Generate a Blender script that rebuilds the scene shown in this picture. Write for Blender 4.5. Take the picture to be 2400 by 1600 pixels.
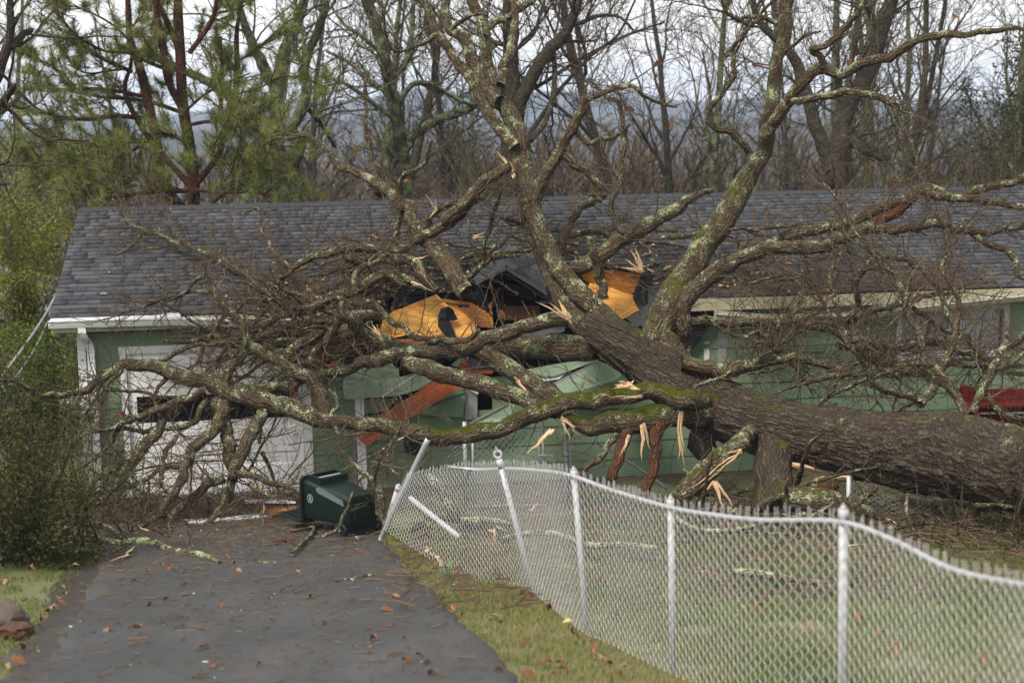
import bpy, bmesh, math, random
import numpy as np
from mathutils import Matrix, Vector
for o in list(bpy.data.objects): bpy.data.objects.remove(o)
S = bpy.context.scene
C = S.collection
# ---------------------------------------------------------------- camera
F_PX, PITCH, ROLL, CAM_H = 3711.0, 0.1599, -0.0144, 5.9
camd = bpy.data.cameras.new('camera'); cam = bpy.data.objects.new('camera', camd); C.objects.link(cam)
camd.sensor_width = 36.0; camd.lens = F_PX/2400*36.0; camd.clip_end = 6000; camd.clip_start = .1
FWD = np.array([0, math.cos(PITCH), -math.sin(PITCH)]); UP0 = np.array([0, math.sin(PITCH), math.cos(PITCH)]); X0 = np.array([1., 0, 0])
RIGHT = math.cos(ROLL)*X0+math.sin(ROLL)*UP0; UP = -math.sin(ROLL)*X0+math.cos(ROLL)*UP0
CAM = np.array([0, 0, CAM_H])
cam.matrix_world = Matrix(((RIGHT[0], UP[0], -FWD[0], 0), (RIGHT[1], UP[1], -FWD[1], 0), (RIGHT[2], UP[2], -FWD[2], CAM_H), (0, 0, 0, 1)))
camd.dof.use_dof = True; camd.dof.focus_distance = 20.5; camd.dof.aperture_fstop = 1.7
S.camera = cam
# ---------------------------------------------------------------- world, sun, exposure
SUN_EL, SUN_AZ = math.radians(52), math.radians(215)     # azimuth clockwise from +Y
w = bpy.data.worlds.new('World'); S.world = w; w.use_nodes = True
nt = w.node_tree; nt.nodes.clear()
out = nt.nodes.new('ShaderNodeOutputWorld'); bg = nt.nodes.new('ShaderNodeBackground')
sky = nt.nodes.new('ShaderNodeTexSky'); sky.sky_type = 'NISHITA'; sky.sun_disc = False
sky.sun_elevation = SUN_EL; sky.sun_rotation = SUN_AZ; sky.dust_density = 4.0
over = nt.nodes.new('ShaderNodeBackground'); over.inputs[0].default_value = (.79, .85, .97, 1); over.inputs[1].default_value = .40
# even grey overcast deck with soft cloud mottling over the sky
tc = nt.nodes.new('ShaderNodeTexCoord'); mp = nt.nodes.new('ShaderNodeMapping'); mp.inputs['Scale'].default_value = (1.6, 1.6, 6)
nz = nt.nodes.new('ShaderNodeTexNoise'); nz.inputs['Scale'].default_value = 2.2; nz.inputs['Detail'].default_value = 5
rp = nt.nodes.new('ShaderNodeValToRGB'); rp.color_ramp.elements[0].position = .3; rp.color_ramp.elements[1].position = .72
rp.color_ramp.elements[0].color = (.84, .845, .865, 1); rp.color_ramp.elements[1].color = (1.0, .995, 1.0, 1)
nt.links.new(tc.outputs['Generated'], mp.inputs['Vector']); nt.links.new(mp.outputs[0], nz.inputs['Vector']); nt.links.new(nz.outputs['Fac'], rp.inputs[0]); nt.links.new(rp.outputs[0], over.inputs[0])
add = nt.nodes.new('ShaderNodeAddShader')
bg.inputs[1].default_value = .035
nt.links.new(sky.outputs[0], bg.inputs[0]); nt.links.new(bg.outputs[0], add.inputs[0]); nt.links.new(over.outputs[0], add.inputs[1]); nt.links.new(add.outputs[0], out.inputs[0])
sd = bpy.data.lights.new('sun', 'SUN'); sd.energy = 1.5; sd.angle = math.radians(12); sd.color = (1, .95, .88)
so = bpy.data.objects.new('sun', sd); C.objects.link(so)
dv = Vector((math.sin(SUN_AZ)*math.cos(SUN_EL), math.cos(SUN_AZ)*math.cos(SUN_EL), math.sin(SUN_EL)))
so.rotation_euler = dv.to_track_quat('Z', 'Y').to_euler()
S.view_settings.view_transform = 'Standard'; S.view_settings.look = 'None'; S.view_settings.gamma = 1; S.view_settings.exposure = 1.48
S.cycles.max_bounces = 5; S.cycles.diffuse_bounces = 3; S.cycles.glossy_bounces = 2; S.cycles.transmission_bounces = 3; S.cycles.transparent_max_bounces = 6; S.cycles.volume_bounces = 0
# ---------------------------------------------------------------- picture <-> place
rng = np.random.default_rng(7); rnd = random.Random(7)
def unroll(px, py):
    x = px-1200.; y = py-800.
    return x*math.cos(ROLL)+y*math.sin(ROLL), -x*math.sin(ROLL)+y*math.cos(ROLL)
def ray(px, py):
    dx, dy = unroll(px, py)
    return FWD+X0*(dx/F_PX)-UP0*(dy/F_PX)
def Wp(px, py, Y): r = ray(px, py); return CAM+r*(Y/r[1])
def proj(P):
    d = np.asarray(P, float)-CAM; wd = d@FWD
    return 1200+F_PX*(d@RIGHT)/wd, 800-F_PX*(d@UP)/wd
HA = 0.137; HO = np.array([-6.149, 22.231, 0.])         # house origin: left front corner, turned a little
HS = np.array([math.cos(HA), math.sin(HA), 0]); HN = np.array([-math.sin(HA), math.cos(HA), 0]); HZ = np.array([0, 0, 1.])
NE, ZE, NR, ZR, SL, SR = -0.35, 2.788, 3.415, 4.031, -0.327, 18.6
RS = (ZR-ZE)/(NR-NE)
def h2w(s, n, z): return HO+HS*s+HN*n+HZ*z
def w2h(P): d = np.asarray(P)-HO; return np.array([d@HS, d@HN, d[2]])
def onN(px, py, n):
    r = ray(px, py); t = (n-(CAM-HO)@HN)/(r@HN); return CAM+r*t
def onNs(px, py, n): return w2h(onN(px, py, n))
def gz(x, y):
    x = np.asarray(x, float); y = np.asarray(y, float)
    base = 3.66-.165*y
    z = np.where(y < 20.5, base, np.where(y < 24, .2775-.165*(y-20.5)+.0236*(y-20.5)**2, -.0113))
    z = np.where(y < 20.5, base, z)
    back = np.clip(y-30, 0, None)
    z = z-.13*np.clip(back, 0, 90)-.05*np.clip(back-90, 0, 500)
    z = z+np.clip(x-1.2, 0, 6)*.03*np.clip((20-y)/6, 0, 1)
    left = np.clip(-x-4.6, 0, 5)*np.clip((19-y)/5, 0, 1)*.05
    return z+left
def onG(px, py):
    r = ray(px, py); lo, hi = 3., 60.
    for _ in range(40):
        m = (lo+hi)/2; P = CAM+r*(m/r[1])
        if P[2] > gz(P[0], P[1]): lo = m
        else: hi = m
    return CAM+r*(lo/r[1])
def onRoof(px, py, off=0.):
    r = ray(px, py); nn = np.array([0, -RS, 1.]); nn = nn/np.linalg.norm(nn)
    nw = HN*nn[1]+HZ*nn[2]; P0 = h2w(0, NE, ZE)+nw*off
    return CAM+r*(((P0-CAM)@nw)/(r@nw))
def surfY(px, py):
    P = onRoof(px, py); h = w2h(P)
    if NE-.02 <= h[1] <= NR and SL < h[0] < SR: return P[1]
    Pg = onG(px, py); P = onN(px, py, -.03); h = w2h(P)
    if 0 <= h[2] <= ZE and -.1 < h[0] < SR and P[1] < Pg[1]+.5: return min(P[1], Pg[1]) if Pg[1] > 5 else P[1]
    return Pg[1] if Pg[1] < 40 else 99.
# ---------------------------------------------------------------- scene helpers
def tag(o, label=None, cat=None, group=None, kind=None):
    for k, v in (('label', label), ('category', cat), ('group', group), ('kind', kind)):
        if v: o[k] = v
    return o
def empty(name, loc=(0, 0, 0), rz=0.):
    o = bpy.data.objects.new(name, None); C.objects.link(o); o.location = loc; o.rotation_euler = (0, 0, rz); o.empty_display_size = .2
    return o
def link(name, me, mat=None, parent=None):
    o = bpy.data.objects.new(name, me); C.objects.link(o)
    if mat is not None and not me.materials: me.materials.append(mat)
    if parent: o.parent = parent
    return o
def mesh(name, V, Fc, smooth=False, uv=None, fattr=None):
    me = bpy.data.meshes.new(name); me.from_pydata([tuple(map(float, v)) for v in V], [], [tuple(int(i) for i in f) for f in Fc]); 
    if smooth: me.polygons.foreach_set('use_smooth', [True]*len(me.polygons))
    if uv is not None:
        l = me.uv_layers.new(name='UVMap'); vi = np.zeros(len(me.loops), int); me.loops.foreach_get('vertex_index', vi)
        l.data.foreach_set('uv', np.asarray(uv, np.float32)[vi].ravel())
    if fattr is not None:
        a = me.attributes.new('tone', 'FLOAT', 'FACE'); a.data.foreach_set('value', np.asarray(fattr, np.float32))
    me.update(); return me
def bigmesh(name, V, Q, k, smooth=False, uv=None, attrs=None):
    """V (n,3), Q (m,k) faces of k corners, fast"""
    V = np.asarray(V, np.float32); Q = np.asarray(Q, np.int32)
    me = bpy.data.meshes.new(name); me.vertices.add(len(V)); me.vertices.foreach_set('co', V.ravel())
    me.loops.add(Q.size); me.loops.foreach_set('vertex_index', Q.ravel()); me.polygons.add(len(Q))
    me.polygons.foreach_set('loop_start', np.arange(len(Q), dtype=np.int32)*k); me.polygons.foreach_set('loop_total', np.full(len(Q), k, np.int32))
    me.update(calc_edges=True)
    if smooth: me.polygons.foreach_set('use_smooth', np.ones(len(Q), bool))
    if uv is not None: l = me.uv_layers.new(name='UVMap'); l.data.foreach_set('uv', np.asarray(uv, np.float32)[Q.ravel()].ravel())
    for an, (dom, val) in (attrs or {}).items():
        a = me.attributes.new(an, 'FLOAT', dom); a.data.foreach_set('value', np.asarray(val, np.float32))
    me.update(); return me
BOXF = [(0, 3, 2, 1), (4, 5, 6, 7), (0, 1, 5, 4), (1, 2, 6, 5), (2, 3, 7, 6), (3, 0, 4, 7)]
def box(x0, x1, y0, y1, z0, z1): return [(x0, y0, z0), (x1, y0, z0), (x1, y1, z0), (x0, y1, z0), (x0, y0, z1), (x1, y0, z1), (x1, y1, z1), (x0, y1, z1)]
class MB:
    def __init__(s): s.v = []; s.f = []
    def add(s, V, Fc): b = len(s.v); s.v += [tuple(map(float, v)) for v in V]; s.f += [tuple(int(i)+b for i in f) for f in Fc]; return s
    def box(s, *a): return s.add(box(*a), BOXF)
    def cyl(s, p, q, r, n=10, r2=None, cap=True):
        p = np.array(p, float); q = np.array(q, float); t = q-p; t = t/np.linalg.norm(t); a = np.array([0, 0, 1.]) if abs(t[2]) < .9 else np.array([1., 0, 0])
        u = np.cross(t, a); u /= np.linalg.norm(u); v = np.cross(t, u); r2 = r if r2 is None else r2; V = []
        for c, rr in ((p, r), (q, r2)):
            for i in range(n): an = 2*math.pi*i/n; V.append(c+rr*(u*math.cos(an)+v*math.sin(an)))
        Fc = [(i, (i+1) % n, n+(i+1) % n, n+i) for i in range(n)]
        if cap: Fc += [tuple(range(n-1, -1, -1)), tuple(range(n, 2*n))]
        return s.add(V, Fc)
    def ring(s, c, ax, r, t, n=24, m=6):
        c = np.array(c, float); ax = np.array(ax, float); ax /= np.linalg.norm(ax); a = np.array([0, 0, 1.]) if abs(ax[2]) < .9 else np.array([1., 0, 0])
        u = np.cross(ax, a); u /= np.linalg.norm(u); v = np.cross(ax, u); V = []
        for i in range(n):
            an = 2*math.pi*i/n; d = u*math.cos(an)+v*math.sin(an)
            for j in range(m): b = 2*math.pi*j/m; V.append(c+d*(r+t*math.cos(b))+ax*t*math.sin(b))
        return s.add(V, [(i*m+j, ((i+1) % n)*m+j, ((i+1) % n)*m+(j+1) % m, i*m+(j+1) % m) for i in range(n) for j in range(m)])
    def build(s, name, mat, parent=None, smooth=False, bevel=0): 
        o = link(name, mesh(name, s.v, s.f, smooth), mat, parent)
        if bevel: m = o.modifiers.new('b', 'BEVEL'); m.width = bevel; m.segments = 2; m.limit_method = 'ANGLE'
        return o
def plate(name, pts, thick, mat, parent=None, uvdir=None, jag=0, local=None):
    """plank, sheet or torn felt: outline in the place (world points) with thickness on the side away from the viewer"""
    P = np.array(pts, float)
    if jag:
        Q = []
        for i in range(len(P)):
            a, b = P[i], P[(i+1) % len(P)]; L = np.linalg.norm(b-a); k = max(1, int(L/.06))
            for j in range(k): q = a+(b-a)*j/k; Q.append(q+(rng.normal(0, jag, 3) if j else 0))
        P = np.array(Q)
    c = P.mean(0); n = np.zeros(3)
    for i in range(len(P)): n += np.cross(P[i]-c, P[(i+1) % len(P)]-c)
    n /= np.linalg.norm(n)
    if n@(CAM-c) < 0: P = P[::-1]; n = -n
    m = len(P); V = np.vstack([P, P-n*thick]); Fc = [tuple(range(m)), tuple(range(2*m-1, m-1, -1))]+[(i, i+m, (i+1) % m+m, (i+1) % m) for i in range(m)]
    e = np.array(uvdir if uvdir is not None else P[1]-P[0], float); e = e-n*(e@n); e /= np.linalg.norm(e); g = np.cross(n, e)
    uv = np.stack([V@e, V@g+(V@n)*.2], 1)
    if local is not None: V = np.array([w2h(v) for v in V])
    return link(name, mesh(name, V, Fc, uv=uv, fattr=[.75]*len(Fc)), mat, parent)
# ---------------------------------------------------------------- value noise
_T = rng.random((256, 256))
def vnoise(x, y):
    x = np.asarray(x, float); y = np.asarray(y, float); xi = np.floor(x).astype(int); yi = np.floor(y).astype(int); fx = x-xi; fy = y-yi
    fx = fx*fx*(3-2*fx); fy = fy*fy*(3-2*fy); g = lambda a, b: _T[a & 255, b & 255]
    return (g(xi, yi)*(1-fx)+g(xi+1, yi)*fx)*(1-fy)+(g(xi, yi+1)*(1-fx)+g(xi+1, yi+1)*fx)*fy
def fbm(x, y, o=4): return sum(vnoise(x*2**i+17*i, y*2**i+31*i)*.5**i for i in range(o))/sum(.5**i for i in range(o))
# ---------------------------------------------------------------- tubes (trunks, limbs, twigs, cables)
def smooth_path(P, R, step):
    P = np.asarray(P, float); R = np.asarray(R, float)
    if len(P) < 3:
        L = np.linalg.norm(P[1]-P[0]); k = max(2, int(L/step)+1); t = np.linspace(0, 1, k)[:, None]; return P[0]+(P[1]-P[0])*t, R[0]+(R[1]-R[0])*t[:, 0]
    E = np.vstack([2*P[0]-P[1], P, 2*P[-1]-P[-2]]); o = []; ro = []
    for i in range(len(P)-1):
        p0, p1, p2, p3 = E[i:i+4]; k = max(2, int(np.linalg.norm(p2-p1)/step)); t = np.linspace(0, 1, k, endpoint=False)[:, None]
        o.append(.5*(2*p1+(p2-p0)*t+(2*p0-5*p1+4*p2-p3)*t*t+(-p0+3*p1-3*p2+p3)*t**3)); ro.append(R[i]+(R[i+1]-R[i])*t[:, 0])
    o.append(P[-1:]); ro.append(R[-1:]); return np.vstack(o), np.concatenate(ro)
class Tubes:
    def __init__(s): s.V = []; s.Q = []; s.uv = []; s.rad = []; s.n = 0; s.moss = []; s.thin = {}
    def any(s): return bool(s.V or s.thin)
    def add(s, P, R, k=None, knob=0., moss=0., bark=None):
        P = np.asarray(P, float); R = np.asarray(R, float); N = len(P)
        if (k is None and R.max() <= .013 and not bark) or (k is not None and k <= 4):
            kk = k or (4 if R.max() > .006 else 3); s.thin.setdefault((N, kk), []).append((P, R)); return s
        if k is None: r = R.max(); k = 22 if r > .14 else 14 if r > .06 else 9 if r > .03 else 6 if r > .013 else 4 if r > .006 else 3
        T = np.gradient(P, axis=0); T /= np.linalg.norm(T, axis=1)[:, None]+1e-9
        ref = min(np.eye(3)[[1, 2, 0]], key=lambda a: round(np.abs(T@a).max(), 1) + (0 if a[1] else .2)); 
        U = ref-T*(T@ref)[:, None]; U /= np.linalg.norm(U, axis=1)[:, None]+1e-9; Wv = np.cross(T, U)
        an = np.linspace(0, 2*np.pi, k+1)[None, :]; L = np.concatenate([[0], np.cumsum(np.linalg.norm(np.diff(P, axis=0), axis=1))])
        RR = np.repeat(R[:, None], k+1, 1)
        if knob:
            sd = rnd.random()*90; q = fbm(np.cos(an)*1.1+sd+0*L[:, None], np.sin(an)*1.1+L[:, None]/(R.mean()*3.5+.01)+sd, 3); RR = RR*(1+knob*(q-.5)*2)
        if bark:
            u = an/(2*np.pi)*round(2*np.pi*R.mean()/bark); a2 = np.cos(an)*R.mean(); b2 = np.sin(an)*R.mean()
            w1 = fbm(a2*6+3, L[:, None]*3+b2*6, 3)*2.6
            q = np.abs(((vnoise(a2*15+b2*9+w1, b2*15+L[:, None]*1.9)+.55*vnoise(a2*34-b2*22+w1, b2*34+L[:, None]*4.5))/1.55)*2-1)+.25*vnoise(a2*70, b2*70+L[:, None]*30)
            RR = RR+(q-.4)*.055*np.clip(R[:, None]/.3, .4, 1.2)+(fbm(a2*2.5+9, b2*2.5+L[:, None]*1.1, 3)-.5)*.10*R[:, None]/.4
        V = P[:, None, :]+RR[:, :, None]*(U[:, None, :]*np.cos(an)[:, :, None]+Wv[:, None, :]*np.sin(an)[:, :, None])
        V[:, k] = V[:, 0]
        i = np.arange(N-1)[:, None]*(k+1)+np.arange(k)[None, :]+s.n
        s.Q.append(np.stack([i, i+1, i+k+2, i+k+1], 2).reshape(-1, 4)); s.V.append(V.reshape(-1, 3)); 
        s.uv.append(np.stack([an*R.mean()+0*L[:, None]+rnd.random()*3, L[:, None]+0*an+rnd.random()*9], 2).reshape(-1, 2)); s.rad.append(np.repeat(R, k+1)); s.moss.append(np.repeat(moss, k+1) if np.ndim(moss) else np.full(N*(k+1), moss)); s.n += N*(k+1)
        # end caps
        for j, e in ((0, 0), (N-1, 1)):
            s.V.append(P[j][None]); b = s.n; s.n += 1; s.uv.append(np.zeros((1, 2))); s.rad.append(R[j:j+1]); s.moss.append(np.zeros(1)); st = b-N*(k+1)-(1 if e else 0)+j*(k+1)
            ii = np.arange(k)
            cc = np.stack([st+ii, np.full(k, b), np.full(k, b), st+ii+1], 1) if False else None
            if k > 4 or e == 0:
                q = np.stack([st+ii[::2], st+ii[::2]+1, np.minimum(st+ii[::2]+2, st+k), np.full(len(ii[::2]), b)], 1)
                if k % 2: q[-1, 2] = st
                s.Q.append(q)
        return s
    def flush(s):
        for (N, k), lst in s.thin.items():
            P = np.array([a for a, _ in lst]); R = np.array([b for _, b in lst]); B = len(P)
            T = np.gradient(P, axis=1); T /= np.linalg.norm(T, axis=2)[:, :, None]+1e-9; my = np.abs(T[:, :, 1]).max(1); mz = np.abs(T[:, :, 2]).max(1)
            ref = np.where((my < .85)[:, None], [[0, 1., 0]], np.where((mz < .85)[:, None], [[0, 0, 1.]], [[1., 0, 0]]))[:, None, :]
            U = ref-T*(T*ref).sum(2)[:, :, None]; U /= np.linalg.norm(U, axis=2)[:, :, None]+1e-9; W_ = np.cross(T, U); an = np.arange(k)*2*np.pi/k
            V = P[:, :, None, :]+R[:, :, None, None]*(U[:, :, None, :]*np.cos(an)[None, None, :, None]+W_[:, :, None, :]*np.sin(an)[None, None, :, None])
            i = (np.arange(B)[:, None, None]*N+np.arange(N-1)[None, :, None])*k+np.arange(k)[None, None, :]+s.n; j = (np.arange(B)[:, None, None]*N+np.arange(N-1)[None, :, None])*k+((np.arange(k)+1) % k)[None, None, :]+s.n
            s.Q.append(np.stack([i, j, j+k, i+k], 3).reshape(-1, 4)); s.V.append(V.reshape(-1, 3)); n = B*N*k; s.n += n
            L = np.concatenate([np.zeros((B, 1)), np.cumsum(np.linalg.norm(np.diff(P, axis=1), axis=2), 1)], 1)+rng.random((B, 1))*9
            s.uv.append(np.stack([np.repeat((R[:, :, None]*an), 1, 2), np.repeat(L[:, :, None], k, 2)], 3).reshape(-1, 2)); s.rad.append(np.repeat(R.ravel(), k)); s.moss.append(np.zeros(n))
        s.thin = {}
    def arrays(s): return np.vstack(s.V), np.vstack(s.Q)
    def build(s, name, mat, parent=None, smooth=True, org=None):
        s.flush()
        if not s.V: return None
        V, Q = s.arrays()
        if org is not None: V = V-org
        Q = Q[(Q[:, 0] != Q[:, 2])]
        me = bigmesh(name, V, Q, 4, smooth, np.vstack(s.uv), {'rad': ('POINT', np.concatenate(s.rad)), 'moss': ('POINT', np.concatenate(s.moss))})
        return link(name, me, mat, parent)
_lin = {}
def LIN(k):
    if k not in _lin: _lin[k] = np.linspace(0, 1, k)
    return _lin[k]
def walk(p, d, L, k, wig, up=0., droop=0.):
    st = rng.normal(0, wig, (2*k, 3)); D = st[:k].cumsum(0)+st[k:]*.7+d; D[:, 2] += LIN(k)*up
    D *= ((L/k)/np.sqrt((D*D).sum(1)))[:, None]; o = np.empty((k+1, 3)); o[0] = p; o[1:] = D.cumsum(0)+p
    return o
def perp_dir(t, ang):
    a = rng.normal(0, 1, 3); a -= t*(a@t); a /= np.linalg.norm(a)+1e-9
    return t*math.cos(ang)+a*math.sin(ang)
def at(P, t):
    f = t*(len(P)-1); i = min(int(f), len(P)-2); return P[i]+(P[i+1]-P[i])*(f-i), (P[i+1]-P[i])/(np.linalg.norm(P[i+1]-P[i])+1e-9), i
def collide(P, m=.015):
    """keep branches out of the roof, the front wall and the ground"""
    d = P-HO; s = d@HS; n = d@HN; z = P[:, 2]
    zr = ZE+RS*(n-NE)+m
    on = (n > NE-.03) & (n < NR) & (s > SL) & (s < SR); lo = on & (z < zr) & (z > ZE-.25+np.clip(n-NE, 0, 9)*.3)
    P = P.copy(); P[lo, 2] = zr[lo]+.01
    bh = (n > -.05) & (P[:, 2] < zr) & (s > -.1) & (s < SR) & ~lo & on
    P[bh] -= HN*(n[bh]+.06+m)[:, None]
    g = np.maximum(3.66-.165*P[:, 1], .0)+m+.01; u = P[:, 2] < g; P[u, 2] = g[u]
    return P
# ================================================================ materials
class NT:
    def __init__(s, name):
        s.m = bpy.data.materials.new(name); s.m.use_nodes = True; s.t = s.m.node_tree; s.b = s.t.nodes['Principled BSDF']; s.o = s.t.nodes['Material Output']
    def n(s, typ, **kw):
        x = s.t.nodes.new('ShaderNode'+typ)
        for k, v in kw.items():
            if k in x.inputs: s.put(x.inputs[k], v)
            else: setattr(x, k, v)
        return x
    def put(s, inp, v):
        if isinstance(v, bpy.types.NodeSocket): s.t.links.new(v, inp)
        elif isinstance(v, bpy.types.Node): s.t.links.new(v.outputs[0], inp)
        elif isinstance(v, (tuple, list)) and len(v) == 3 and len(getattr(inp, 'default_value', (0,)*3)) == 4: inp.default_value = (*v, 1)
        else: inp.default_value = v
    def co(s, kind='Object'): return s.n('TexCoord').outputs[kind]
    def map(s, vec, sc): return s.n('Mapping', Vector=vec, Scale=sc).outputs[0]
    def noise(s, vec, sc, det=4, rough=.55, dist=0.): return s.n('TexNoise', Vector=vec, Scale=sc, Detail=det, Roughness=rough, Distortion=dist).outputs['Fac']
    def vor(s, vec, sc, feat='F1'): x = s.n('TexVoronoi', Vector=vec, Scale=sc); x.feature = feat; return x.outputs['Distance']
    def ramp(s, fac, *st):
        r = s.n('ValToRGB', Fac=fac); e = r.color_ramp.elements
        while len(e) < len(st): e.new(.5)
        for i, (p, c) in enumerate(st): e[i].position = p; e[i].color = (*(c if isinstance(c, tuple) else (c,)*3), 1)
        return r.outputs[0]
    def mix(s, f, a, b, typ='MIX'): 
        x = s.n('MixRGB', blend_type=typ); s.put(x.inputs[0], f); s.put(x.inputs[1], a); s.put(x.inputs[2], b); return x.outputs[0]
    def math(s, op, a, b=0., cl=False): x = s.n('Math', operation=op, use_clamp=cl); s.put(x.inputs[0], a); s.put(x.inputs[1], b); return x.outputs[0]
    def attr(s, nm): return s.n('Attribute', attribute_name=nm).outputs['Fac']
    def bump(s, h, st=.5, d=.01): s.put(s.b.inputs['Normal'], s.n('Bump', Height=h, Strength=st, Distance=d).outputs[0])
    def set(s, col=None, rough=None, metal=None, spec=None, **kw):
        if col is not None: s.put(s.b.inputs['Base Color'], col)
        if rough is not None: s.put(s.b.inputs['Roughness'], rough)
        if metal is not None: s.put(s.b.inputs['Metallic'], metal)
        if spec is not None: s.put(s.b.inputs['Specular IOR Level'], spec)
        for k, v in kw.items(): s.put(s.b.inputs[k], v)
        return s.m
M = {}
def bark(name, c1, c2, lich=(.47, .49, .30), lamt=.5, mossc=(.155, .165, .012), plates=1., rough=.95, twig=None):
    t = NT(name); uv = t.co('UV'); ob = t.co('Object')
    a = t.map(uv, (15*plates, 2.6*plates, 1)); wob = t.n('VectorMath', operation='ADD'); t.put(wob.inputs[0], a); t.put(wob.inputs[1], t.n('TexNoise', Vector=t.map(uv, (7, 7, 1)), Scale=1.6).outputs['Color'])
    v = t.vor(wob.outputs[0], 1.5, 'DISTANCE_TO_EDGE'); fine = t.noise(t.map(uv, (80, 22, 1)), 1, 5, .65); med = t.noise(ob, 5.5, 5, .6)
    h = t.math('ADD', t.math('MULTIPLY', t.math('MINIMUM', v, .28), 2.2), t.math('MULTIPLY', fine, .55))
    col = t.mix(t.math('MULTIPLY', t.math('MINIMUM', h, 1.), t.math('ADD', med, .35), True), c1, c2)  # furrows darken with bump depth: bark tone with shade put into the colour
    col = t.mix(t.ramp(t.noise(ob, 2.3, 3), (.45, 0.), (.75, .55)), col, tuple(x*.62 for x in c2))
    if twig:
        rr = t.ramp(t.attr('rad'), (.004, 1.), (.018, 0.)); col = t.mix(rr, col, t.mix(t.noise(ob, 9, 3), twig, tuple(x*.45 for x in twig)))
    nz = t.n('NewGeometry'); zz = t.n('SeparateXYZ', Vector=nz.outputs['Normal'])
    big = t.noise(ob, 5.5, 4, .65); fl = t.noise(ob, 42, 6, .75)
    lm = t.math('ADD', t.math('ADD', t.math('MULTIPLY', big, .75), t.math('MULTIPLY', fl, 1.0)), t.math('MULTIPLY', zz.outputs['Z'], .08))
    lo = 1.19-lamt*.55
    lmask = t.ramp(t.math('MULTIPLY', lm, .5), (lo*.5, 0.), (lo*.5+.035, 1.))
    lcol = t.mix(t.noise(ob, 14, 4), lich, tuple(x*f for x, f in zip(lich, (.55, .62, .45))))
    thin = t.ramp(t.attr('rad'), (.004, .25), (.012, 1.))
    col = t.mix(t.math('MULTIPLY', lmask, thin), col, lcol)
    mm = t.math('ADD', t.math('MULTIPLY', t.noise(ob, 4.2, 5, .6), 1.3), t.math('MULTIPLY', zz.outputs['Z'], .42)); mm = t.math('ADD', mm, t.math('MULTIPLY', t.attr('moss'), .75))
    mmask = t.ramp(t.math('MULTIPLY', mm, .5), (.62, 0.), (.72, 1.)); mmask = t.math('MULTIPLY', mmask, t.ramp(t.attr('moss'), (.02, 0.), (.1, 1.)))
    col = t.mix(mmask, col, t.mix(t.noise(ob, 45, 4), mossc, (.028, .042, .004)))
    hh = t.math('ADD', h, t.math('ADD', t.math('MULTIPLY', lmask, .5), t.math('MULTIPLY', mmask, t.noise(ob, 90, 3))))
    t.bump(hh, 1., .045)
    M[name] = t.set(col, t.mix(t.math('MAXIMUM', lmask, mmask), (rough-.22,)*3, (.95,)*3), spec=.10)
bark('oak_bark', (.012, .008, .0055), (.160, .110, .066), lamt=.455, twig=(.215, .142, .088))
bark('trunk_bark', (.009, .007, .0055), (.112, .083, .058), lamt=.25, plates=.85)
bark('lichen_bark', (.05, .042, .03), (.14, .11, .078), lamt=.56)
bark('far_bark', (.016, .013, .010), (.108, .082, .060), (.20, .21, .13), lamt=.44, mossc=(.075, .085, .02), twig=(.165, .118, .080))
bark('mossy_far_bark', (.022, .019, .012), (.105, .090, .056), (.23, .245, .14), lamt=.66, twig=(.12, .095, .058))
bark('pine_bark', (.022, .010, .006), (.125, .050, .027), (.12, .11, .07), lamt=.12, twig=(.065, .036, .02))
bark('stripped_wood', (.035, .014, .007), (.135, .062, .030), lamt=.22)
def simple(name, col, rough=.6, var=.25, sc=6, metal=0., bump=0., bsc=60, spec=.2, det=4):
    t = NT(name); ob = t.co(); n = t.noise(ob, sc, det, .6); c = t.mix(n, tuple(x*(1-var) for x in col), tuple(min(1, x*(1+var)) for x in col))
    if bump: t.bump(t.noise(ob, bsc, 4), bump, .006)
    M[name] = t.set(c, rough, metal, spec); return M[name]
# painted lap siding: green, with run-off dirt streaks
def siding(name, col, rough=.5):
    t = NT(name); ob = t.co(); n = t.noise(ob, 1.3, 4); st = t.noise(t.map(ob, (9, 9, .7)), 1, 5, .65); f = t.noise(t.map(ob, (6, 60, 60)), 1, 4)
    c = t.mix(t.ramp(n, (.3, 0.), (.75, 1.)), tuple(x*.86 for x in col), tuple(x*1.08 for x in col)); c = t.mix(t.ramp(st, (.5, 0.), (.85, .38)), c, tuple(x*.55 for x in col))
    sp = t.noise(ob, 34, 3, .7); c = t.mix(t.ramp(sp, (.70, 0.), (.74, .55)), c, (.03, .03, .022))
    t.bump(f, .25, .003); M[name] = t.set(c, rough, spec=.22)
siding('green_paint', (.150, .215, .130)); siding('pale_green_paint', (.235, .315, .212)); siding('white_paint', (.70, .70, .675), .42); siding('door_paint', (.86, .845, .81), .42)
def wood(name, c1, c2, c3, sx=1.1, sy=9, rough=.55, rings=6.):
    t = NT(name); uv = t.co('UV'); v = t.map(uv, (sx, sy, 1)); n = t.noise(v, 1.0, 2.5, .5, .8); w2 = t.noise(t.map(uv, (3, 160, 1)), 1, 3)
    ringv = t.math('FRACT', t.math('MULTIPLY', n, rings))
    c = t.ramp(ringv, (0., c1), (.45, c2), (.8, c3), (1., c1)); c = t.mix(t.math('MULTIPLY', w2, .45), c, c3); sp = t.noise(t.co(), 40, 3)
    c = t.mix(t.ramp(sp, (.70, 0.), (.74, .7)), c, tuple(x*.2 for x in c3)); big = t.noise(t.co(), 2.4, 3); c = t.mix(t.ramp(big, (.45, 0.), (.7, .5)), c, c3)
    t.bump(w2, .2, .002); M[name] = t.set(c, rough, spec=.2)
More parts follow.
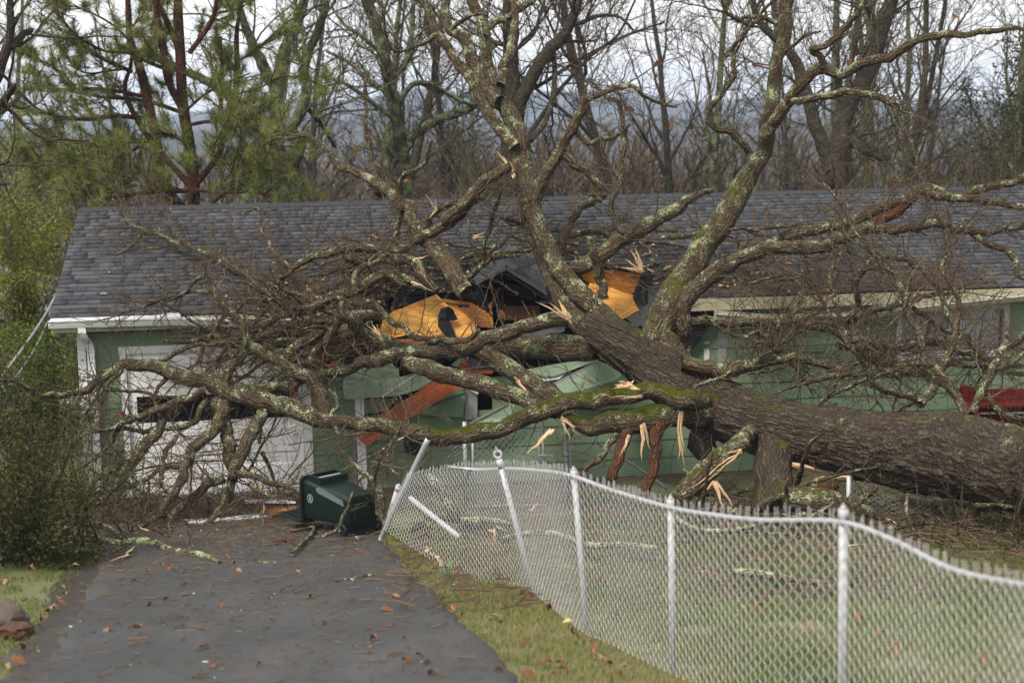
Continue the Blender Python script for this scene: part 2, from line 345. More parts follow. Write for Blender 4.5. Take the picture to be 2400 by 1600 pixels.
wood('plywood', (.72, .42, .11), (.62, .32, .068), (.42, .17, .022), .8, 4.5, .55, 5.); wood('deck_underside', (.44, .185, .030), (.36, .13, .018), (.20, .062, .008), 1.5, 14)
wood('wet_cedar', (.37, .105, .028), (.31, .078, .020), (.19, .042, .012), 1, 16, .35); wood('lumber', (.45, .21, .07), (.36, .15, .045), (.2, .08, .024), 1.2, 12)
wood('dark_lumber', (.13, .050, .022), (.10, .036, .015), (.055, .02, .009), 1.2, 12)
wood('fresh_wood', (.66, .49, .30), (.58, .41, .23), (.36, .22, .11), 3, 30, .7)
wood('red_paint_wood', (.19, .020, .014), (.165, .016, .011), (.09, .009, .007), 1, 30, .45)
# asphalt shingle: granules, one tone for each tab
t = NT('shingle'); ob = t.co(); tone = t.attr('tone'); g = t.noise(ob, 130, 2, .8); b = t.noise(ob, .9, 4)
c = t.mix(tone, (.020, .0215, .0235), (.084, .087, .092)); c = t.mix(t.math('MULTIPLY', g, .45), c, t.mix(g, (.018, .018, .020), (.10, .102, .105))); c = t.mix(t.ramp(b, (.4, 0.), (.8, .3)), c, (.058, .060, .064))
t.bump(g, .5, .004); M['shingle'] = t.set(c, .75, spec=.18)
simple('felt', (.012, .012, .013), .55, .5, 5, bump=.3); simple('dark_interior', (.02, .017, .014), .9, .4)
simple('fascia_cream', (.34, .31, .20), .6, .32, 3.5, bump=.15, bsc=20); simple('gutter_white', (.74, .74, .72), .35, .10, 3); simple('guard_white', (.50, .51, .51), .45, .12, 40)
simple('grey_trim', (.26, .255, .25), .5, .2); simple('foundation', (.13, .10, .07), .9, .5, 14, bump=.5)
t = NT('galvanised'); ob = t.co(); n = t.noise(ob, 22, 4, .7); c = t.mix(n, (.30, .30, .305), (.47, .47, .47)); c = t.mix(t.ramp(t.noise(ob, 7, 5, .7), (.54, 0.), (.66, .75)), c, (.22, .14, .10)); M['galvanised'] = t.set(c, .5, .15, .3)
simple('bright_wire', (.52, .52, .515), .5, .3, 30)
simple('dirty_gutter', (.46, .44, .34), .5, .25, 6); simple('window_trim', (.44, .43, .44), .5, .15)
t = NT('weathered_pipe'); ob = t.co(); c = t.mix(t.noise(ob, 12, 4, .7), (.22, .22, .225), (.42, .42, .42)); c = t.mix(t.ramp(t.noise(ob, 25, 5, .7), (.58, 0.), (.66, .8)), c, (.16, .085, .045)); M['weathered_pipe'] = t.set(c, .5, .3)
simple('bin_green', (.0035, .0095, .0062), .36, .4, 5, bump=.08, bsc=25, spec=.4); simple('bin_black', (.008, .008, .009), .45, .3); simple('emblem_print', (.16, .24, .245), .5, .4, 60)
# smooth pale patch of film on the bin
simple('bin_film', (.10, .125, .12), .16, .55, 22)
t = NT('glass_dark'); M['glass_dark'] = t.set((.006, .007, .008), .06, 0, .5)
t = NT('window_glass'); t.set((.85, .9, .9), .03); gl = t.n('BsdfGlossy', Color=(.9, .95, 1, 1), Roughness=.03); tr = t.n('BsdfTransparent'); fr = t.n('Fresnel', IOR=1.5); mx = t.n('MixShader'); t.put(mx.inputs[0], fr.outputs[0]); t.put(mx.inputs[1], tr); t.put(mx.inputs[2], gl); t.t.links.new(mx.outputs[0], t.o.inputs[0]); M['window_glass'] = t.m
t = NT('curtain'); ob = t.co(); M['curtain'] = t.set(t.mix(t.noise(ob, 2, 3), (.55, .53, .56), (.68, .66, .68)), .9)
# asphalt drive: damp, speckled with aggregate
t = NT('asphalt'); ob = t.co(); g = t.noise(ob, 95, 3, .75); b = t.noise(ob, .8, 5, .6); sp = t.vor(ob, 150); pat = t.noise(t.map(ob, (1.2, .35, 1)), 1.4, 4)
c = t.mix(b, (.028, .0282, .0262), (.058, .0575, .0535)); c = t.mix(t.ramp(g, (.45, 0.), (.72, .6)), c, (.075, .073, .070)); c = t.mix(t.ramp(pat, (.5, 0.), (.8, .7)), c, (.090, .086, .078)); c = t.mix(t.ramp(t.noise(ob, 9, 5, .75), (.66, 0.), (.72, .5)), c, (.030, .024, .016))
cr = t.n('VectorMath', operation='ADD'); t.put(cr.inputs[0], ob); t.put(cr.inputs[1], t.n('TexNoise', Vector=ob, Scale=2.2, Detail=4).outputs['Color']); cv = t.vor(cr.outputs[0], .55, 'DISTANCE_TO_EDGE'); c = t.mix(t.ramp(cv, (.0, .6), (.006, 0.)), c, (.012, .011, .009)); c = t.mix(t.ramp(t.noise(ob, .55, 3), (.52, 0.), (.70, .4)), c, (.030, .029, .028))
t.bump(g, .6, .005); M['asphalt'] = t.set(c, t.ramp(b, (.35, .45), (.65, .7)), spec=.22)
t = NT('lawn_soil'); ob = t.co(); n = t.noise(ob, 1.1, 5, .65); f = t.noise(ob, 30, 5, .7)
c = t.mix(t.ramp(n, (.35, 0.), (.65, 1.)), (.095, .115, .026), (.145, .125, .06)); c = t.mix(t.ramp(f, (.45, 0.), (.75, .6)), c, (.05, .038, .02)); far = t.n('SeparateXYZ', Vector=ob); 
c = t.mix(t.ramp(t.math('MULTIPLY', far.outputs['Y'], .01), (.225, 0.), (.27, 1.)), c, t.mix(t.noise(ob, .35, 5), (.040, .029, .020), (.066, .050, .034)))
t.bump(f, .8, .03); M['lawn_soil'] = t.set(c, .95)
simple('mud', (.040, .034, .028), .5, .5, 5, bump=.6, bsc=18)
def leafy(name, c1, c2, sc=3.0, rough=.6, trans=.35):
    t = NT(name); ob = t.co(); tone = t.attr('tone'); c = t.mix(t.math('ADD', t.math('MULTIPLY', tone, .7), t.math('MULTIPLY', t.noise(ob, sc, 3), .3), True), c1, c2)
    t.set(c, rough, spec=.12); tl = t.n('BsdfTranslucent', Color=c); mx = t.n('MixShader'); mx.inputs[0].default_value = trans; t.put(mx.inputs[1], t.b.outputs[0]); t.put(mx.inputs[2], tl); t.t.links.new(mx.outputs[0], t.o.inputs[0]); M[name] = t.m
leafy('grass_blade', (.115, .160, .026), (.29, .25, .11), 1.6); leafy('lawn_blade', (.062, .108, .014), (.165, .180, .042), 1.2)
leafy('needle', (.072, .092, .020), (.225, .235, .062), 1.0, trans=.2); leafy('shrub_leaf', (.019, .023, .008), (.088, .090, .018), 2.2); leafy('bright_leaf', (.040, .072, .013), (.155, .20, .036), 2); leafy('yellow_leaf', (.085, .098, .014), (.22, .215, .03), 2)
leafy('dead_leaf', (.085, .036, .016), (.22, .098, .044), 5, .7, .15); leafy('pale_dead_leaf', (.20, .11, .06), (.30, .18, .11), 5, .7, .15); leafy('yellow_fallen_leaf', (.55, .50, .14), (.6, .56, .2), 4); leafy('green_fallen_leaf', (.16, .24, .07), (.26, .33, .12), 4)
leafy('litter', (.036, .026, .018), (.115, .076, .046), 8, .85, 0.); leafy('lichen_bit', (.22, .27, .17), (.36, .42, .29), 8, .9, 0.)
simple('far_forest', (.030, .028, .022), .95, .5, .02); simple('cable', (.20, .21, .22), .5, .3); simple('black_cable', (.012, .012, .012), .5, .3); simple('meter_grey', (.42, .43, .44), .35, .15, metal=.3)
simple('stone', (.085, .070, .052), .85, .4, 5, bump=.6, bsc=14); simple('rust_stone', (.075, .038, .026), .85, .4, 5, bump=.6, bsc=14); simple('neighbour_roof', (.21, .205, .215), .8, .2, 5); simple('neighbour_wall', (.34, .33, .31), .8, .15)
simple('bulb_leaf', (.10, .19, .10), .5, .3)
# ================================================================ ground, drive, hills, air
def grid(xs, ys, zf):
    X, Y = np.meshgrid(xs, ys); Z = zf(X, Y); nx, ny = len(xs), len(ys); i = np.arange(ny-1)[:, None]*nx+np.arange(nx-1)[None, :]
    return np.stack([X, Y, Z], 2).reshape(-1, 3), np.stack([i, i+1, i+nx+1, i+nx], 2).reshape(-1, 4)
xs = np.concatenate([np.linspace(-1600, -60, 14), np.linspace(-50, -14, 16), np.arange(-13, 13.1, .2), np.linspace(14, 50, 16), np.linspace(60, 1600, 14)])
ys = np.concatenate([[-30, -10, 0], np.arange(2, 26, .2), np.arange(26, 60, 1.), np.linspace(62, 200, 24), np.linspace(230, 1700, 20)])
def gzn(X, Y):
    near = np.clip((30-Y)/6, 0, 1)
    return gz(X, Y)+(fbm(X*1.3, Y*1.3, 4)-.5)*.07*near-(.02*near)+(fbm(X*.05, Y*.05, 3)-.5)*np.clip((Y-35)/30, 0, 1)*5
V, Q = grid(xs, ys, gzn); tag(link('ground', bigmesh('ground', V, Q, 4, True), M['lawn_soil']), kind='structure')
LE = [(40, 1640), (69, 1600), (138, 1484), (190, 1400), (214, 1356), (227, 1342), (222, 1290), (212, 1240), (205, 1205)]
RE = [(1255, 1640), (1224, 1600), (1162, 1518), (1120, 1490), (1082, 1463), (1038, 1415), (1013, 1380), (969, 1353), (940, 1318), (927, 1298), (905, 1270), (885, 1225), (860, 1190)]
LG = np.array([onG(*p) for p in LE]); RG = np.array([onG(*p) for p in RE])
LG = np.vstack([[LG[0, 0]*1.0-.3, 3., 0], LG, [LG[-1, 0], 23.2, 0]]); RG = np.vstack([[RG[0, 0]+.2, 3., 0], RG, [RG[-1, 0]-.1, 23.4, 0]])
yy = np.arange(3.2, 22.6, .09); lx = np.interp(yy, LG[:, 1], LG[:, 0])+(fbm(yy*2.2, yy*0+5, 4)-.5)*.16; rx = np.interp(yy, RG[:, 1], RG[:, 0])+(fbm(yy*2.6, yy*0+9, 4)-.5)*.20
tt = np.linspace(0, 1, 44); X = lx[:, None]+(rx-lx)[:, None]*tt; Y = np.repeat(yy[:, None], 44, 1); Z = gz(X, Y)+.035+(fbm(X*.9, Y*.9, 3)-.5)*.03; Z[:, 0] -= .05; Z[:, -1] -= .06; Z[:, 1] -= .006; Z[:, -2] -= .008
i = np.arange(len(yy)-1)[:, None]*44+np.arange(43); dr = link('driveway', bigmesh('driveway', np.stack([X, Y, Z], 2).reshape(-1, 3), np.stack([i, i+1, i+45, i+44], 2).reshape(-1, 4), 4, True), M['asphalt']); tag(dr, kind='structure')
def in_drive(x, y, m=0.): return (x > np.interp(y, yy, lx)+m) & (x < np.interp(y, yy, rx)-m)
# muddy runnel along the left edge of the drive
k = (yy > 6) & (yy < 17.2); y2 = yy[k]; a = lx[k]-.30-(fbm(y2*1.6, y2*0+2, 3)-.4)*.3; b = lx[k]+.10; tt = np.linspace(0, 1, 6); X = a[:, None]+(b-a)[:, None]*tt; Y = np.repeat(y2[:, None], 6, 1); Z = gz(X, Y)+.022-.03*np.sin(tt*3.1)[None, :]*.5+(fbm(X*4, Y*4, 3)-.5)*.02; Z[:, 0] -= .05; Z[:, -1] -= .004
i = np.arange(len(y2)-1)[:, None]*6+np.arange(5); tag(link('mud_strip', bigmesh('mud_strip', np.stack([X, Y, Z], 2).reshape(-1, 3), np.stack([i, i+1, i+7, i+6], 2).reshape(-1, 4), 4, True), M['mud']), kind='structure')
def hill(name, y0, depth, xr, top, amp, f, seed, base=-42):
    xs = np.linspace(-xr, xr, 420); ys = np.linspace(y0, y0+depth, 16)
    def zf(X, Y): t = (Y-y0)/depth; return base+(top-base+(fbm(X*f+seed, Y*0+seed, 4)-.5)*amp+(fbm(X*.03, Y*.03, 3)-.5)*6+(fbm(X*.25, Y*.2, 2)-.5)*3)*np.sin(np.clip(t*1.6, 0, 1)*np.pi/2)
    V, Q = grid(xs, ys, zf); return tag(link(name, bigmesh(name, V, Q, 4, True), M['far_forest']), kind='structure')
hill('far_mountain', 1150, 380, 1500, -8, 40, .0055, 3); hill('near_ridge', 560, 220, 900, -14, 26, .009, 11, -38)
hz = NT('haze_air'); hz.t.nodes.remove(hz.b); vp = hz.n('VolumePrincipled'); vp.inputs['Color'].default_value = (.66, .80, 1, 1); vp.inputs['Density'].default_value = .0004; vp.inputs['Anisotropy'].default_value = 0.; hz.t.links.new(vp.outputs[0], hz.o.inputs['Volume'])
h = link('haze', mesh('haze', box(-1700, 1700, -40, 1750, -64, 19), BOXF), hz.m); tag(h, kind='stuff')
# ================================================================ house
house = empty('ranch_house', HO, HA); tag(house, 'green ranch house with grey shingle roof crushed by the fallen oak', 'house')
CR = {'2': (800, 0), '1': (0, 0), '3': (1600, 0), '4': (0, 430), '5': (800, 430), '6': (1600, 430), '7': (0, 800), '8': (800, 800), '9': (1600, 800), 'a': (0, 1060), 'b': (800, 1060), 'c': (1600, 1060)}
CS = {k: 800/2323. for k in CR}; CR.update({'x': (780, 540), 'y': (1080, 540), 'z': (680, 780), 'r': (2000, 640), 'q': (680, 1060), 'p': (500, 520), 'g': (1200, 960), 's': (1560, 640)}); CS.update({'x': 400/1960, 'y': 480/2352, 'z': 600/2352, 'r': 400/1568, 'q': 320/2352, 'p': 500/1318, 'g': 560/1344, 's': 500/1318})
def cp(k, x, y): o = CR[k]; return o[0]+CS[k]*x, o[1]+CS[k]*y
def inpoly(x, y, P):
    r = False; j = len(P)-1
    for i in range(len(P)):
        if (P[i][1] > y) != (P[j][1] > y) and x < (P[j][0]-P[i][0])*(y-P[i][1])/(P[j][1]-P[i][1])+P[i][0]: r = not r
        j = i
    return r
HOLE = [(870, 745), (905, 690), (1010, 690), (1090, 700), (1105, 650), (1180, 640), (1240, 650), (1300, 700), (1345, 640), (1500, 650), (1540, 690), (1545, 820), (860, 820)]
th = math.atan(RS); ct, st = math.cos(th), math.sin(th); SLOPE = (NR-NE)/ct
def rl(s, v, off): return (s, NE+v*ct-off*st, ZE+v*st+off*ct)
def in_hole(s, v): p = proj(h2w(*rl(s, v, 0))); return inpoly(p[0], p[1], HOLE)
def sag(s, v): return -.10*math.exp(-((s-6.3)/2.6)**2)*math.exp(-(v/1.8)**2)
# roof deck in cells, with the broken hole left open
roof = empty('roof'); roof.parent = house; roof.name = 'roof'
mb = MB(); du, dvv = .155, .165; ns = int((SR-SL)/du); nv = int(SLOPE/dvv)
for i in range(ns):
    for j in range(nv):
        s0, v0 = SL+i*du, j*SLOPE/nv; s1, v1 = s0+du, (j+1)*SLOPE/nv
        if in_hole((s0+s1)/2, (v0+v1)/2): continue
        z = [sag(s0, v0), sag(s1, v0), sag(s1, v1), sag(s0, v1)]; P = [rl(s0, v0, z[0]), rl(s1, v0, z[1]), rl(s1, v1, z[2]), rl(s0, v1, z[3])]; B = [(p[0], p[1]+.02*st, p[2]-.02*ct) for p in P]
        mb.add(P+B, [(0, 1, 2, 3), (7, 6, 5, 4), (0, 4, 5, 1), (1, 5, 6, 2), (2, 6, 7, 3), (3, 7, 4, 0)])
mb.build('roof_deck', M['felt'], roof)
MB().add([rl(SL, SLOPE-.02, .012), rl(SR, SLOPE-.02, .012), (SR, 2*NR-NE, ZE), (SL, 2*NR-NE, ZE)], [(0, 1, 2, 3)]).build('back_slope', M['shingle'], roof)
# shingles: every tab a piece; near-left ones as parts, the rest joined
ROWS = 28; EXP = SLOPE/ROWS; tabs = []
for r in range(ROWS):
    s = SL-.02-rnd.random()*.2
    while s < SR:
        wd = rnd.choice((.13, .19, .26, .34)); tabs.append((r, s, wd, rnd.choice((.08, .3, .58)) if rnd.random() < .85 else rnd.random()*.7)); s += wd
vis = []
for r, s, wd, tone in tabs:
    v = r*EXP
    s0 = max(s, SL-.02); w1 = s+wd-s0
    if w1 < .03 or s0+w1 > SR+.1 or in_hole(s0+w1/2, v+EXP*.5): continue
    vis.append((r, s0, w1, tone, s0 == s))
tabmesh = {}
def tabdata(wd, tone):
    k = (wd, tone)
    if k not in tabmesh:
        L = EXP+.02; tabmesh[k] = mesh('shingle', [(0, 0, 0), (wd-.004, 0, 0), (wd-.004, L*ct, L*st), (0, L*ct, L*st), (0, -.013*st, .013*ct), (wd-.004, -.013*st, .013*ct), (wd-.004, L*ct-.002*st, L*st+.002*ct), (0, L*ct-.002*st, L*st+.002*ct)], BOXF, fattr=[tone]*6); tabmesh[k].materials.append(M['shingle'])
    return tabmesh[k]
cnt = 0; rest = []; ft = []
for r, s0, w1, tone, full in vis:
    v = r*EXP; off = .002+sag(s0, v)+(.004 if tone < .2 else 0)+rnd.random()*.002
    if cnt < 300 and full and s0 < 4.2 and r < 20 and w1 in (.13, .19, .26, .34) and tone in (.08, .3, .58):
        o = link('shingle', tabdata(w1, tone), None, roof); o.location = rl(s0, v, off); o.rotation_euler = (rnd.gauss(0, .004), 0, rnd.gauss(0, .002)); cnt += 1
    else:
        L = EXP+.02; o2 = sag(s0+w1, v)-sag(s0, v); P = [rl(s0, v, off), rl(s0+w1-.004, v, off+o2), rl(s0+w1-.004, v+L, off+o2), rl(s0, v+L, off), rl(s0, v, off+.013), rl(s0+w1-.004, v, off+.013+o2), rl(s0+w1-.004, v+L, off+.002+o2), rl(s0, v+L, off+.002)]
        rest.append(P); ft += [tone]*6
V = np.array(rest).reshape(-1, 3); Q = (np.array(BOXF)[None]+8*np.arange(len(rest))[:, None, None]).reshape(-1, 4)
tag(link('shingle_field', bigmesh('shingle_field', V, Q, 4, False, None, {'tone': ('FACE', ft)}), M['shingle'], roof), kind='stuff')
mb = MB(); s = SL
while s < SR: mb.add([(s, NR-.13, ZR-.13*RS+.022), (s+.22, NR-.13, ZR-.13*RS+.016), (s+.22, NR, ZR+.028), (s, NR, ZR+.034), (s, NR+.13, ZR-.13*RS+.02), (s+.22, NR+.13, ZR-.13*RS+.014)], [(0, 1, 2, 3), (3, 2, 5, 4)]); s += .21
mb.build('ridge_cap', M['shingle'], roof)
MB().add([(SR-2.25, NE+2.95*ct-.0, ZE+2.95*st+.10), (SR-2.0, NE+2.95*ct, ZE+2.95*st+.10), (SR-2.0, NE+3.2*ct, ZE+3.2*st+.10), (SR-2.25, NE+3.2*ct, ZE+3.2*st+.10)]+[(SR-2.25, NE+2.95*ct, ZE+2.95*st), (SR-2.0, NE+2.95*ct, ZE+2.95*st), (SR-2.0, NE+3.2*ct, ZE+3.2*st), (SR-2.25, NE+3.2*ct, ZE+3.2*st)], [(0, 1, 2, 3), (4, 5, 1, 0), (5, 6, 2, 1), (6, 7, 3, 2), (7, 4, 0, 3)]).build('roof_vent', M['bin_black'], roof)
# body of the house
mb = MB(); NB = 2*NR-.0
mb.box(0, .12, .12, NB, 0, 2.62); mb.box(SR-.45, SR-.33, .12, NB, 0, 2.62); mb.box(0, SR-.33, NB, NB+.12, 0, 2.62)
for s0, s1, z0, z1 in ((0, .6, 0, 2.62), (.6, 3.15, 2.22, 2.62), (3.15, 4.0, 0, 2.62), (4.0, 8.65, 0, 1.15), (8.65, 12.2, 0, 2.62), (12.2, 13.85, 0, 1.79), (12.2, 13.85, 2.43, 2.62), (13.85, SR-.33, 0, 2.62)): mb.box(s0, s1, .03, .12, z0, z1)
for s0 in (0.02, SR-.44): mb.add([(s0, .12, 2.62), (s0, NB, 2.62), (s0, NR, ZR-.06), (s0+.1, .12, 2.62), (s0+.1, NB, 2.62), (s0+.1, NR, ZR-.06)], [(0, 1, 2), (5, 4, 3), (0, 3, 4, 1), (1, 4, 5, 2), (2, 5, 3, 0)])
mb.box(.12, SR-.45, .12, NB, -.05, .02); mb.box(8.7, 8.8, .12, NB, .02, 2.6); mb.box(3.3, 3.4, .12, NB, .02, 2.6); mb.box(3.4, 8.7, 2.9, 3.0, .02, 2.6); mb.box(8.8, SR-.45, .9, 1., .02, 2.6)
mb.build('wall_core', M['dark_interior'], house)
# lap siding, board by board
BH = .272
def board(s0, s1, z0, mat='green_paint', h=BH, n0=0.): 
    if s1-s0 < .04: return
    t0, t1 = .024, .008; V = [(s0, n0-t0, z0), (s1, n0-t0, z0), (s1, n0+.03, z0), (s0, n0+.03, z0), (s0, n0-t1, z0+h+.012), (s1, n0-t1, z0+h+.012), (s1, n0+.03, z0+h+.012), (s0, n0+.03, z0+h+.012)]
    link('siding_board', mesh('siding_board', V, BOXF), M[mat], house)
for r in range(9):
    z = .06+r*BH; h = min(BH, 2.60-z)
    if h < .05: continue
    if z < 2.2: board(.10, .548, z, h=h); board(3.245, 3.83, z, h=min(h, 2.6-z))
    else: board(.10, 3.83, z, h=h)
    j = 8.95+rnd.random()*1.2; 
    if z < 1.0:
        a = 3.86; cuts = sorted([5.2+rnd.random(), 8.1+rnd.random(), 11.3+rnd.random(), 15+rnd.random()]); ed = [a]+cuts+[SR-.33]
        for u, v2 in zip(ed, ed[1:]): board(u, v2-.004, z)
    elif z+BH < 1.79 or z > 2.43:
        for u, v2 in ((8.82, 10.4+r*.2), (10.4+r*.2, 14.2-r*.1), (14.2-r*.1, SR-.33)): board(u, v2-.004, z, h=h)
    else:
        for u, v2 in ((8.82, 10.9+r*.13), (10.9+r*.13, 12.12), (13.93, 16.2), (16.2, SR-.33)): board(u, v2-.004, z, h=h)
# corner board, garage trim
MB().box(-.03, .085, -.03, .03, .02, 2.62).build('corner_trim', M['white_paint'], house, bevel=.004)
MB().box(-.03, -.002, .03, .12, .02, 2.62).build('corner_trim', M['white_paint'], house)
for a in ((.55, .635, -.035, .04, .0, 2.2), (3.115, 3.24, -.035, .04, .0, 2.2), (.535, 3.255, -.045, .04, 2.203, 2.31)): MB().box(*a).build('door_trim', M['white_paint'], house, bevel=.004)
MB().box(3.83, 3.86, -.04, .03, .0, 2.3).build('corner_trim', M['grey_trim'], house)
gd = empty('garage_door', (0, 0, 0)); gd.parent = house
SEC = [(0.0, .58), (.583, 1.135), (1.138, 1.60), (1.603, 2.2)]
for k, (z0, z1) in enumerate(SEC):
    sec = empty('door_section'); sec.parent = gd
    if k == 2:
        m = MB(); m.box(.64, 3.11, .028, .07, z0, z0+.035); m.box(.64, 3.11, .028, .07, z1-.035, z1); m.box(.64, .75, .028, .07, z0+.035, z1-.035); m.box(3.0, 3.11, .028, .07, z0+.035, z1-.035); m.box(1.855, 1.895, .028, .07, z0+.035, z1-.035); m.build('section_frame', M['door_paint'], sec)
        for a, b in ((.75, 1.855), (1.895, 3.0)): MB().box(a, b, .05, .056, z0+.035, z1-.035).build('pane', M['glass_dark'], sec)
    else:
        MB().box(.64, 3.11, .028, .07, z0, z1).build('section_slab', M['door_paint'], sec)
        for a, b in ((.74, 1.80), (1.95, 3.01)):
            m = MB(); zz0, zz1 = z0+.07, z1-.07
            m.add([(a, .028, zz0), (b, .028, zz0), (b, .028, zz1), (a, .028, zz1), (a+.03, .012, zz0+.03), (b-.03, .012, zz0+.03), (b-.03, .012, zz1-.03), (a+.03, .012, zz1-.03)], [(4, 5, 6, 7), (0, 1, 5, 4), (1, 2, 6, 5), (2, 3, 7, 6), (3, 0, 4, 7)]); m.build('raised_panel', M['door_paint'], sec)
m = MB(); m.cyl((3.0, .03, .93), (3.0, -.01, .93), .012); m.cyl((2.955, -.012, .915), (3.045, -.012, .945), .011); m.build('door_handle', M['weathered_pipe'], gd)
m = MB(); m.cyl((1.87, .03, .16), (1.87, -.01, .16), .012); m.box(1.80, 1.94, -.02, .0, .15, .17); m.build('door_handle', M['weathered_pipe'], gd)
m = MB(); 
for i in range(9): m.box(.62+i*.28, .62+i*.28+.268, -.10, .06, -.12, -.003)
m.build('threshold', M['foundation'], house)
MB().box(-.02, SR-.33, -.015, .12, -.3, .055).build('foundation', M['foundation'], house)
# eaves
for s0, s1 in ((SL, 4.15), (8.75, SR)): MB().box(s0, s1, NE+.022, .03, ZE-.19, ZE-.175).build('soffit', M['fascia_cream'], house); 
for s0, s1 in ((SL, 4.15), (8.75, SR)): MB().box(s0, s1, NE-.004, NE+.022, ZE-.20, ZE-.022).build('fascia', M['fascia_cream'], house)
MB().add([(SL, NE, ZE-.2), (SL, NE, ZE-.02), (SL, NR, ZR-.02), (SL, NR, ZR-.2), (SL+.022, NE, ZE-.2), (SL+.022, NE, ZE-.02), (SL+.022, NR, ZR-.02), (SL+.022, NR, ZR-.2)], BOXF).build('rake_board', M['fascia_cream'], house)
GP = [(0, 0), (-.003, -.105), (-.075, -.11), (-.095, -.065), (-.10, -.03), (-.125, -.012), (-.125, .004), (-.110, .004), (-.108, -.008), (-.088, -.035), (-.070, -.10), (-.012, -.097), (-.008, 0)]
def gutter(path, name='gutter', mat='gutter_white'):
    V = []; n = len(GP); 
    for s, nn, z, tilt in path:
        for a, b in GP: V.append((s, nn+a*math.cos(tilt)-b*math.sin(tilt), z+a*math.sin(tilt)+b*math.cos(tilt)))
    Fc = [(i*n+j, i*n+(j+1) % n, (i+1)*n+(j+1) % n, (i+1)*n+j) for i in range(len(path)-1) for j in range(n)]+[tuple(range(n))]+[tuple((len(path)-1)*n+j for j in range(n-1, -1, -1))]
    return link(name, mesh(name, V, Fc), M[mat], house)
gutter([(SL-.02, NE-.006, ZE-.015, 0), (.8, NE-.006, ZE-.02, 0), (1.45, NE-.006, ZE-.03, .04), (2.2, NE-.012, ZE-.075, .15), (3.0, NE-.016, ZE-.085, .2), (3.7, NE-.02, ZE-.06, .1), (4.1, NE-.05, ZE-.10, .3)])
MB().add([(SL, NE+.03, ZE+.012), (1.0, NE+.03, ZE+.012), (1.46, NE+.02, ZE+.035), (1.46, NE-.115, ZE-.02), (1.0, NE-.118, ZE-.012), (SL, NE-.12, ZE-.008), (SL, NE+.03, ZE+.006), (1.0, NE+.03, ZE+.006), (1.46, NE+.02, ZE+.029), (1.46, NE-.115, ZE-.026), (1.0, NE-.118, ZE-.018), (SL, NE-.12, ZE-.014)], [(0, 5, 4, 1), (1, 4, 3, 2), (6, 7, 10, 11), (7, 8, 9, 10), (2, 3, 9, 8), (5, 11, 10, 4), (4, 10, 9, 3)]).build('gutter_guard', M['guard_white'], house)
RG2 = []
for px, py in ((1679, 733), (1800, 742), (1910, 741), (2013, 735), (2116, 722), (2254, 706), (2400, 691), (2520, 682)):
    hp = onNs(px, py, NE-.16); RG2.append((hp[0], NE-.045, hp[2]+.02, .32))
gutter(RG2+[(SR, NE-.01, ZE-.03, 0)], mat='dirty_gutter')
for s in (11.0, 13.4, 2.85): MB().box(s, s+.03, NE-.10, NE-.006, ZE-.075-(.07 if s > 5 else .02), ZE-.06-(.07 if s > 5 else .02)).build('gutter_strap', M['gutter_white'], house)
# downspouts: left corner with elbow, and beside the garage
def spout(path, wd=.075, dp=.055, name='downspout'):
    P = np.array(path, float); V = []
    for i, p in enumerate(P):
        V += [(p[0]-wd/2, p[1]-dp/2, p[2]), (p[0]-wd/6, p[1]-dp/2+.008, p[2]), (p[0]+wd/6, p[1]-dp/2+.008, p[2]), (p[0]+wd/2, p[1]-dp/2, p[2]), (p[0]+wd/2, p[1]+dp/2, p[2]), (p[0]-wd/2, p[1]+dp/2, p[2])]
    n = 6; Fc = [(i*n+j, i*n+(j+1) % n, (i+1)*n+(j+1) % n, (i+1)*n+j) for i in range(len(P)-1) for j in range(n)]+[tuple(range(n))]+[tuple((len(P)-1)*n+j for j in range(n-1, -1, -1))]
    link(name, mesh(name, V, Fc), M['gutter_white'], house)
spout([(.10, NE-.05, ZE-.12), (.10, NE-.05, ZE-.2), (.115, NE+.0, ZE-.28), (.15, -.12, ZE-.40), (.165, -.085, ZE-.50), (.165, -.085, .1), (.165, -.10, .06), (.165, -.25, .03)], .105, .07)
spout([(3.93, -.07, 1.55), (3.94, -.07, 1.0), (3.95, -.07, .06)], .13, .07)
# window on the right, with curtain folds
win = empty('window'); win.parent = house
for a in ((12.12, 13.93, 2.42, 2.50), (12.12, 13.93, 1.71, 1.79)): MB().box(a[0], a[1], -.045, .05, a[2], a[3]).build('frame', M['window_trim'], win, bevel=.006)
for a in ((12.12, 12.205), (13.845, 13.93), (12.96, 13.01)): MB().box(a[0], a[1], -.042, .05, 1.793, 2.417).build('frame', M['window_trim'], win, bevel=.006)
MB().box(12.09, 13.96, -.075, .0, 1.68, 1.707).build('sill', M['window_trim'], win)
for a, b in ((12.205, 12.96), (13.01, 13.845)): MB().box(a, b, .012, .017, 1.793, 2.417).build('pane', M['window_glass'], win)
V = []; Fc = []; xs = np.arange(12.2, 13.86, .02)
for i, x in enumerate(xs): yv = .10+.022*math.sin(x*37)+.014*math.sin(x*61+1); V += [(x, yv, 1.75), (x, yv+.01, 2.45)]
Fc = [(2*i, 2*i+2, 2*i+3, 2*i+1) for i in range(len(xs)-1)]; link('curtain', mesh('curtain', V, Fc, True), M['curtain'], win)
# electricity meter, mast cable hook
mt = empty('meter'); mt.parent = house; m = MB(); m.box(-.16, -.035, .02, .12, 1.32, 1.62); m.build('meter_box', M['meter_grey'], mt, bevel=.01)
m = MB(); m.cyl((-.16, .07, 1.50), (-.24, .05, 1.50), .085, 18); m.ring((-.2, .06, 1.5), (1, .2, 0), .088, .012); m.build('meter_socket', M['meter_grey'], mt, True)
m = MB(); m.cyl((-.24, .05, 1.50), (-.33, .03, 1.50), .075, 18, .06); m.build('meter_dial', M['guard_white'], mt, True)
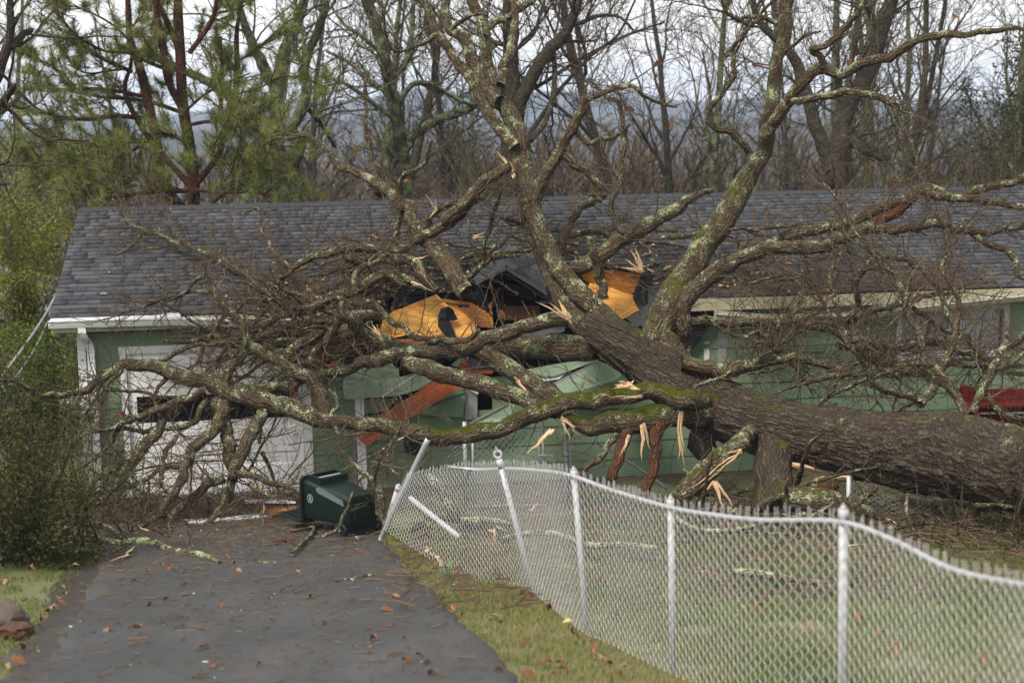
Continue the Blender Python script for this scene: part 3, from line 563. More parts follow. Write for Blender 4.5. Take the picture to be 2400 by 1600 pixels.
# ---------------- the wrecked middle
def hpl(name, k, pts, mat, thick=.018, uvdir=None, jag=0, parent=None):
    """pts: (x, y, n) in picture crop k with depth n from the wall face"""
    P = [onN(*cp(k, x, y), n) for x, y, n in pts]; return plate(name, P, thick, M[mat], parent or house, uvdir, jag, local=True)
wr = empty('wreckage'); wr.parent = house
hpl('plywood_sheet', 'x', [(700, 920, -.42), (900, 850, -.36), (1190, 730, -.25), (1245, 790, -.28), (1310, 850, -.32), (1480, 930, -.40), (1660, 1080, -.5), (1600, 1225, -.56), (1270, 1238, -.56), (880, 1195, -.55), (600, 1255, -.58), (540, 1150, -.52), (580, 1020, -.47)], 'plywood', .016, HS, .004, wr)
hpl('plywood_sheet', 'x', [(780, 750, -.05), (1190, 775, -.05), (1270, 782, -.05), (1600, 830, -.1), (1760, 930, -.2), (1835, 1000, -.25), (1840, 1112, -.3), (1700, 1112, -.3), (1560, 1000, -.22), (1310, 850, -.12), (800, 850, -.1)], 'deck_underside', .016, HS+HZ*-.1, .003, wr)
hpl('roofing_felt', 'x', [(660, 900, -.33), (700, 800, -.3), (735, 710, -.27), (780, 668, -.26), (840, 672, -.26), (850, 705, -.26), (930, 700, -.26), (965, 668, -.26), (1270, 710, -.26), (1600, 742, -.3), (1640, 800, -.3), (1600, 828, -.2), (1270, 780, -.12), (780, 750, -.12), (775, 850, -.2), (700, 900, -.34)], 'felt', .006, HS, .004, wr)
hpl('roofing_felt', 'x', [(1240, 900, -.58), (1330, 870, -.60), (1380, 900, -.58), (1437, 1020, -.57), (1380, 1040, -.58), (1345, 1030, -.58), (1420, 1232, -.60), (1295, 1235, -.60), (1210, 1100, -.59), (1205, 990, -.59)], 'felt', .004, HS, .002, wr)
hpl('roofing_felt', 'x', [(1250, 905, -.605), (1320, 960, -.62), (1285, 1015, -.62), (1215, 985, -.61)], 'felt', .004, HS, .002, wr)
hpl('fascia_board', 'x', [(600, 1255, -.62), (1440, 1232, -.62), (1500, 1245, -.62), (1040, 1300, -.62), (690, 1312, -.62)], 'lumber', .03, HS, 0, wr)
hpl('roofing_felt', 'x', [(740, 1312, -.5), (1040, 1300, -.5), (1560, 1240, -.5), (1520, 1340, -.45), (1100, 1385, -.42), (820, 1370, -.45)], 'felt', .01, HS, .004, wr)  # black sheet filling the dark gap below the fascia board
hpl('roofing_felt', 'x', [(1560, 720, .5), (1760, 640, .6), (1800, 840, .4), (1840, 990, .1), (1750, 930, 0.), (1610, 800, .1)], 'felt', .005, HS, .004, wr)
hpl('splintered_edge', 'x', [(650, 925, -.34), (800, 850, -.3), (795, 835, -.3), (715, 880, -.3)], 'deck_underside', .01, HS, .006, wr)
# buckled roof panel standing up like a tent, its shingles still in rows
def rp(px, py, off): return onRoof(px, py, off)
def tent(A, B, Cc, D, rows, cols, nm):
    A, B, Cc, D = [np.array(p) for p in (A, B, Cc, D)]; root = link('buckled_roof_panel', None, None, house) if False else None
    nn = np.cross(B-A, D-A); nn /= np.linalg.norm(nn); 
    if nn@(CAM-A) < 0: nn = -nn
    base = plate('buckled_roof_panel', [p-nn*.035 for p in (A, B, Cc, D)], .02, M['felt'], house, None, 0, True)
    q = lambda u, v: (A+(B-A)*u)*(1-v)+(D+(Cc-D)*u)*v
    for r in range(rows):
        cut = sorted([0, 1]+[min(.97, max(.03, (c+rnd.random()*.8)/cols)) for c in range(cols-1)])
        for c in range(len(cut)-1):
            u0, u1 = cut[c], cut[c+1]-.01
            if u1-u0 < .02: continue
            v0, v1 = max(0, (r-.25)/rows), (r+1)/rows; o0, o1 = .004, .019+rnd.random()*.004
            P = [q(u0, v0)+nn*.002, q(u1, v0)+nn*.002, q(u1, v1)+nn*.003, q(u0, v1)+nn*.003, q(u0, v0)+nn*o0, q(u1, v0)+nn*o0, q(u1, v1)+nn*o1, q(u0, v1)+nn*o1]
            link('shingle', mesh('shingle', [w2h(p) for p in P], BOXF, fattr=[rnd.choice((.8, .9, 1.))]*6), M['shingle'], base)  # tabs lighter than the main roof: grazing sky shine put into the tone
TB, TF = rp(1176, 566, .03), rp(1187, 634, .40)
tent(rp(1090, 600, .02), TB, TF, rp(1117, 669, .05), 13, 4, 'l'); tent(TB, rp(1262, 606, .02), rp(1283, 694, .04), TF, 12, 4, 'r')
hpl('buckled_flap', 'y', [(530, 455, -.02), (690, 440, -.02), (990, 720, .05), (985, 790, .02), (860, 650, 0.), (700, 540, -.03), (548, 542, -.03)], 'shingle', .02, HS, .004, wr)
hpl('roofing_felt', 'y', [(95, 720, .55), (250, 610, .5), (300, 800, .3), (330, 960, .1), (360, 1000, 0.), (200, 860, .15)], 'felt', .005, HS, .003, wr)
for k, pts, mt_, tk in (('y', [(345, 830, .35), (430, 650, .6), (460, 655, .6), (375, 850, .35)], 'lumber', .08), ('y', [(318, 850, .1), (345, 830, .1), (370, 975, .0), (340, 960, .0)], 'lumber', .04),
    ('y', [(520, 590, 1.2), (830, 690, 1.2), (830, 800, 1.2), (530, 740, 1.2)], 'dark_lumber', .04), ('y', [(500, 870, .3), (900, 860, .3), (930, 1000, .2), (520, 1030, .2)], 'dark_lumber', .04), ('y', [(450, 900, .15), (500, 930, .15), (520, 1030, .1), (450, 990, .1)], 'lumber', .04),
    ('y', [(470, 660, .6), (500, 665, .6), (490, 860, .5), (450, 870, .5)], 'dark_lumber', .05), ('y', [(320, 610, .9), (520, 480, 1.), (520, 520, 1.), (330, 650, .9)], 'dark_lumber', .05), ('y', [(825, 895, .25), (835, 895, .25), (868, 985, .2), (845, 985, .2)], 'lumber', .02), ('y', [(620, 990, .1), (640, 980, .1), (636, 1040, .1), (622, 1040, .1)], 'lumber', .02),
    ('y', [(670, 545, .02), (740, 600, .02), (735, 670, .02), (715, 600, .03)], 'lumber', .01), ('y', [(790, 640, .02), (910, 705, .02), (895, 760, .02), (870, 730, .02), (860, 770, .02), (835, 735, .02), (825, 715, .02)], 'deck_underside', .012), ('y', [(370, 520, .25), (440, 500, .25), (430, 515, .25), (375, 532, .25)], 'lumber', .02)):
    hpl('rafter' if tk > .025 else 'splinter', k, pts, mt_, tk, None, 0, wr)
# right-hand torn deck
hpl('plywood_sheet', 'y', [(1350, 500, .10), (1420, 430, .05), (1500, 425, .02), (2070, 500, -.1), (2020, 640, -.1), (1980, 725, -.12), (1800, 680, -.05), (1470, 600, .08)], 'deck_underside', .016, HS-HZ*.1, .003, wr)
hpl('plywood_sheet', 'y', [(1480, 600, -.12), (1700, 650, -.14), (1980, 740, -.22), (1975, 770, -.24), (1720, 920, -.3), (1580, 1085, -.34), (1500, 1040, -.3), (1400, 830, -.2)], 'plywood', .016, HS-HZ*.2, .003, wr)
hpl('plywood_sheet', 'y', [(1720, 920, -.36), (1975, 765, -.30), (2050, 912, -.38), (1890, 1000, -.42), (1780, 1042, -.44)], 'plywood', .02, HS+HZ*.45, .004, wr)
hpl('roofing_felt', 'y', [(1350, 460, -.0), (1500, 395, -.05), (1700, 415, -.1), (2110, 468, -.2), (2225, 515, -.3), (2140, 720, -.3), (1985, 735, -.2), (2072, 505, -.14), (1500, 428, -.03), (1420, 436, 0.)], 'felt', .006, HS, .003, wr)
hpl('roofing_felt', 'y', [(1980, 745, -.27), (2140, 650, -.33), (2160, 830, -.37), (2050, 915, -.40)], 'felt', .006, HS, .003, wr)
for pts in ([(2145, 655, -.36), (2290, 715, -.40), (2298, 880, -.43), (2230, 910, -.43), (2150, 830, -.40)], [(2050, 915, -.44), (2155, 840, -.42), (2235, 905, -.44), (2200, 1120, -.48), (2080, 1120, -.46)], [(1890, 1010, -.43), (2045, 920, -.43), (2080, 1090, -.46), (2010, 1110, -.46)]): hpl('torn_shingle_strip', 'y', pts, 'shingle', .012, HS, .003, wr)
hpl('fascia_board', 'y', [(1830, 1110, -.3), (2000, 1120, -.3), (2170, 1170, -.3), (2150, 1200, -.3), (1950, 1190, -.3)], 'wet_cedar', .03, HS, 0, wr)
hpl('torn_shingle_strip', 'y', [(700, 1190, .0), (900, 1120, .1), (1200, 1090, .1), (1190, 1160, 0.), (800, 1230, -.05)], 'shingle', .015, HS, .004, wr)
hpl('broken_board', 'y', [(720, 1240, -.1), (1000, 1185, -.05), (980, 1205, -.08), (770, 1255, -.1)], 'wet_cedar', .02, None, 0, wr)
# left of it: glimpse of rafters below the eave
hpl('rafter', 'z', [(225, 215, -.1), (440, 90, -.1), (470, 110, -.1), (470, 240, -.1), (230, 248, -.1)], 'lumber', .03, None, 0, wr)
hpl('rafter', 'z', [(470, 110, -.12), (520, 100, -.12), (505, 250, -.12), (475, 245, -.12)], 'lumber', .05, None, 0, wr)
hpl('fascia_board', 'z', [(225, 250, -.15), (470, 250, -.15), (420, 320, -.18), (225, 365, -.18)], 'wet_cedar', .03, None, 0, wr)
hpl('torn_shingle_strip', 'z', [(160, 140, -.25), (350, 55, -.2), (470, 85, -.2), (440, 95, -.22), (350, 80, -.25), (250, 150, -.28)], 'shingle', .02, HS, .003, wr)
hpl('roofing_felt', 'z', [(490, 220, -.1), (760, 180, -.1), (700, 250, -.1), (560, 300, -.12), (490, 300, -.12)], 'felt', .01, HS, .003, wr)
hpl('broken_board', 'z', [(0, 480, -.14), (85, 475, -.14), (60, 640, -.16), (0, 665, -.16)], 'wet_cedar', .03, HZ, 0, wr)
# bent and fallen lap boards
for pts, mat, th_ in (([(485, 435, -.22), (740, 420, -.2), (1000, 405, -.18), (1190, 358, -.2), (1372, 400, -.22), (1180, 520, -.26), (1000, 575, -.28), (840, 590, -.28), (700, 598, -.28), (495, 612, -.28)], 'pale_green_paint', .012), ([(560, 330, -.14), (860, 230, -.12), (1000, 330, -.15), (1003, 404, -.17), (740, 418, -.18), (485, 433, -.18)], 'pale_green_paint', .012),
    ([(555, 300, -.1), (760, 200, -.08), (880, 230, -.1), (650, 310, -.12)], 'pale_green_paint', .012), ([(1480, 290, -.1), (1560, 220, -.1), (1620, 195, -.1), (1645, 225, -.12), (1600, 285, -.15), (1510, 310, -.15)], 'pale_green_paint', .012),
    ([(1210, 700, -.12), (1600, 555, -.12), (1610, 560, -.12), (1590, 775, -.13), (1200, 755, -.13)], 'green_paint', .012), ([(1150, 610, -.14), (1590, 490, -.14), (1600, 550, -.14), (1180, 700, -.14)], 'green_paint', .012), ([(545, 625, -.08), (1000, 590, -.08), (880, 720, -.08), (560, 760, -.08)], 'green_paint', .012),
    ([(1640, 830, -.25), (1700, 795, -.25), (2000, 650, -.3), (2070, 640, -.3), (2040, 740, -.3), (1800, 860, -.3)], 'pale_green_paint', .02), ([(545, 830, -.06), (700, 1000, -.06), (1100, 960, -.05), (1110, 800, -.05), (700, 760, -.05)], 'green_paint', .012)):
    hpl('siding_board', 'z', pts, mat, th_, HS, 0, wr)
hpl('trim_strip', 'z', [(845, 580, -.30), (975, 490, -.30), (1185, 358, -.30), (1190, 364, -.30), (980, 500, -.30), (852, 584, -.30)], 'white_paint', .006, None, 0, wr)
hpl('cedar_plank', 'z', [(800, 770, -.40), (1090, 590, -.36), (1370, 405, -.32), (1480, 440, -.32), (1590, 490, -.34), (1300, 665, -.40), (1090, 797, -.44), (900, 790, -.44)], 'wet_cedar', .03, HS+HZ*.62, 0, wr)
hpl('cedar_plank', 'z', [(570, 905, -.46), (720, 905, -.44), (870, 930, -.44), (700, 1040, -.48)], 'wet_cedar', .03, HS+HZ*.4, 0, wr)
hpl('cedar_plank', 'z', [(1530, 310, -.2), (1645, 235, -.18), (1650, 330, -.2), (1900, 330, -.2), (1850, 375, -.22), (1650, 370, -.22)], 'wet_cedar', .03, HS+HZ*.4, 0, wr)
hpl('roofing_felt', 'z', [(1650, 230, -.24), (1780, 260, -.22), (1890, 320, -.22), (1650, 330, -.24)], 'shingle', .02, None, .003, wr)
hpl('door_post', 'z', [(1605, 505, -.06), (1660, 505, -.06), (1720, 560, -.06), (1720, 785, -.06), (1605, 800, -.06)], 'grey_trim', .05, HZ, 0, wr)
hpl('trim_strip', 'z', [(1660, 505, -.12), (1735, 545, -.12), (1720, 565, -.12), (1650, 520, -.12)], 'white_paint', .02, None, 0, wr)
hpl('trim_strip', 'z', [(1640, 830, -.27), (1995, 645, -.32), (2000, 655, -.32), (1650, 842, -.27)], 'grey_trim', .01, None, 0, wr)
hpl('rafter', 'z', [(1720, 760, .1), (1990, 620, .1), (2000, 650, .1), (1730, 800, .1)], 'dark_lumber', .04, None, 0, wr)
hpl('roofing_felt', 'z', [(1040, 980, -.12), (1215, 1000, -.12), (1200, 1090, -.12), (1150, 1128, -.12), (1060, 1100, -.12)], 'felt', .01, None, .003, wr)
hpl('siding_board', '8', [(1450, 280, -.3), (1750, 132, -.25), (1850, 170, -.25), (1912, 222, -.27), (1870, 262, -.3), (1550, 352, -.36), (1500, 345, -.35)], 'pale_green_paint', .012, HS+HZ*.3, 0, wr)
hpl('siding_board', '8', [(1240, 195, -.1), (1400, 160, -.1), (1720, 110, -.08), (1750, 128, -.1), (1450, 235, -.12), (1380, 240, -.12), (1290, 210, -.12)], 'pale_green_paint', .012, HS+HZ*.3, 0, wr)
hpl('trim_strip', '8', [(1440, 285, -.31), (1745, 130, -.26), (1755, 137, -.26), (1455, 292, -.31)], 'grey_trim', .008, None, 0, wr)
hpl('trim_strip', '8', [(1360, 245, -.09), (1550, 205, -.08), (1480, 255, -.1), (1380, 270, -.1)], 'white_paint', .01, None, 0, wr)
for z in (1.1, 1.37): 
    for a, b in ((5.9, 8.8),): board(a, b, z, n0=.0)
hpl('window_post', '6', [(145, 1080, -.02), (180, 1070, -.02), (182, 1200, -.02), (145, 1200, -.02)], 'white_paint', .03, HZ, 0, wr)
hpl('window_post', '6', [(240, 990, -.02), (300, 985, -.02), (300, 1220, -.02), (240, 1220, -.02)], 'grey_trim', .03, HZ, 0, wr)
hpl('roofing_felt', '6', [(60, 830, -.2), (200, 860, -.2), (230, 880, -.2), (130, 1060, -.15), (0, 1200, -.1), (-60, 1000, -.1)], 'felt', .02, None, .003, wr)
# ================================================================ the fallen oak
oak = empty('fallen_oak', Wp(2400, 1250, 16.5)*np.array([1, 1, 0])); tag(oak, 'huge lichen-covered oak fallen from the right across the house roof', 'tree')
OL = np.array(oak.location)
def parse(spec, Y0, Y1, clamp=True):
    pts = []
    for seg in spec.split(';'):
        k, body = seg.split(':')
        for tok in body.split():
            a = [float(v) for v in tok.split(',')]; px, py = cp(k, a[0], a[1]); pts.append((px, py, a[2]*CS[k], a[3] if len(a) > 3 else None))
    L = np.concatenate([[0], np.cumsum([math.hypot(pts[i+1][0]-pts[i][0], pts[i+1][1]-pts[i][1]) for i in range(len(pts)-1)])]); L = L/L[-1]
    P = []; R = []
    for (px, py, r, yo), t in zip(pts, L):
        Y = yo if yo else Y0+(Y1-Y0)*t; rw = r/F_PX*Y
        if clamp: Y = min(Y, surfY(px, py)-rw*1.05-.02)
        P.append(Wp(px, py, Y)); R.append(r/F_PX*Y)
    return np.array(P), np.array(R)
buds = []
def twigs(ts, P, R, n, Lr, r0, depth, up=.25, wig=.16, t0=.08, coll=True, budp=.6):
    for _ in range(n):
        t = t0+(1-t0)*rng.random(); p, tg, i = at(P, t); d = perp_dir(tg, rng.uniform(.6, 1.35)); d[2] += up*rng.random(); d /= np.linalg.norm(d)
        L = rng.uniform(*Lr); k = max(4, int(L/.085)); q = walk(p, d, L, k, wig*.8, rng.uniform(-.25, .4))
        ra = min(r0*rng.uniform(.6, 1.3), R[i]*.6); rr = np.linspace(ra, max(.0032, ra*.36), len(q))
        if coll: q = collide(q)
        ts.add(q, rr)
        if depth: twigs(ts, q, rr, max(2, int(L*rng.uniform(2.2, 4.5))), (L*.2, L*.55), ra*.5, depth-1, up*.5, wig*1.05, .2, coll, budp)
        elif rng.random() < budp: buds.append((q[-1], q[-1]-q[-2]))
        if not depth:
            for j in range(1, len(q)-1):
                if rng.random() < .22*budp: buds.append((q[j]+rng.normal(0, .008, 3), rng.normal(0, 1, 3)))
def emit_buds(name, mat, parent, bl, sc=1.):
    if not bl: return
    n = len(bl); c = np.array([b[0] for b in bl]); d = np.array([b[1] for b in bl]); d /= np.linalg.norm(d, axis=1)[:, None]+1e-9
    a = np.cross(d, rng.normal(0, 1, (n, 3))); a /= np.linalg.norm(a, axis=1)[:, None]+1e-9; b = np.cross(d, a); s = (rng.uniform(.006, .013, n)*sc)[:, None]
    V = np.stack([c-d*s*.6, c+a*s*.55, c+b*s*.55, c-a*s*.55, c-b*s*.55, c+d*s*1.7], 1).reshape(-1, 3)
    T = np.array([(0, 2, 1), (0, 3, 2), (0, 4, 3), (0, 1, 4), (5, 1, 2), (5, 2, 3), (5, 3, 4), (5, 4, 1)]); Q = (T[None]+6*np.arange(n)[:, None, None]).reshape(-1, 3)
    o = link(name, bigmesh(name, V, Q, 3, False, None, {'tone': ('FACE', np.repeat(rng.random(n), 8))}), mat, parent); tag(o, kind='stuff')
def shard(ts, p, d, L, wd, thick=.010):
    """splinter of fresh wood: a bent, pointed sliver"""
    p = np.asarray(p, float); d = np.asarray(d, float); d /= np.linalg.norm(d); u = np.cross(d, CAM-p); u /= np.linalg.norm(u); v = np.cross(d, u); k = 6; cur = rng.normal(0, .05)
    V = []; 
    for i in range(k):
        t = i/(k-1); c = p+d*L*t+v*cur*L*t*t+u*rng.normal(0, .02)*L; hw = .6*wd*(1-t**1.6*.95)*(.8+.4*rng.random()); 
        V += [c-u*hw, c+v*thick*(1-t*.7), c+u*hw, c-v*thick*(1-t*.7)]
    Fc = [(4*i+j, 4*i+(j+1) % 4, 4*i+4+(j+1) % 4, 4*i+4+j) for i in range(k-1) for j in range(4)]+[(0, 1, 2, 3)]
    ts.add(V, Fc)
def shards(name, k, x, y, Y, dirs, parent=oak, mat='fresh_wood'):
    """dirs: list of (dx, dy in crop px to the tip, width px)"""
    m = MB(); uv = []
    dirs = [(dx*f+rng.normal(0, .03)*abs(dy), dy*f+rng.normal(0, .03)*abs(dx), wd*g) for dx, dy, wd in dirs for f, g in ((1, 1.), (.7, .5))]
    for dx, dy, wd in dirs:
        px, py = cp(k, x, y); a = Wp(px, py, Y); b = Wp(px+dx*CS[k], py+dy*CS[k], Y+rng.uniform(-.12, .05)); shard(m, a+rng.normal(0, .01, 3), b-a, np.linalg.norm(b-a), wd*CS[k]/F_PX*Y)
    V = np.array(m.v); e = np.array([dirs[0][0], 0, -dirs[0][1]], float); e /= np.linalg.norm(e); uv = np.stack([V@e, np.cross(V, e)[:, 1]+V[:, 1]*.3], 1)
    return link(name, mesh(name, V-(OL if parent is oak else 0), m.f, uv=uv), M[mat], parent)
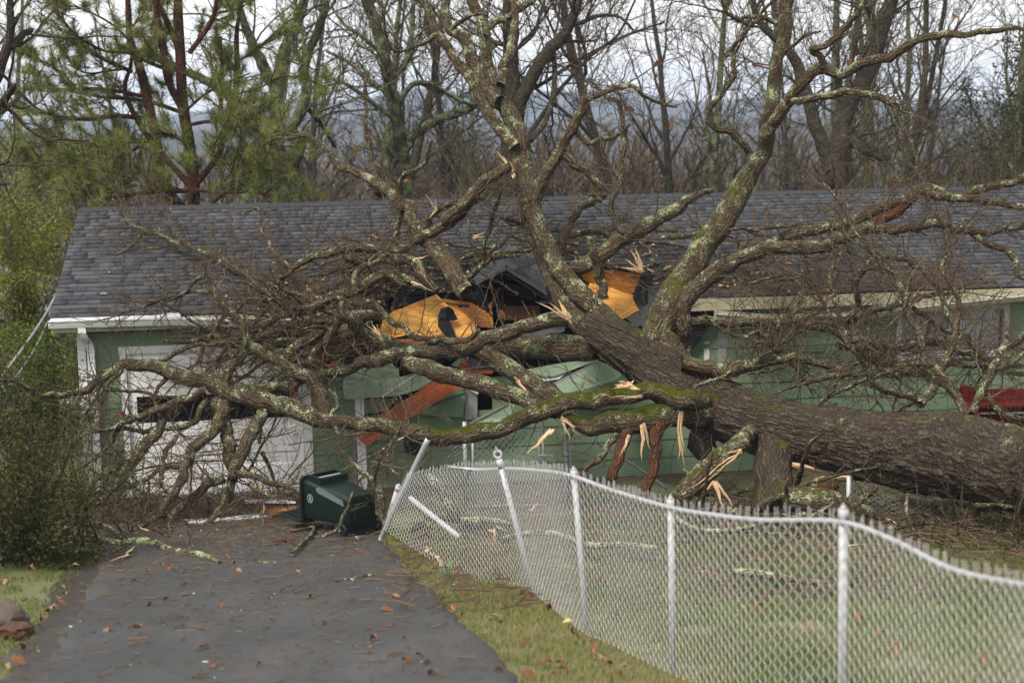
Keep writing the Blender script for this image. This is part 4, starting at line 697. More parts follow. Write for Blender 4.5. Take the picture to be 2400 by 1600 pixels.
# name, Y start, Y end, moss, secondary branches, twigs, outline
LIMBS = [
 ('main_limb', 21.5, 23.6, .25, 0, 6, 'y:1960,1400,110,22.0 1820,1230,135,21.75 1640,1000,118 1500,850,112 1330,680,112 1150,470,108 1000,200,100 900,0,96;2:1300,1380,72 1250,1150,68 1200,930,64 1110,720,60 1020,570,56 985,380,40 945,180,36 880,-30,34'),
 ('limb', 21.6, 22.9, .35, 0, 4, 'y:1800,1400,120,22.0 1600,1290,150,21.8 1400,1080,150 1270,900,125 1120,680,100 1010,480,74 900,300,60 800,120,48;2:1280,1500,36 1220,1330,26'),
 ('limb', 22.6, 23.8, 0, 0, 8, '2:1180,1000,44 1060,850,42 950,680,40 880,520,36 780,400,32 660,250,30 590,100,26 500,-20,24'),
 ('limb', 22.9, 24.2, 0, 0, 6, '2:1080,700,50 1000,590,48 900,420,44 800,250,38 730,160,32 705,0,28 700,-40,26'),
 ('limb', 22.8, 23.6, 0, 0, 6, '2:1085,580,34 1105,430,33 1160,250,30 1170,100,24 1155,-30,20'),
 ('branch', 23.2, 23.8, 0, 0, 5, '2:985,250,26 1010,180,26 1060,130,26 1150,112,26 1240,40,24 1320,-30,20'),
 ('branch', 23.3, 22.9, 0, 1, 10, '2:650,240,16 560,290,14 450,330,13 360,350,12 310,250,10 300,80,8 340,-20,7'),
 ('branch', 23.1, 22.6, 0, 1, 6, '2:760,190,17 830,130,15 890,115,12 990,100,9'),
 ('limb', 22.6, 22.2, 0, 1, 16, '5:1330,190,36;2:1330,1330,44 1390,1190,42 1470,1040,38 1560,880,34 1640,740,30 1660,670,26 1800,640,20 1970,592,14 2060,670,12 2200,720,10 2290,735,8'),
 ('branch', 22.4, 22.0, 0, 0, 12, '2:1700,560,9 1760,610,12 1890,730,16 1920,900,17 1905,1100,17 1880,1300,16 1840,1400,18;5:1880,250,20 1940,340,16'),
 ('branch', 22.4, 22.3, 0, 0, 8, '2:1500,1050,28 1600,1120,28 1740,1250,26 1775,1330,22;5:1690,60,22 1760,130,18'),
 ('branch', 22.5, 22.2, 0, 0, 8, '2:1590,890,20 1640,950,18 1700,980,16 1780,950,15 1880,905,13 1960,840,8'),
 ('limb', 21.3, 22.6, .5, 0, 5, '9:120,480,100,21.6 60,330,140,21.4;5:2180,1090,118 2170,980,116 2230,820,112 2323,690,104;6:60,560,88 180,380,84 290,220,80 390,60,74;3:450,1200,66 530,1030,58 570,850,52 620,680,46 650,450,44 680,250,46 720,-30,48'),
 ('limb', 21.6, 21.2, .25, 1, 18, '9:20,130,50,21.7;6:-20,850,72 60,740,72 180,630,62 320,550,54 500,455,48 640,395,44 760,355,38 1000,290,36 1200,230,36 1400,140,38 1550,85,40 1660,60,38 1850,80,32 2000,70,30 2200,10,28 2350,-30,26'),
 ('limb', 21.4, 20.6, 0, 1, 22, '6:560,440,42 700,430,46 850,435,46 1000,400,42 1150,355,40 1300,315,36 1500,310,32 1700,290,30 1850,305,27 1980,345,26 2100,340,22 2200,305,18 2340,290,16'),
 ('branch', 20.8, 20.3, 0, 0, 10, '6:1960,340,22 2060,400,24 2170,460,24 2240,530,22 2270,620,18 2340,650,12'),
 ('branch', 21.1, 20.9, 0, 0, 8, '6:1650,80,30 1800,85,30 2000,100,28 2150,145,24 2330,165,20'),
 ('snapped_branch', 21.1, 21.0, 0, 0, 0, '6:1230,320,34 1330,260,38 1450,190,34 1540,120,22 1600,90,14'),
 ('limb', 22.0, 20.3, 0, 0, 14, '3:540,930,46 640,820,44 700,730,42 760,630,40 860,520,38 940,465,36 1060,480,34 1200,450,32 1320,415,32 1480,340,30 1650,255,28 1820,235,26 1980,245,22 2150,220,18 2350,185,14'),
 ('branch', 21.4, 21.0, 0, 0, 10, '3:960,450,26 930,380,26 885,330,24 960,320,22 1100,200,22 1190,90,20 1230,-30,16'),
 ('branch', 21.5, 20.6, 0, 1, 16, '3:740,700,26 860,685,24 1000,660,24 1170,630,25 1320,645,24 1430,700,22 1480,820,20 1560,960,16 1600,1120,12 1555,1260,8 1570,1330,6'),
 ('branch', 21.8, 21.2, 0, 1, 18, '3:460,1050,26 390,960,28 320,900,27 230,870,24 170,800,20 230,690,20 340,510,19 350,350,16 400,250,14 500,140,13 640,-30,10'),
 ('branch', 21.9, 21.6, 0, 0, 8, '3:640,160,17 560,120,16 490,115,15 380,130,13 300,80,11 270,-20,9'),
 ('branch', 21.8, 21.2, 0, 0, 3, '3:700,350,14 780,290,13 850,240,11 930,215,8'),
 # long mossy limb sweeping low to the left, in front of the house
 ('mossy_limb', 20.3, 20.6, .58, 0, 18, '9:330,450,60,20.75 150,400,68,20.5;8:2323,400,66,20.2 2100,340,66 1900,350,64 1700,395,62 1500,440,62 1300,505,62 1100,590,60 900,625,60 700,640,60 500,605,55 300,575,52 0,545,50;7:2100,500,60 1900,440,68 1700,375,66 1500,330,60 1350,270,56 1150,210,50 1000,160,44 870,150,38'),
 ('broken_limb', 20.3, 20.4, .55, 0, 3, '9:330,520,95,20.9;8:2323,480,98,20.45 2150,500,95 1950,530,90 1800,560,80 1680,580,62 1600,540,42 1540,500,30'),
 ('limb', 21.5, 20.7, .15, 1, 12, 'y:1230,1010,100 1050,1010,98 900,1030,92 700,1090,88 500,1160,88 300,1250,90 0,1390,92;5:780,1140,52 640,1150,50 500,1150,50 350,1185,50 150,1230,46;z:560,340,46 330,385,44 100,430,44;7:2000,295,42 1800,330,40 1600,340,38 1470,340,34'),
 ('limb', 21.0, 20.5, .1, 0, 6, '8:420,140,52 560,165,58 700,215,62 850,260,62 1000,310,62 1150,365,60 1300,420,58 1420,470,54 1520,500,50'),
 ('log', 21.4, 20.8, .15, 0, 2, '8:880,40,62 960,70,70 1080,140,72 1200,220,70 1330,300,68 1420,370,64 1520,470,60 1600,560,56'),
 ('log', 21.95, 21.6, 0, 0, 3, '5:1030,1060,70 1150,1100,85 1300,1110,88 1450,1110,88 1600,1120,90 1720,1120,90'),
 ('limb', 22.2, 20.9, .1, 1, 14, '5:620,1180,40 480,1150,56 300,1090,62 150,1040,58 20,1010,50;p:880,660,46 820,600,36 760,560,26'),
 # branches up over the left roof
 ('branch', 22.4, 24.6, 0, 1, 26, '5:-50,790,22;4:2270,800,26 2100,780,27 1880,770,26 1800,735,25 1700,680,24 1600,590,22 1500,510,20 1380,480,18 1250,420,15 1100,355,14 1000,330,12 900,270,10 820,190,9 760,100,7'),
 ('branch', 24.2, 24.7, 0, 0, 8, '4:1090,350,10 1085,290,11 1080,220,10 1110,180,8 1155,190,6 1170,90,4'),
 ('branch', 24.2, 24.0, 0, 0, 8, '4:1000,325,11 950,350,11 900,410,10 860,440,8 790,490,5'),
 ('branch', 20.6, 21.4, .15, 1, 16, '7:2220,530,42 2200,430,44 2150,310,44 2080,240,44;4:1960,1270,42 1850,1200,40 1740,1120,38 1670,1060,36 1630,970,32 1580,900,28 1520,850,26 1470,750,25 1430,660,23 1400,600,20'),
 ('branch', 21.4, 21.8, 0, 1, 10, '4:1400,630,16 1320,670,14 1250,740,13 1150,790,11 1000,830,9 860,880,7 700,930,5'),
 ('branch', 21.4, 21.7, 0, 0, 8, '4:1440,740,15 1330,735,12 1200,760,10 1050,810,8 900,800,6 780,760,4'),
 ('branch', 22.6, 24.4, 0, 0, 12, '4:1920,650,14 1980,580,16 1900,500,14 1830,400,13 1780,320,11 1770,210,9 1740,170,8 1660,190,7 1560,140,4'),
 ('limb', 22.6, 22.2, 0, 1, 14, '4:1900,660,15 2000,580,22 2080,530,25 2200,490,28;5:60,460,30 250,440,30 420,440,30 550,370,32 700,285,32 820,190,32 900,90,33;2:720,1510,34 850,1370,36 950,1250,36 1050,1185,36 1150,1150,34'),
 ('limb', 21.9, 24.6, 0, 0, 10, '5:850,740,64 790,660,66 720,540,64 650,440,60 560,350,52 500,240,46 430,140,40;2:400,1400,38 350,1330,32 250,1260,30 120,1180,28 0,1130,26;1:2200,1000,18 2100,930,14 1950,940,12 1870,940,9 1780,1000,6'),
 ('branch', 23.6, 23.9, 0, 0, 10, '2:390,1370,22 300,1230,20 230,1100,19 170,950,16 150,870,14 160,700,12 175,560,11 165,480,10 110,420,6'),
 ('branch', 23.6, 23.2, 0, 0, 10, '2:410,1340,17 395,1210,17 450,1180,16 530,1130,16 580,1040,13 620,960,9'),
 ('branch', 23.5, 23.0, 0, 1, 12, '5:560,330,26 600,250,24 660,180,22 760,150,18 900,130,14 1000,60,10'),
 ('branch', 23.4, 23.2, 0, 0, 8, '5:360,430,24 370,320,22 395,220,18 420,120,14'),
 ('limb', 22.3, 22.9, 0, 1, 8, '5:1560,580,52 1680,550,54 1760,490,55 1880,400,54 2020,330,52 2150,250,48 2300,160,42;6:100,70,26 200,60,14'),
 ('branch', 22.9, 23.4, 0, 0, 8, '5:1490,480,36 1520,340,35 1600,200,32 1700,140,26 1740,60,22'),
 ('snag', 21.9, 21.7, .1, 0, 0, '5:1790,790,36 1760,660,34 1740,540,32 1720,430,30 1700,350,24'),
 ('branch', 23.5, 23.2, 0, 1, 10, '5:1550,350,22 1700,340,22 1820,370,20 1900,420,16'),
 ('branch', 22.9, 23.2, 0, 1, 14, '5:1090,230,13 1160,240,18 1230,270,20 1290,330,24;5:1330,400,26'),
 ('branch', 22.7, 22.4, 0, 0, 8, '5:860,680,22 880,620,22 960,550,20 970,450,17 1010,290,16 1060,160,14;2:1070,1360,12 1080,1230,8'),
 ('branch', 22.6, 22.4, 0, 0, 4, '5:960,545,18 1010,520,16 1070,480,14'),
 # left pile on the eave
 ('limb', 22.0, 21.5, 0, 1, 10, 'p:1160,380,26 1040,350,30 900,400,34 780,440,34 690,480,32 600,540,30 480,560,28 380,590,26 300,640,20'),
 ('limb', 21.8, 21.3, 0, 1, 12, 'p:1050,590,30 900,590,32 760,600,30 600,620,26 450,650,24 300,720,22 180,740,18 0,735,13'),
 ('limb', 21.6, 21.2, 0, 1, 10, 'p:720,650,28 640,690,32 540,740,34 480,790,34 430,860,30'),
 ('branch', 21.5, 21.1, 0, 0, 8, 'p:800,480,18 770,580,24 740,640,24 680,720,24 620,790,24 600,890,24'),
 ('branch', 21.6, 21.3, 0, 0, 10, 'p:1000,480,15 900,500,14 800,480,15 700,495,15 560,530,15 480,520,12'),
 ('branch', 21.5, 20.9, 0, 0, 8, 'p:990,490,15 1050,560,18 1110,620,20 1180,670,20 1260,720,20 1330,745,18;x:1200,1285,44 1400,1290,40 1560,1250,34 1680,1160,30'),
 ('branch', 21.6, 22.2, 0, 1, 12, 'p:900,440,22 860,380,18 900,310,18 1000,260,18 1070,210,16'),
 ('branch', 22.2, 22.6, 0, 1, 10, 'p:1300,390,22 1180,350,26 1100,340,22 1000,390,20 930,440,20'),
 ('limb', 22.1, 22.4, 0, 0, 6, 'x:1200,690,40 1080,560,60 960,420,75 850,350,62 700,340,52'),
 ('branch', 22.2, 22.6, 0, 1, 10, 'p:800,230,24 880,245,24 950,280,22 990,330,18'),
 ('branch', 22.1, 21.6, 0, 0, 8, 'p:390,470,12 420,410,16 430,350,14;p:480,290,10'),
 ('branch', 21.7, 21.4, 0, 0, 10, 'p:140,560,10 180,500,11 230,475,12 330,485,12 420,480,12'),
 # the end of the mossy limb, hanging down before the garage door
 ('branch', 20.6, 19.4, .2, 1, 16, '7:860,150,34 740,210,30 600,300,28 480,350,26 330,390,22 200,330,15 100,290,12 -20,265,10'),
 ('branch', 20.5, 19.6, .1, 1, 12, '7:840,190,14 700,330,13 600,480,12 550,600,11 450,720,9 340,800,6'),
 ('branch', 20.5, 19.8, .4, 1, 12, '7:1480,390,46 1530,520,44 1560,660,44 1580,800,44 1570,950,34 1560,1090,22'),
 ('branch', 20.4, 18.6, .2, 1, 14, '7:1530,420,44 1490,570,42 1340,710,40 1260,850,36 1210,990,34 1120,1120,26 1000,1230,18 850,1320,12 700,1370,8'),
 ('branch', 20.4, 19.8, .1, 1, 14, '7:1400,330,30 1200,415,28 1050,470,26 900,530,22 780,585,18 620,620,14 500,680,9'),
 ('branch', 20.3, 18.9, .15, 1, 16, '7:1120,500,30 1070,600,38 980,730,40 880,860,34 780,960,28 680,1080,22 560,1170,15 460,1210,8'),
 ('branch', 20.5, 19.8, .1, 0, 8, '7:1820,450,42 1740,580,46 1660,700,44 1600,830,40 1590,930,30'),
 ('branch', 20.0, 19.3, .1, 1, 12, '7:1520,930,34 1400,970,32 1300,1050,30 1200,1140,26 1100,1190,16 950,1230,10'),
 ('branch', 20.3, 20.0, .1, 1, 10, '7:1420,400,24 1340,520,23 1230,590,20 1120,600,18 980,625,17 870,590,15 760,650,14 680,780,11'),
 ('branch', 19.9, 19.5, 0, 1, 10, '7:1600,880,26 1720,910,24 1840,940,20 1960,990,15 2010,1020,10'),
 ('branch', 19.8, 19.3, 0, 1, 10, '7:1700,960,18 1780,1030,16 1900,1060,13 2010,1070,8'),
 ('branch', 20.0, 19.2, 0, 1, 10, '7:1250,850,18 1100,880,16 950,960,15 830,1000,13 700,1030,10 520,1060,7'),
 ('branch', 19.9, 19.0, 0, 1, 10, '7:900,830,24 760,870,26 680,920,24 600,980,18 540,1060,12'),
 ('branch', 20.1, 19.4, 0, 1, 8, '7:1200,640,18 1140,740,18 1110,830,16 1100,950,14 1150,1060,10'),
 ('branch', 19.8, 19.2, 0, 1, 8, '7:1540,1000,24 1500,1130,20 1400,1230,16 1300,1300,10'),
 ('branch', 19.4, 18.4, 0, 0, 8, '7:1140,1150,18 1150,1270,14 1200,1340,10 1300,1400,6'),
 ('branch', 20.6, 21.0, 0, 1, 8, '7:1500,330,40 1540,230,36 1590,150,32 1660,70,26;4:1640,1120,22 1700,1040,18'),
 ('branch', 20.7, 20.8, 0, 1, 8, '7:1070,150,20 1150,100,20 1230,50,18 1350,20,16 1500,5,14;4:1560,1060,16 1650,1050,14'),
 ('branch', 20.6, 20.3, 0, 0, 8, '7:1130,250,16 1080,330,14 1060,420,13 1100,520,12'),
 ('branch', 20.5, 20.4, 0, 0, 8, '7:1230,380,12 1100,370,13 960,340,12 830,330,11 730,335,8'),
 # right-hand tangle above the trunk
 ('branch', 18.6, 19.6, 0, 1, 16, '9:1940,500,36 1880,410,32 1800,280,30 1710,190,28 1640,130,26;6:1610,1050,24 1550,900,22 1490,750,20 1450,610,18 1350,540,15 1250,420,14 1150,300,12 1080,150,10 950,0,7'),
 ('branch', 18.9, 20.0, 0, 1, 14, '9:1620,420,34 1680,340,32 1740,230,30 1790,110,28;6:1860,1010,26 1890,880,22 1870,770,18 1800,650,15 1770,590,13 1800,480,12 1810,350,10 1750,250,9 1680,100,7 1690,0,6'),
 ('branch', 18.6, 19.2, 0, 1, 14, '9:1960,490,30 2050,340,30 2110,170,28 2160,80,26 2260,0,22;6:2330,960,20'),
 ('branch', 19.0, 19.6, 0, 0, 8, '9:2110,210,17 2200,150,16 2280,120,13 2340,70,11'),
 ('branch', 19.6, 20.6, 0, 1, 14, '6:1860,1000,22 1790,870,20 1760,760,19 1680,640,18 1600,560,18 1480,500,20 1350,500,22 1270,530,22 1210,640,22 1185,740,22 1190,830,22 1120,940,20'),
 ('limb', 21.3, 20.9, .1, 1, 22, '6:60,930,30 200,945,32 350,940,32 520,940,30 700,945,30 850,970,30 1000,1020,28 1150,1080,28 1250,1140,32 1330,1220,34 1450,1270,30 1600,1300,28 1750,1350,26 1900,1390,24 2050,1420,22 2200,1470,20 2340,1480,18'),
 ('limb', 20.9, 20.5, .15, 1, 22, '6:-10,1215,45 120,1240,48 260,1270,50 400,1265,48 520,1215,42 640,1190,36 800,1185,30 950,1220,26 1080,1260,24 1250,1300,22 1450,1290,20 1600,1240,18 1640,1180,14'),
 ('branch', 20.6, 20.8, 0, 1, 14, '6:1050,1105,22 1250,1120,24 1450,1115,25 1600,1085,25 1720,1080,26 1850,1120,24 2000,1160,22 2150,1210,20 2340,1245,16'),
 ('branch', 20.5, 20.7, 0, 1, 14, '6:1750,1250,20 1880,1220,24 2000,1225,24 2130,1250,20 2250,1290,16 2340,1310,13'),
 ('branch', 20.7, 21.3, 0, 1, 12, '6:1080,990,24 1150,920,26 1280,870,24 1420,840,22 1560,780,20 1700,750,18 1850,745,13 1920,740,9'),
 ('branch', 20.6, 20.9, 0, 0, 10, '6:1560,840,15 1640,880,18 1720,940,18 1790,1000,18 1880,1020,16 1940,1030,18 1960,1100,13 2060,1160,10'),
 ('branch', 20.2, 20.4, 0, 1, 12, '6:1130,1080,24 1220,1050,24 1300,1080,24 1360,1150,24 1420,1230,18'),
 ('branch', 19.4, 19.0, 0, 1, 12, '9:1640,420,28 1530,370,24 1400,330,22 1320,290,20 1270,210,17 1220,120,14 1150,60,12 1050,0,9'),
 ('branch', 19.5, 19.8, 0, 0, 8, '9:1640,440,16 1560,420,15 1480,480,14'),
 ('branch', 20.3, 20.0, 0, 0, 10, '9:2070,360,20 2130,430,22 2200,480,22 2340,530,20'),
 ('branch', 20.6, 20.9, 0, 1, 14, '6:150,900,13 300,1010,13 500,1060,13 650,1150,12 800,1300,9 900,1450,6'),
 ('branch', 20.4, 20.8, 0, 1, 14, '9:-20,420,12 120,300,13 280,230,13 450,170,12 600,60,11 760,-40,9;6:900,950,8 1100,1000,6'),
 ('branch', 20.6, 21.2, 0, 1, 12, '6:1130,1070,18 1050,830,17 1000,700,18 1000,620,15 1060,520,13 1130,430,10'),
 ('branch', 20.1, 20.5, 0, 1, 12, '6:1180,1230,18 1150,1120,18 1110,1050,18 1040,950,14 1000,850,13 900,700,10 860,620,7'),
 ('branch', 20.0, 20.4, 0, 1, 14, '9:620,360,7 800,290,14 1000,240,20 1150,230,22 1300,210,22 1450,170,22 1600,130,20'),
 ('branch', 19.8, 20.0, 0, 1, 12, '9:880,450,14 1020,370,16 1150,280,16 1260,250,16'),
 ('branch', 21.0, 21.9, 0, 1, 10, '6:640,1000,15 740,860,18 820,720,17 860,600,12'),
 ('branch', 21.0, 21.2, 0, 1, 10, '6:480,1000,18 560,1040,17 640,1110,15 700,1180,12'),
 ('branch', 20.8, 21.6, 0, 1, 12, '6:330,310,10 500,310,13 650,300,11 760,290,9 850,220,6'),
 # under the trunk
 ('stub', 20.2, 18.9, .3, 0, 0, '9:650,560,100,20.4 630,760,125 610,880,128 600,1000,125 590,1100,120 570,1200,130'),
 ('stub', 20.9, 20.6, .35, 0, 1, '9:190,560,80 150,640,100 140,700,100 190,770,70 260,820,50'),
 ('snapped_limb', 19.9, 18.8, .25, 0, 0, '9:520,560,50,20.6 400,690,60 250,800,72 150,880,78 50,980,72;9:-60,1080,62'),
 ('hanging_limb', 20.3, 19.7, 0, 0, 0, '8:2190,520,60 2150,620,50 2130,750,42 2110,880,38 2070,1000,38 2055,1080,40'),
 ('hanging_limb', 20.3, 19.8, 0, 0, 2, '8:1970,590,42 1920,700,40 1880,820,40 1830,950,32'),
 ('hanging_limb', 20.3, 19.9, 0, 0, 2, '8:1880,630,24 1820,720,26 1750,800,24 1660,870,22 1600,930,22'),
 ('branch', 17.3, 16.7, .2, 1, 10, '9:2030,1080,34 2010,1180,28 1930,1260,24 1840,1330,18 1760,1420,10'),
 ('branch', 17.2, 16.4, .1, 1, 12, '9:2010,1230,22 2120,1300,20 2220,1400,18 2340,1480,16'),
 ('branch', 17.6, 16.6, 0, 1, 8, '9:1530,1040,16 1510,1150,13 1540,1240,11 1620,1330,9 1700,1400,6'),
 ('branch', 17.4, 16.8, 0, 0, 6, '9:1950,1100,16 1920,1200,15 1910,1330,13 1850,1430,9'),
 ('branch', 18.3, 17.5, 0, 0, 4, '9:1320,990,20 1230,1060,20 1150,1130,16'),
]
P, R = parse('9:3700,1330,430,13.0 3300,1190,350,13.6 3000,1080,320,14.2 2700,990,310,14.8 2500,930,300,15.9 2300,885,290,16.5 2050,815,284,17.3 1800,772,272,18.0 1550,748,262,18.6 1300,715,248,19.1 1050,668,228,19.6 800,620,212,20.0 550,560,204,20.4 300,475,200,20.8 100,385,198,21.1;5:2200,1300,185,21.3 2060,1200,172,21.5 1900,1100,160,21.6 1790,1020,150,21.7 1700,960,120,21.9', 16, 22, False)
ts = Tubes(); P, R = smooth_path(P, R, .035); R = R*(1+.05*np.sin(np.linspace(0, 17, len(R)))); ts.add(P-OL, R, 120, .045, .24, bark=.05); ts.build('trunk', M['trunk_bark'], oak)
a0 = P[0]; ax0 = (P[0]-P[8])/np.linalg.norm(P[0]-P[8])
for q in range(14):      # torn-up roots at the butt, outside the picture
    d = perp_dir(ax0, rng.uniform(.9, 1.45)); L = rng.uniform(.7, 1.6); w_ = walk(a0+d*.15-ax0*.1, d, L, 8, .12); t_ = Tubes(); p_, r_ = smooth_path(w_, np.linspace(rng.uniform(.09, .17), .02, 9), .08); t_.add(p_-OL, r_, None, .15); t_.build('root', M['trunk_bark'], oak)
for name, Y0, Y1, moss, sec, tw, spec in LIMBS:
    P, R = parse(spec, Y0, Y1); P0, R0 = smooth_path(P, R, max(.04, R.mean()*.6)); jit = rng.normal(0, 1, P0.shape); jit = (jit+np.roll(jit, 1, 0)+np.roll(jit, 2, 0))/3*np.minimum(R0, .03)[:, None]*.55; jit[0] = 0; P0 = P0+jit; Lp = np.concatenate([[0], np.cumsum(np.linalg.norm(np.diff(P0, axis=0), axis=1))]); s0 = rnd.random()*80
    am = np.clip(R0*1.5, .012, .055)*np.clip(Lp/.3, 0, 1); P0 = P0+np.stack([(fbm(Lp*2.6+s0, Lp*0+j*9, 3)-.5)*2*am for j in range(3)], 1)
    ts = Tubes(); ts.add(P0-OL, R0*(1+.12*(fbm(np.arange(len(R0))*.45, R0*0+rnd.random()*50, 2)-.5)*2), None, .13, np.interp(np.linspace(0, 1, len(P0)), [0, .1, .5, .62, 1], [.5, .68, .6, .25, .12]) if name == 'mossy_limb' else moss)
    mat = 'trunk_bark' if name == 'stub' else 'stripped_wood' if name in ('snapped_branch',) or (name == 'hanging_limb' and R0.mean() > .07) else 'oak_bark'
    lo = ts.build(name, M[mat], oak); Lm = np.linalg.norm(np.diff(P0, axis=0), axis=1).sum(); tt = Tubes()
    nsec = int(sec*Lm*2.3+.4) if sec else 0
    for _ in range(nsec):
        p, tg, i = at(P0, .12+.86*rng.random()); d = perp_dir(tg, rng.uniform(.5, 1.1)); d[2] += .15; d /= np.linalg.norm(d); L = rng.uniform(.5, 1.25); q = collide(walk(p, d, L, 11, .13, rng.uniform(-.3, .3))); ra = min(R0[i]*.55, rng.uniform(.007, .016)); rr = np.linspace(ra, ra*.35, len(q)); q2, r2 = smooth_path(q, rr, .05); tt.add(q2, r2, None, .12)
        twigs(tt, q2, r2, int(L*4.5), (.16, .7), .0066, 1)
    if tw: twigs(tt, P0, R0, int(tw*max(.8, Lm*.5)*(.85 if P0[:, 2].mean() > 4.6 else 1.25)), (.22, 1.15), .0085, 1)
    if tt.any(): tag(tt.build('twig_spray', M['oak_bark'], lo, org=OL), kind='stuff')
# loose tangle: smaller limbs of the crown heaped on roof and eave, before the door and along the wall
def heap(n, sampler, Lr, rr_, lab='branch', tww=5):
    for _ in range(n):
        p, d = sampler(); L = rng.uniform(*Lr); k = max(6, int(L/.12)); q = walk(np.asarray(p), d/np.linalg.norm(d), L, k, .13, rng.uniform(-.3, .35)); ra = rng.uniform(*rr_); q = collide(q, ra); q2, r2 = smooth_path(q, np.linspace(ra, ra*.35, len(q)), .05); ts = Tubes(); ts.add(q2-OL, r2*(1+.1*rng.normal(0, 1, len(r2))), 7, .14); o = ts.build(lab, M['oak_bark'], oak); tt = Tubes(); twigs(tt, q2, r2, int(L*tww), (.16, .75), .0070, 1)
        if tt.any(): tag(tt.build('twig_spray', M['oak_bark'], o, org=OL), kind='stuff')
def s_roof(): s_ = max(2., rng.normal(4.2, 1.1)) if rng.random() < .6 else rng.normal(9.3, 1.0); return h2w(*rl(s_, abs(rng.normal(.55, .55)), rng.uniform(.05, .35))), HS*rng.normal(0, 1)+HN*rng.normal(0, .5)+HZ*.15
def s_eave(): return h2w(rng.uniform(1.8, 4.2), rng.uniform(-1.1, -.4), rng.uniform(2.2, 2.95)), HS*-rng.uniform(.3, 1)+HN*rng.normal(0, .3)+HZ*rng.normal(-.1, .3)
def s_door(): return h2w(rng.uniform(.2, 3.6), rng.uniform(-2.6, -.5), rng.uniform(.1, 1.3)), HS*rng.normal(-.3, .7)+HN*rng.normal(0, .4)+HZ*rng.normal(-.2, .5)
def s_base(): return h2w(rng.uniform(-.3, 4.2), rng.uniform(-2.8, -.5), .15), HS*rng.normal(0, 1)+HN*rng.normal(0, .5)+HZ*.25
def s_wall(): return h2w(rng.uniform(9.0, 13.8), rng.uniform(-1.9, -.3), rng.uniform(1.2, 2.5)), HS*rng.normal(.2, 1)+HN*rng.normal(0, .3)+HZ*rng.normal(0, .55)
def s_back(): return h2w(*rl(rng.uniform(4.5, 9.2), rng.normal(1.55, .35), rng.uniform(.05, .3))), HS*rng.choice([-1, 1])+HN*rng.normal(0, .35)+HZ*.1
def s_corner(): P_ = Wp(rng.uniform(850, 1010), rng.uniform(1000, 1190), rng.uniform(17.4, 19.6)); return P_, np.array([rng.normal(0, .6), rng.normal(0, .4), rng.normal(.1, .6)])
heap(22, s_back, (.6, 1.6), (.014, .042), tww=4); heap(14, s_corner, (.5, 1.3), (.008, .02), tww=5)
def s_under(): P_ = onG(rng.uniform(1600, 2380), rng.uniform(1165, 1270)); return P_+[0, 0, rng.uniform(.05, .4)], np.array([rng.normal(0, 1), rng.normal(0, .4), rng.normal(.05, .25)])
heap(34, s_under, (.6, 1.7), (.012, .055), tww=5)
heap(60, s_roof, (.5, 1.5), (.010, .030)); heap(44, s_eave, (.7, 1.9), (.014, .042)); heap(26, s_door, (.7, 1.9), (.010, .030), tww=4); heap(36, s_base, (.5, 1.4), (.008, .020)); heap(26, s_wall, (.7, 1.9), (.009, .022), tww=5)
buds = [(b[0]-OL, b[1]) for b in buds]; emit_buds('bud_clusters', M['litter'], oak, buds); buds = []
# fresh breaks
shards('torn_wood', '2', 1170, 1170, 22.2, [(-120, -150, 14), (-60, -110, 22), (-20, -70, 24), (10, 40, 18), (-90, -60, 12)])
shards('torn_wood', 'y', 1240, 1020, 21.3, [(-380, -220, 22), (-200, -130, 40), (-120, -230, 45), (-60, -160, 40), (30, 60, 18), (-250, -180, 25)])
shards('torn_wood', '8', 1960, 300, 19.95, [(-110, 5, 34), (-60, -35, 34), (70, 20, 22), (30, -40, 20), (-100, 20, 22)])
shards('torn_wood', '8', 2050, 370, 19.85, [(-230, 15, 9), (-150, 25, 10)])
shards('torn_wood', 'y', 2090, 470, 22.2, [(-240, -60, 30), (-210, -150, 26), (-130, -250, 40), (-60, -280, 30), (-30, -180, 30), (-180, -30, 18)])
shards('torn_wood', 'x', 560, 1240, 21.0, [(-190, -170, 16), (-110, -180, 26), (-50, -170, 24), (-20, -60, 18)])
shards('torn_wood', 'x', 1040, 500, 22.0, [(-70, -140, 26), (-30, -110, 30), (20, 50, 20), (130, 190, 12)])
shards('torn_wood', 'x', 930, 340, 21.9, [(160, -45, 20), (90, -30, 26), (-20, 20, 18)]); shards('torn_wood', 'x', 900, 590, 21.6, [(250, 100, 14), (120, 40, 24)])
shards('torn_wood', 'x', 1600, 85, 22.9, [(230, -40, 16), (120, -40, 22)]); shards('torn_wood', '8', 1440, 600, 20.1, [(-165, 170, 26), (-60, 60, 28)])
shards('torn_wood', '8', 2300, 480, 20.2, [(0, 330, 30), (20, 370, 24)]); shards('torn_wood', '8', 2060, 560, 20.0, [(0, 250, 20), (40, 180, 18)])
shards('torn_wood', '8', 1960, 640, 19.8, [(-60, 150, 16), (-40, 110, 16)]); shards('torn_wood', '9', 560, 815, 19.6, [(600, 70, 30), (480, 60, 30), (380, 90, 16)]); shards('torn_wood', '9', 1150, 925, 19.0, [(-260, 15, 12), (-250, 10, 10)])
shards('torn_wood', '9', 400, 740, 18.9, [(-380, 290, 10), (-300, 260, 14), (-110, 20, 14)]); shards('torn_wood', '9', 220, 960, 18.9, [(140, 200, 22), (60, 170, 22), (-80, 80, 16)])
shards('torn_wood', '8', 1500, 520, 20.2, [(130, 120, 18), (100, 60, 14), (60, 140, 14)]); shards('torn_wood', '8', 1200, 270, 20.9, [(100, 110, 16), (60, 90, 18), (-20, -30, 12)]); shards('torn_wood', '2', 650, 1420, 23.2, [(-80, -100, 10), (-10, -70, 12), (-60, 60, 12)])

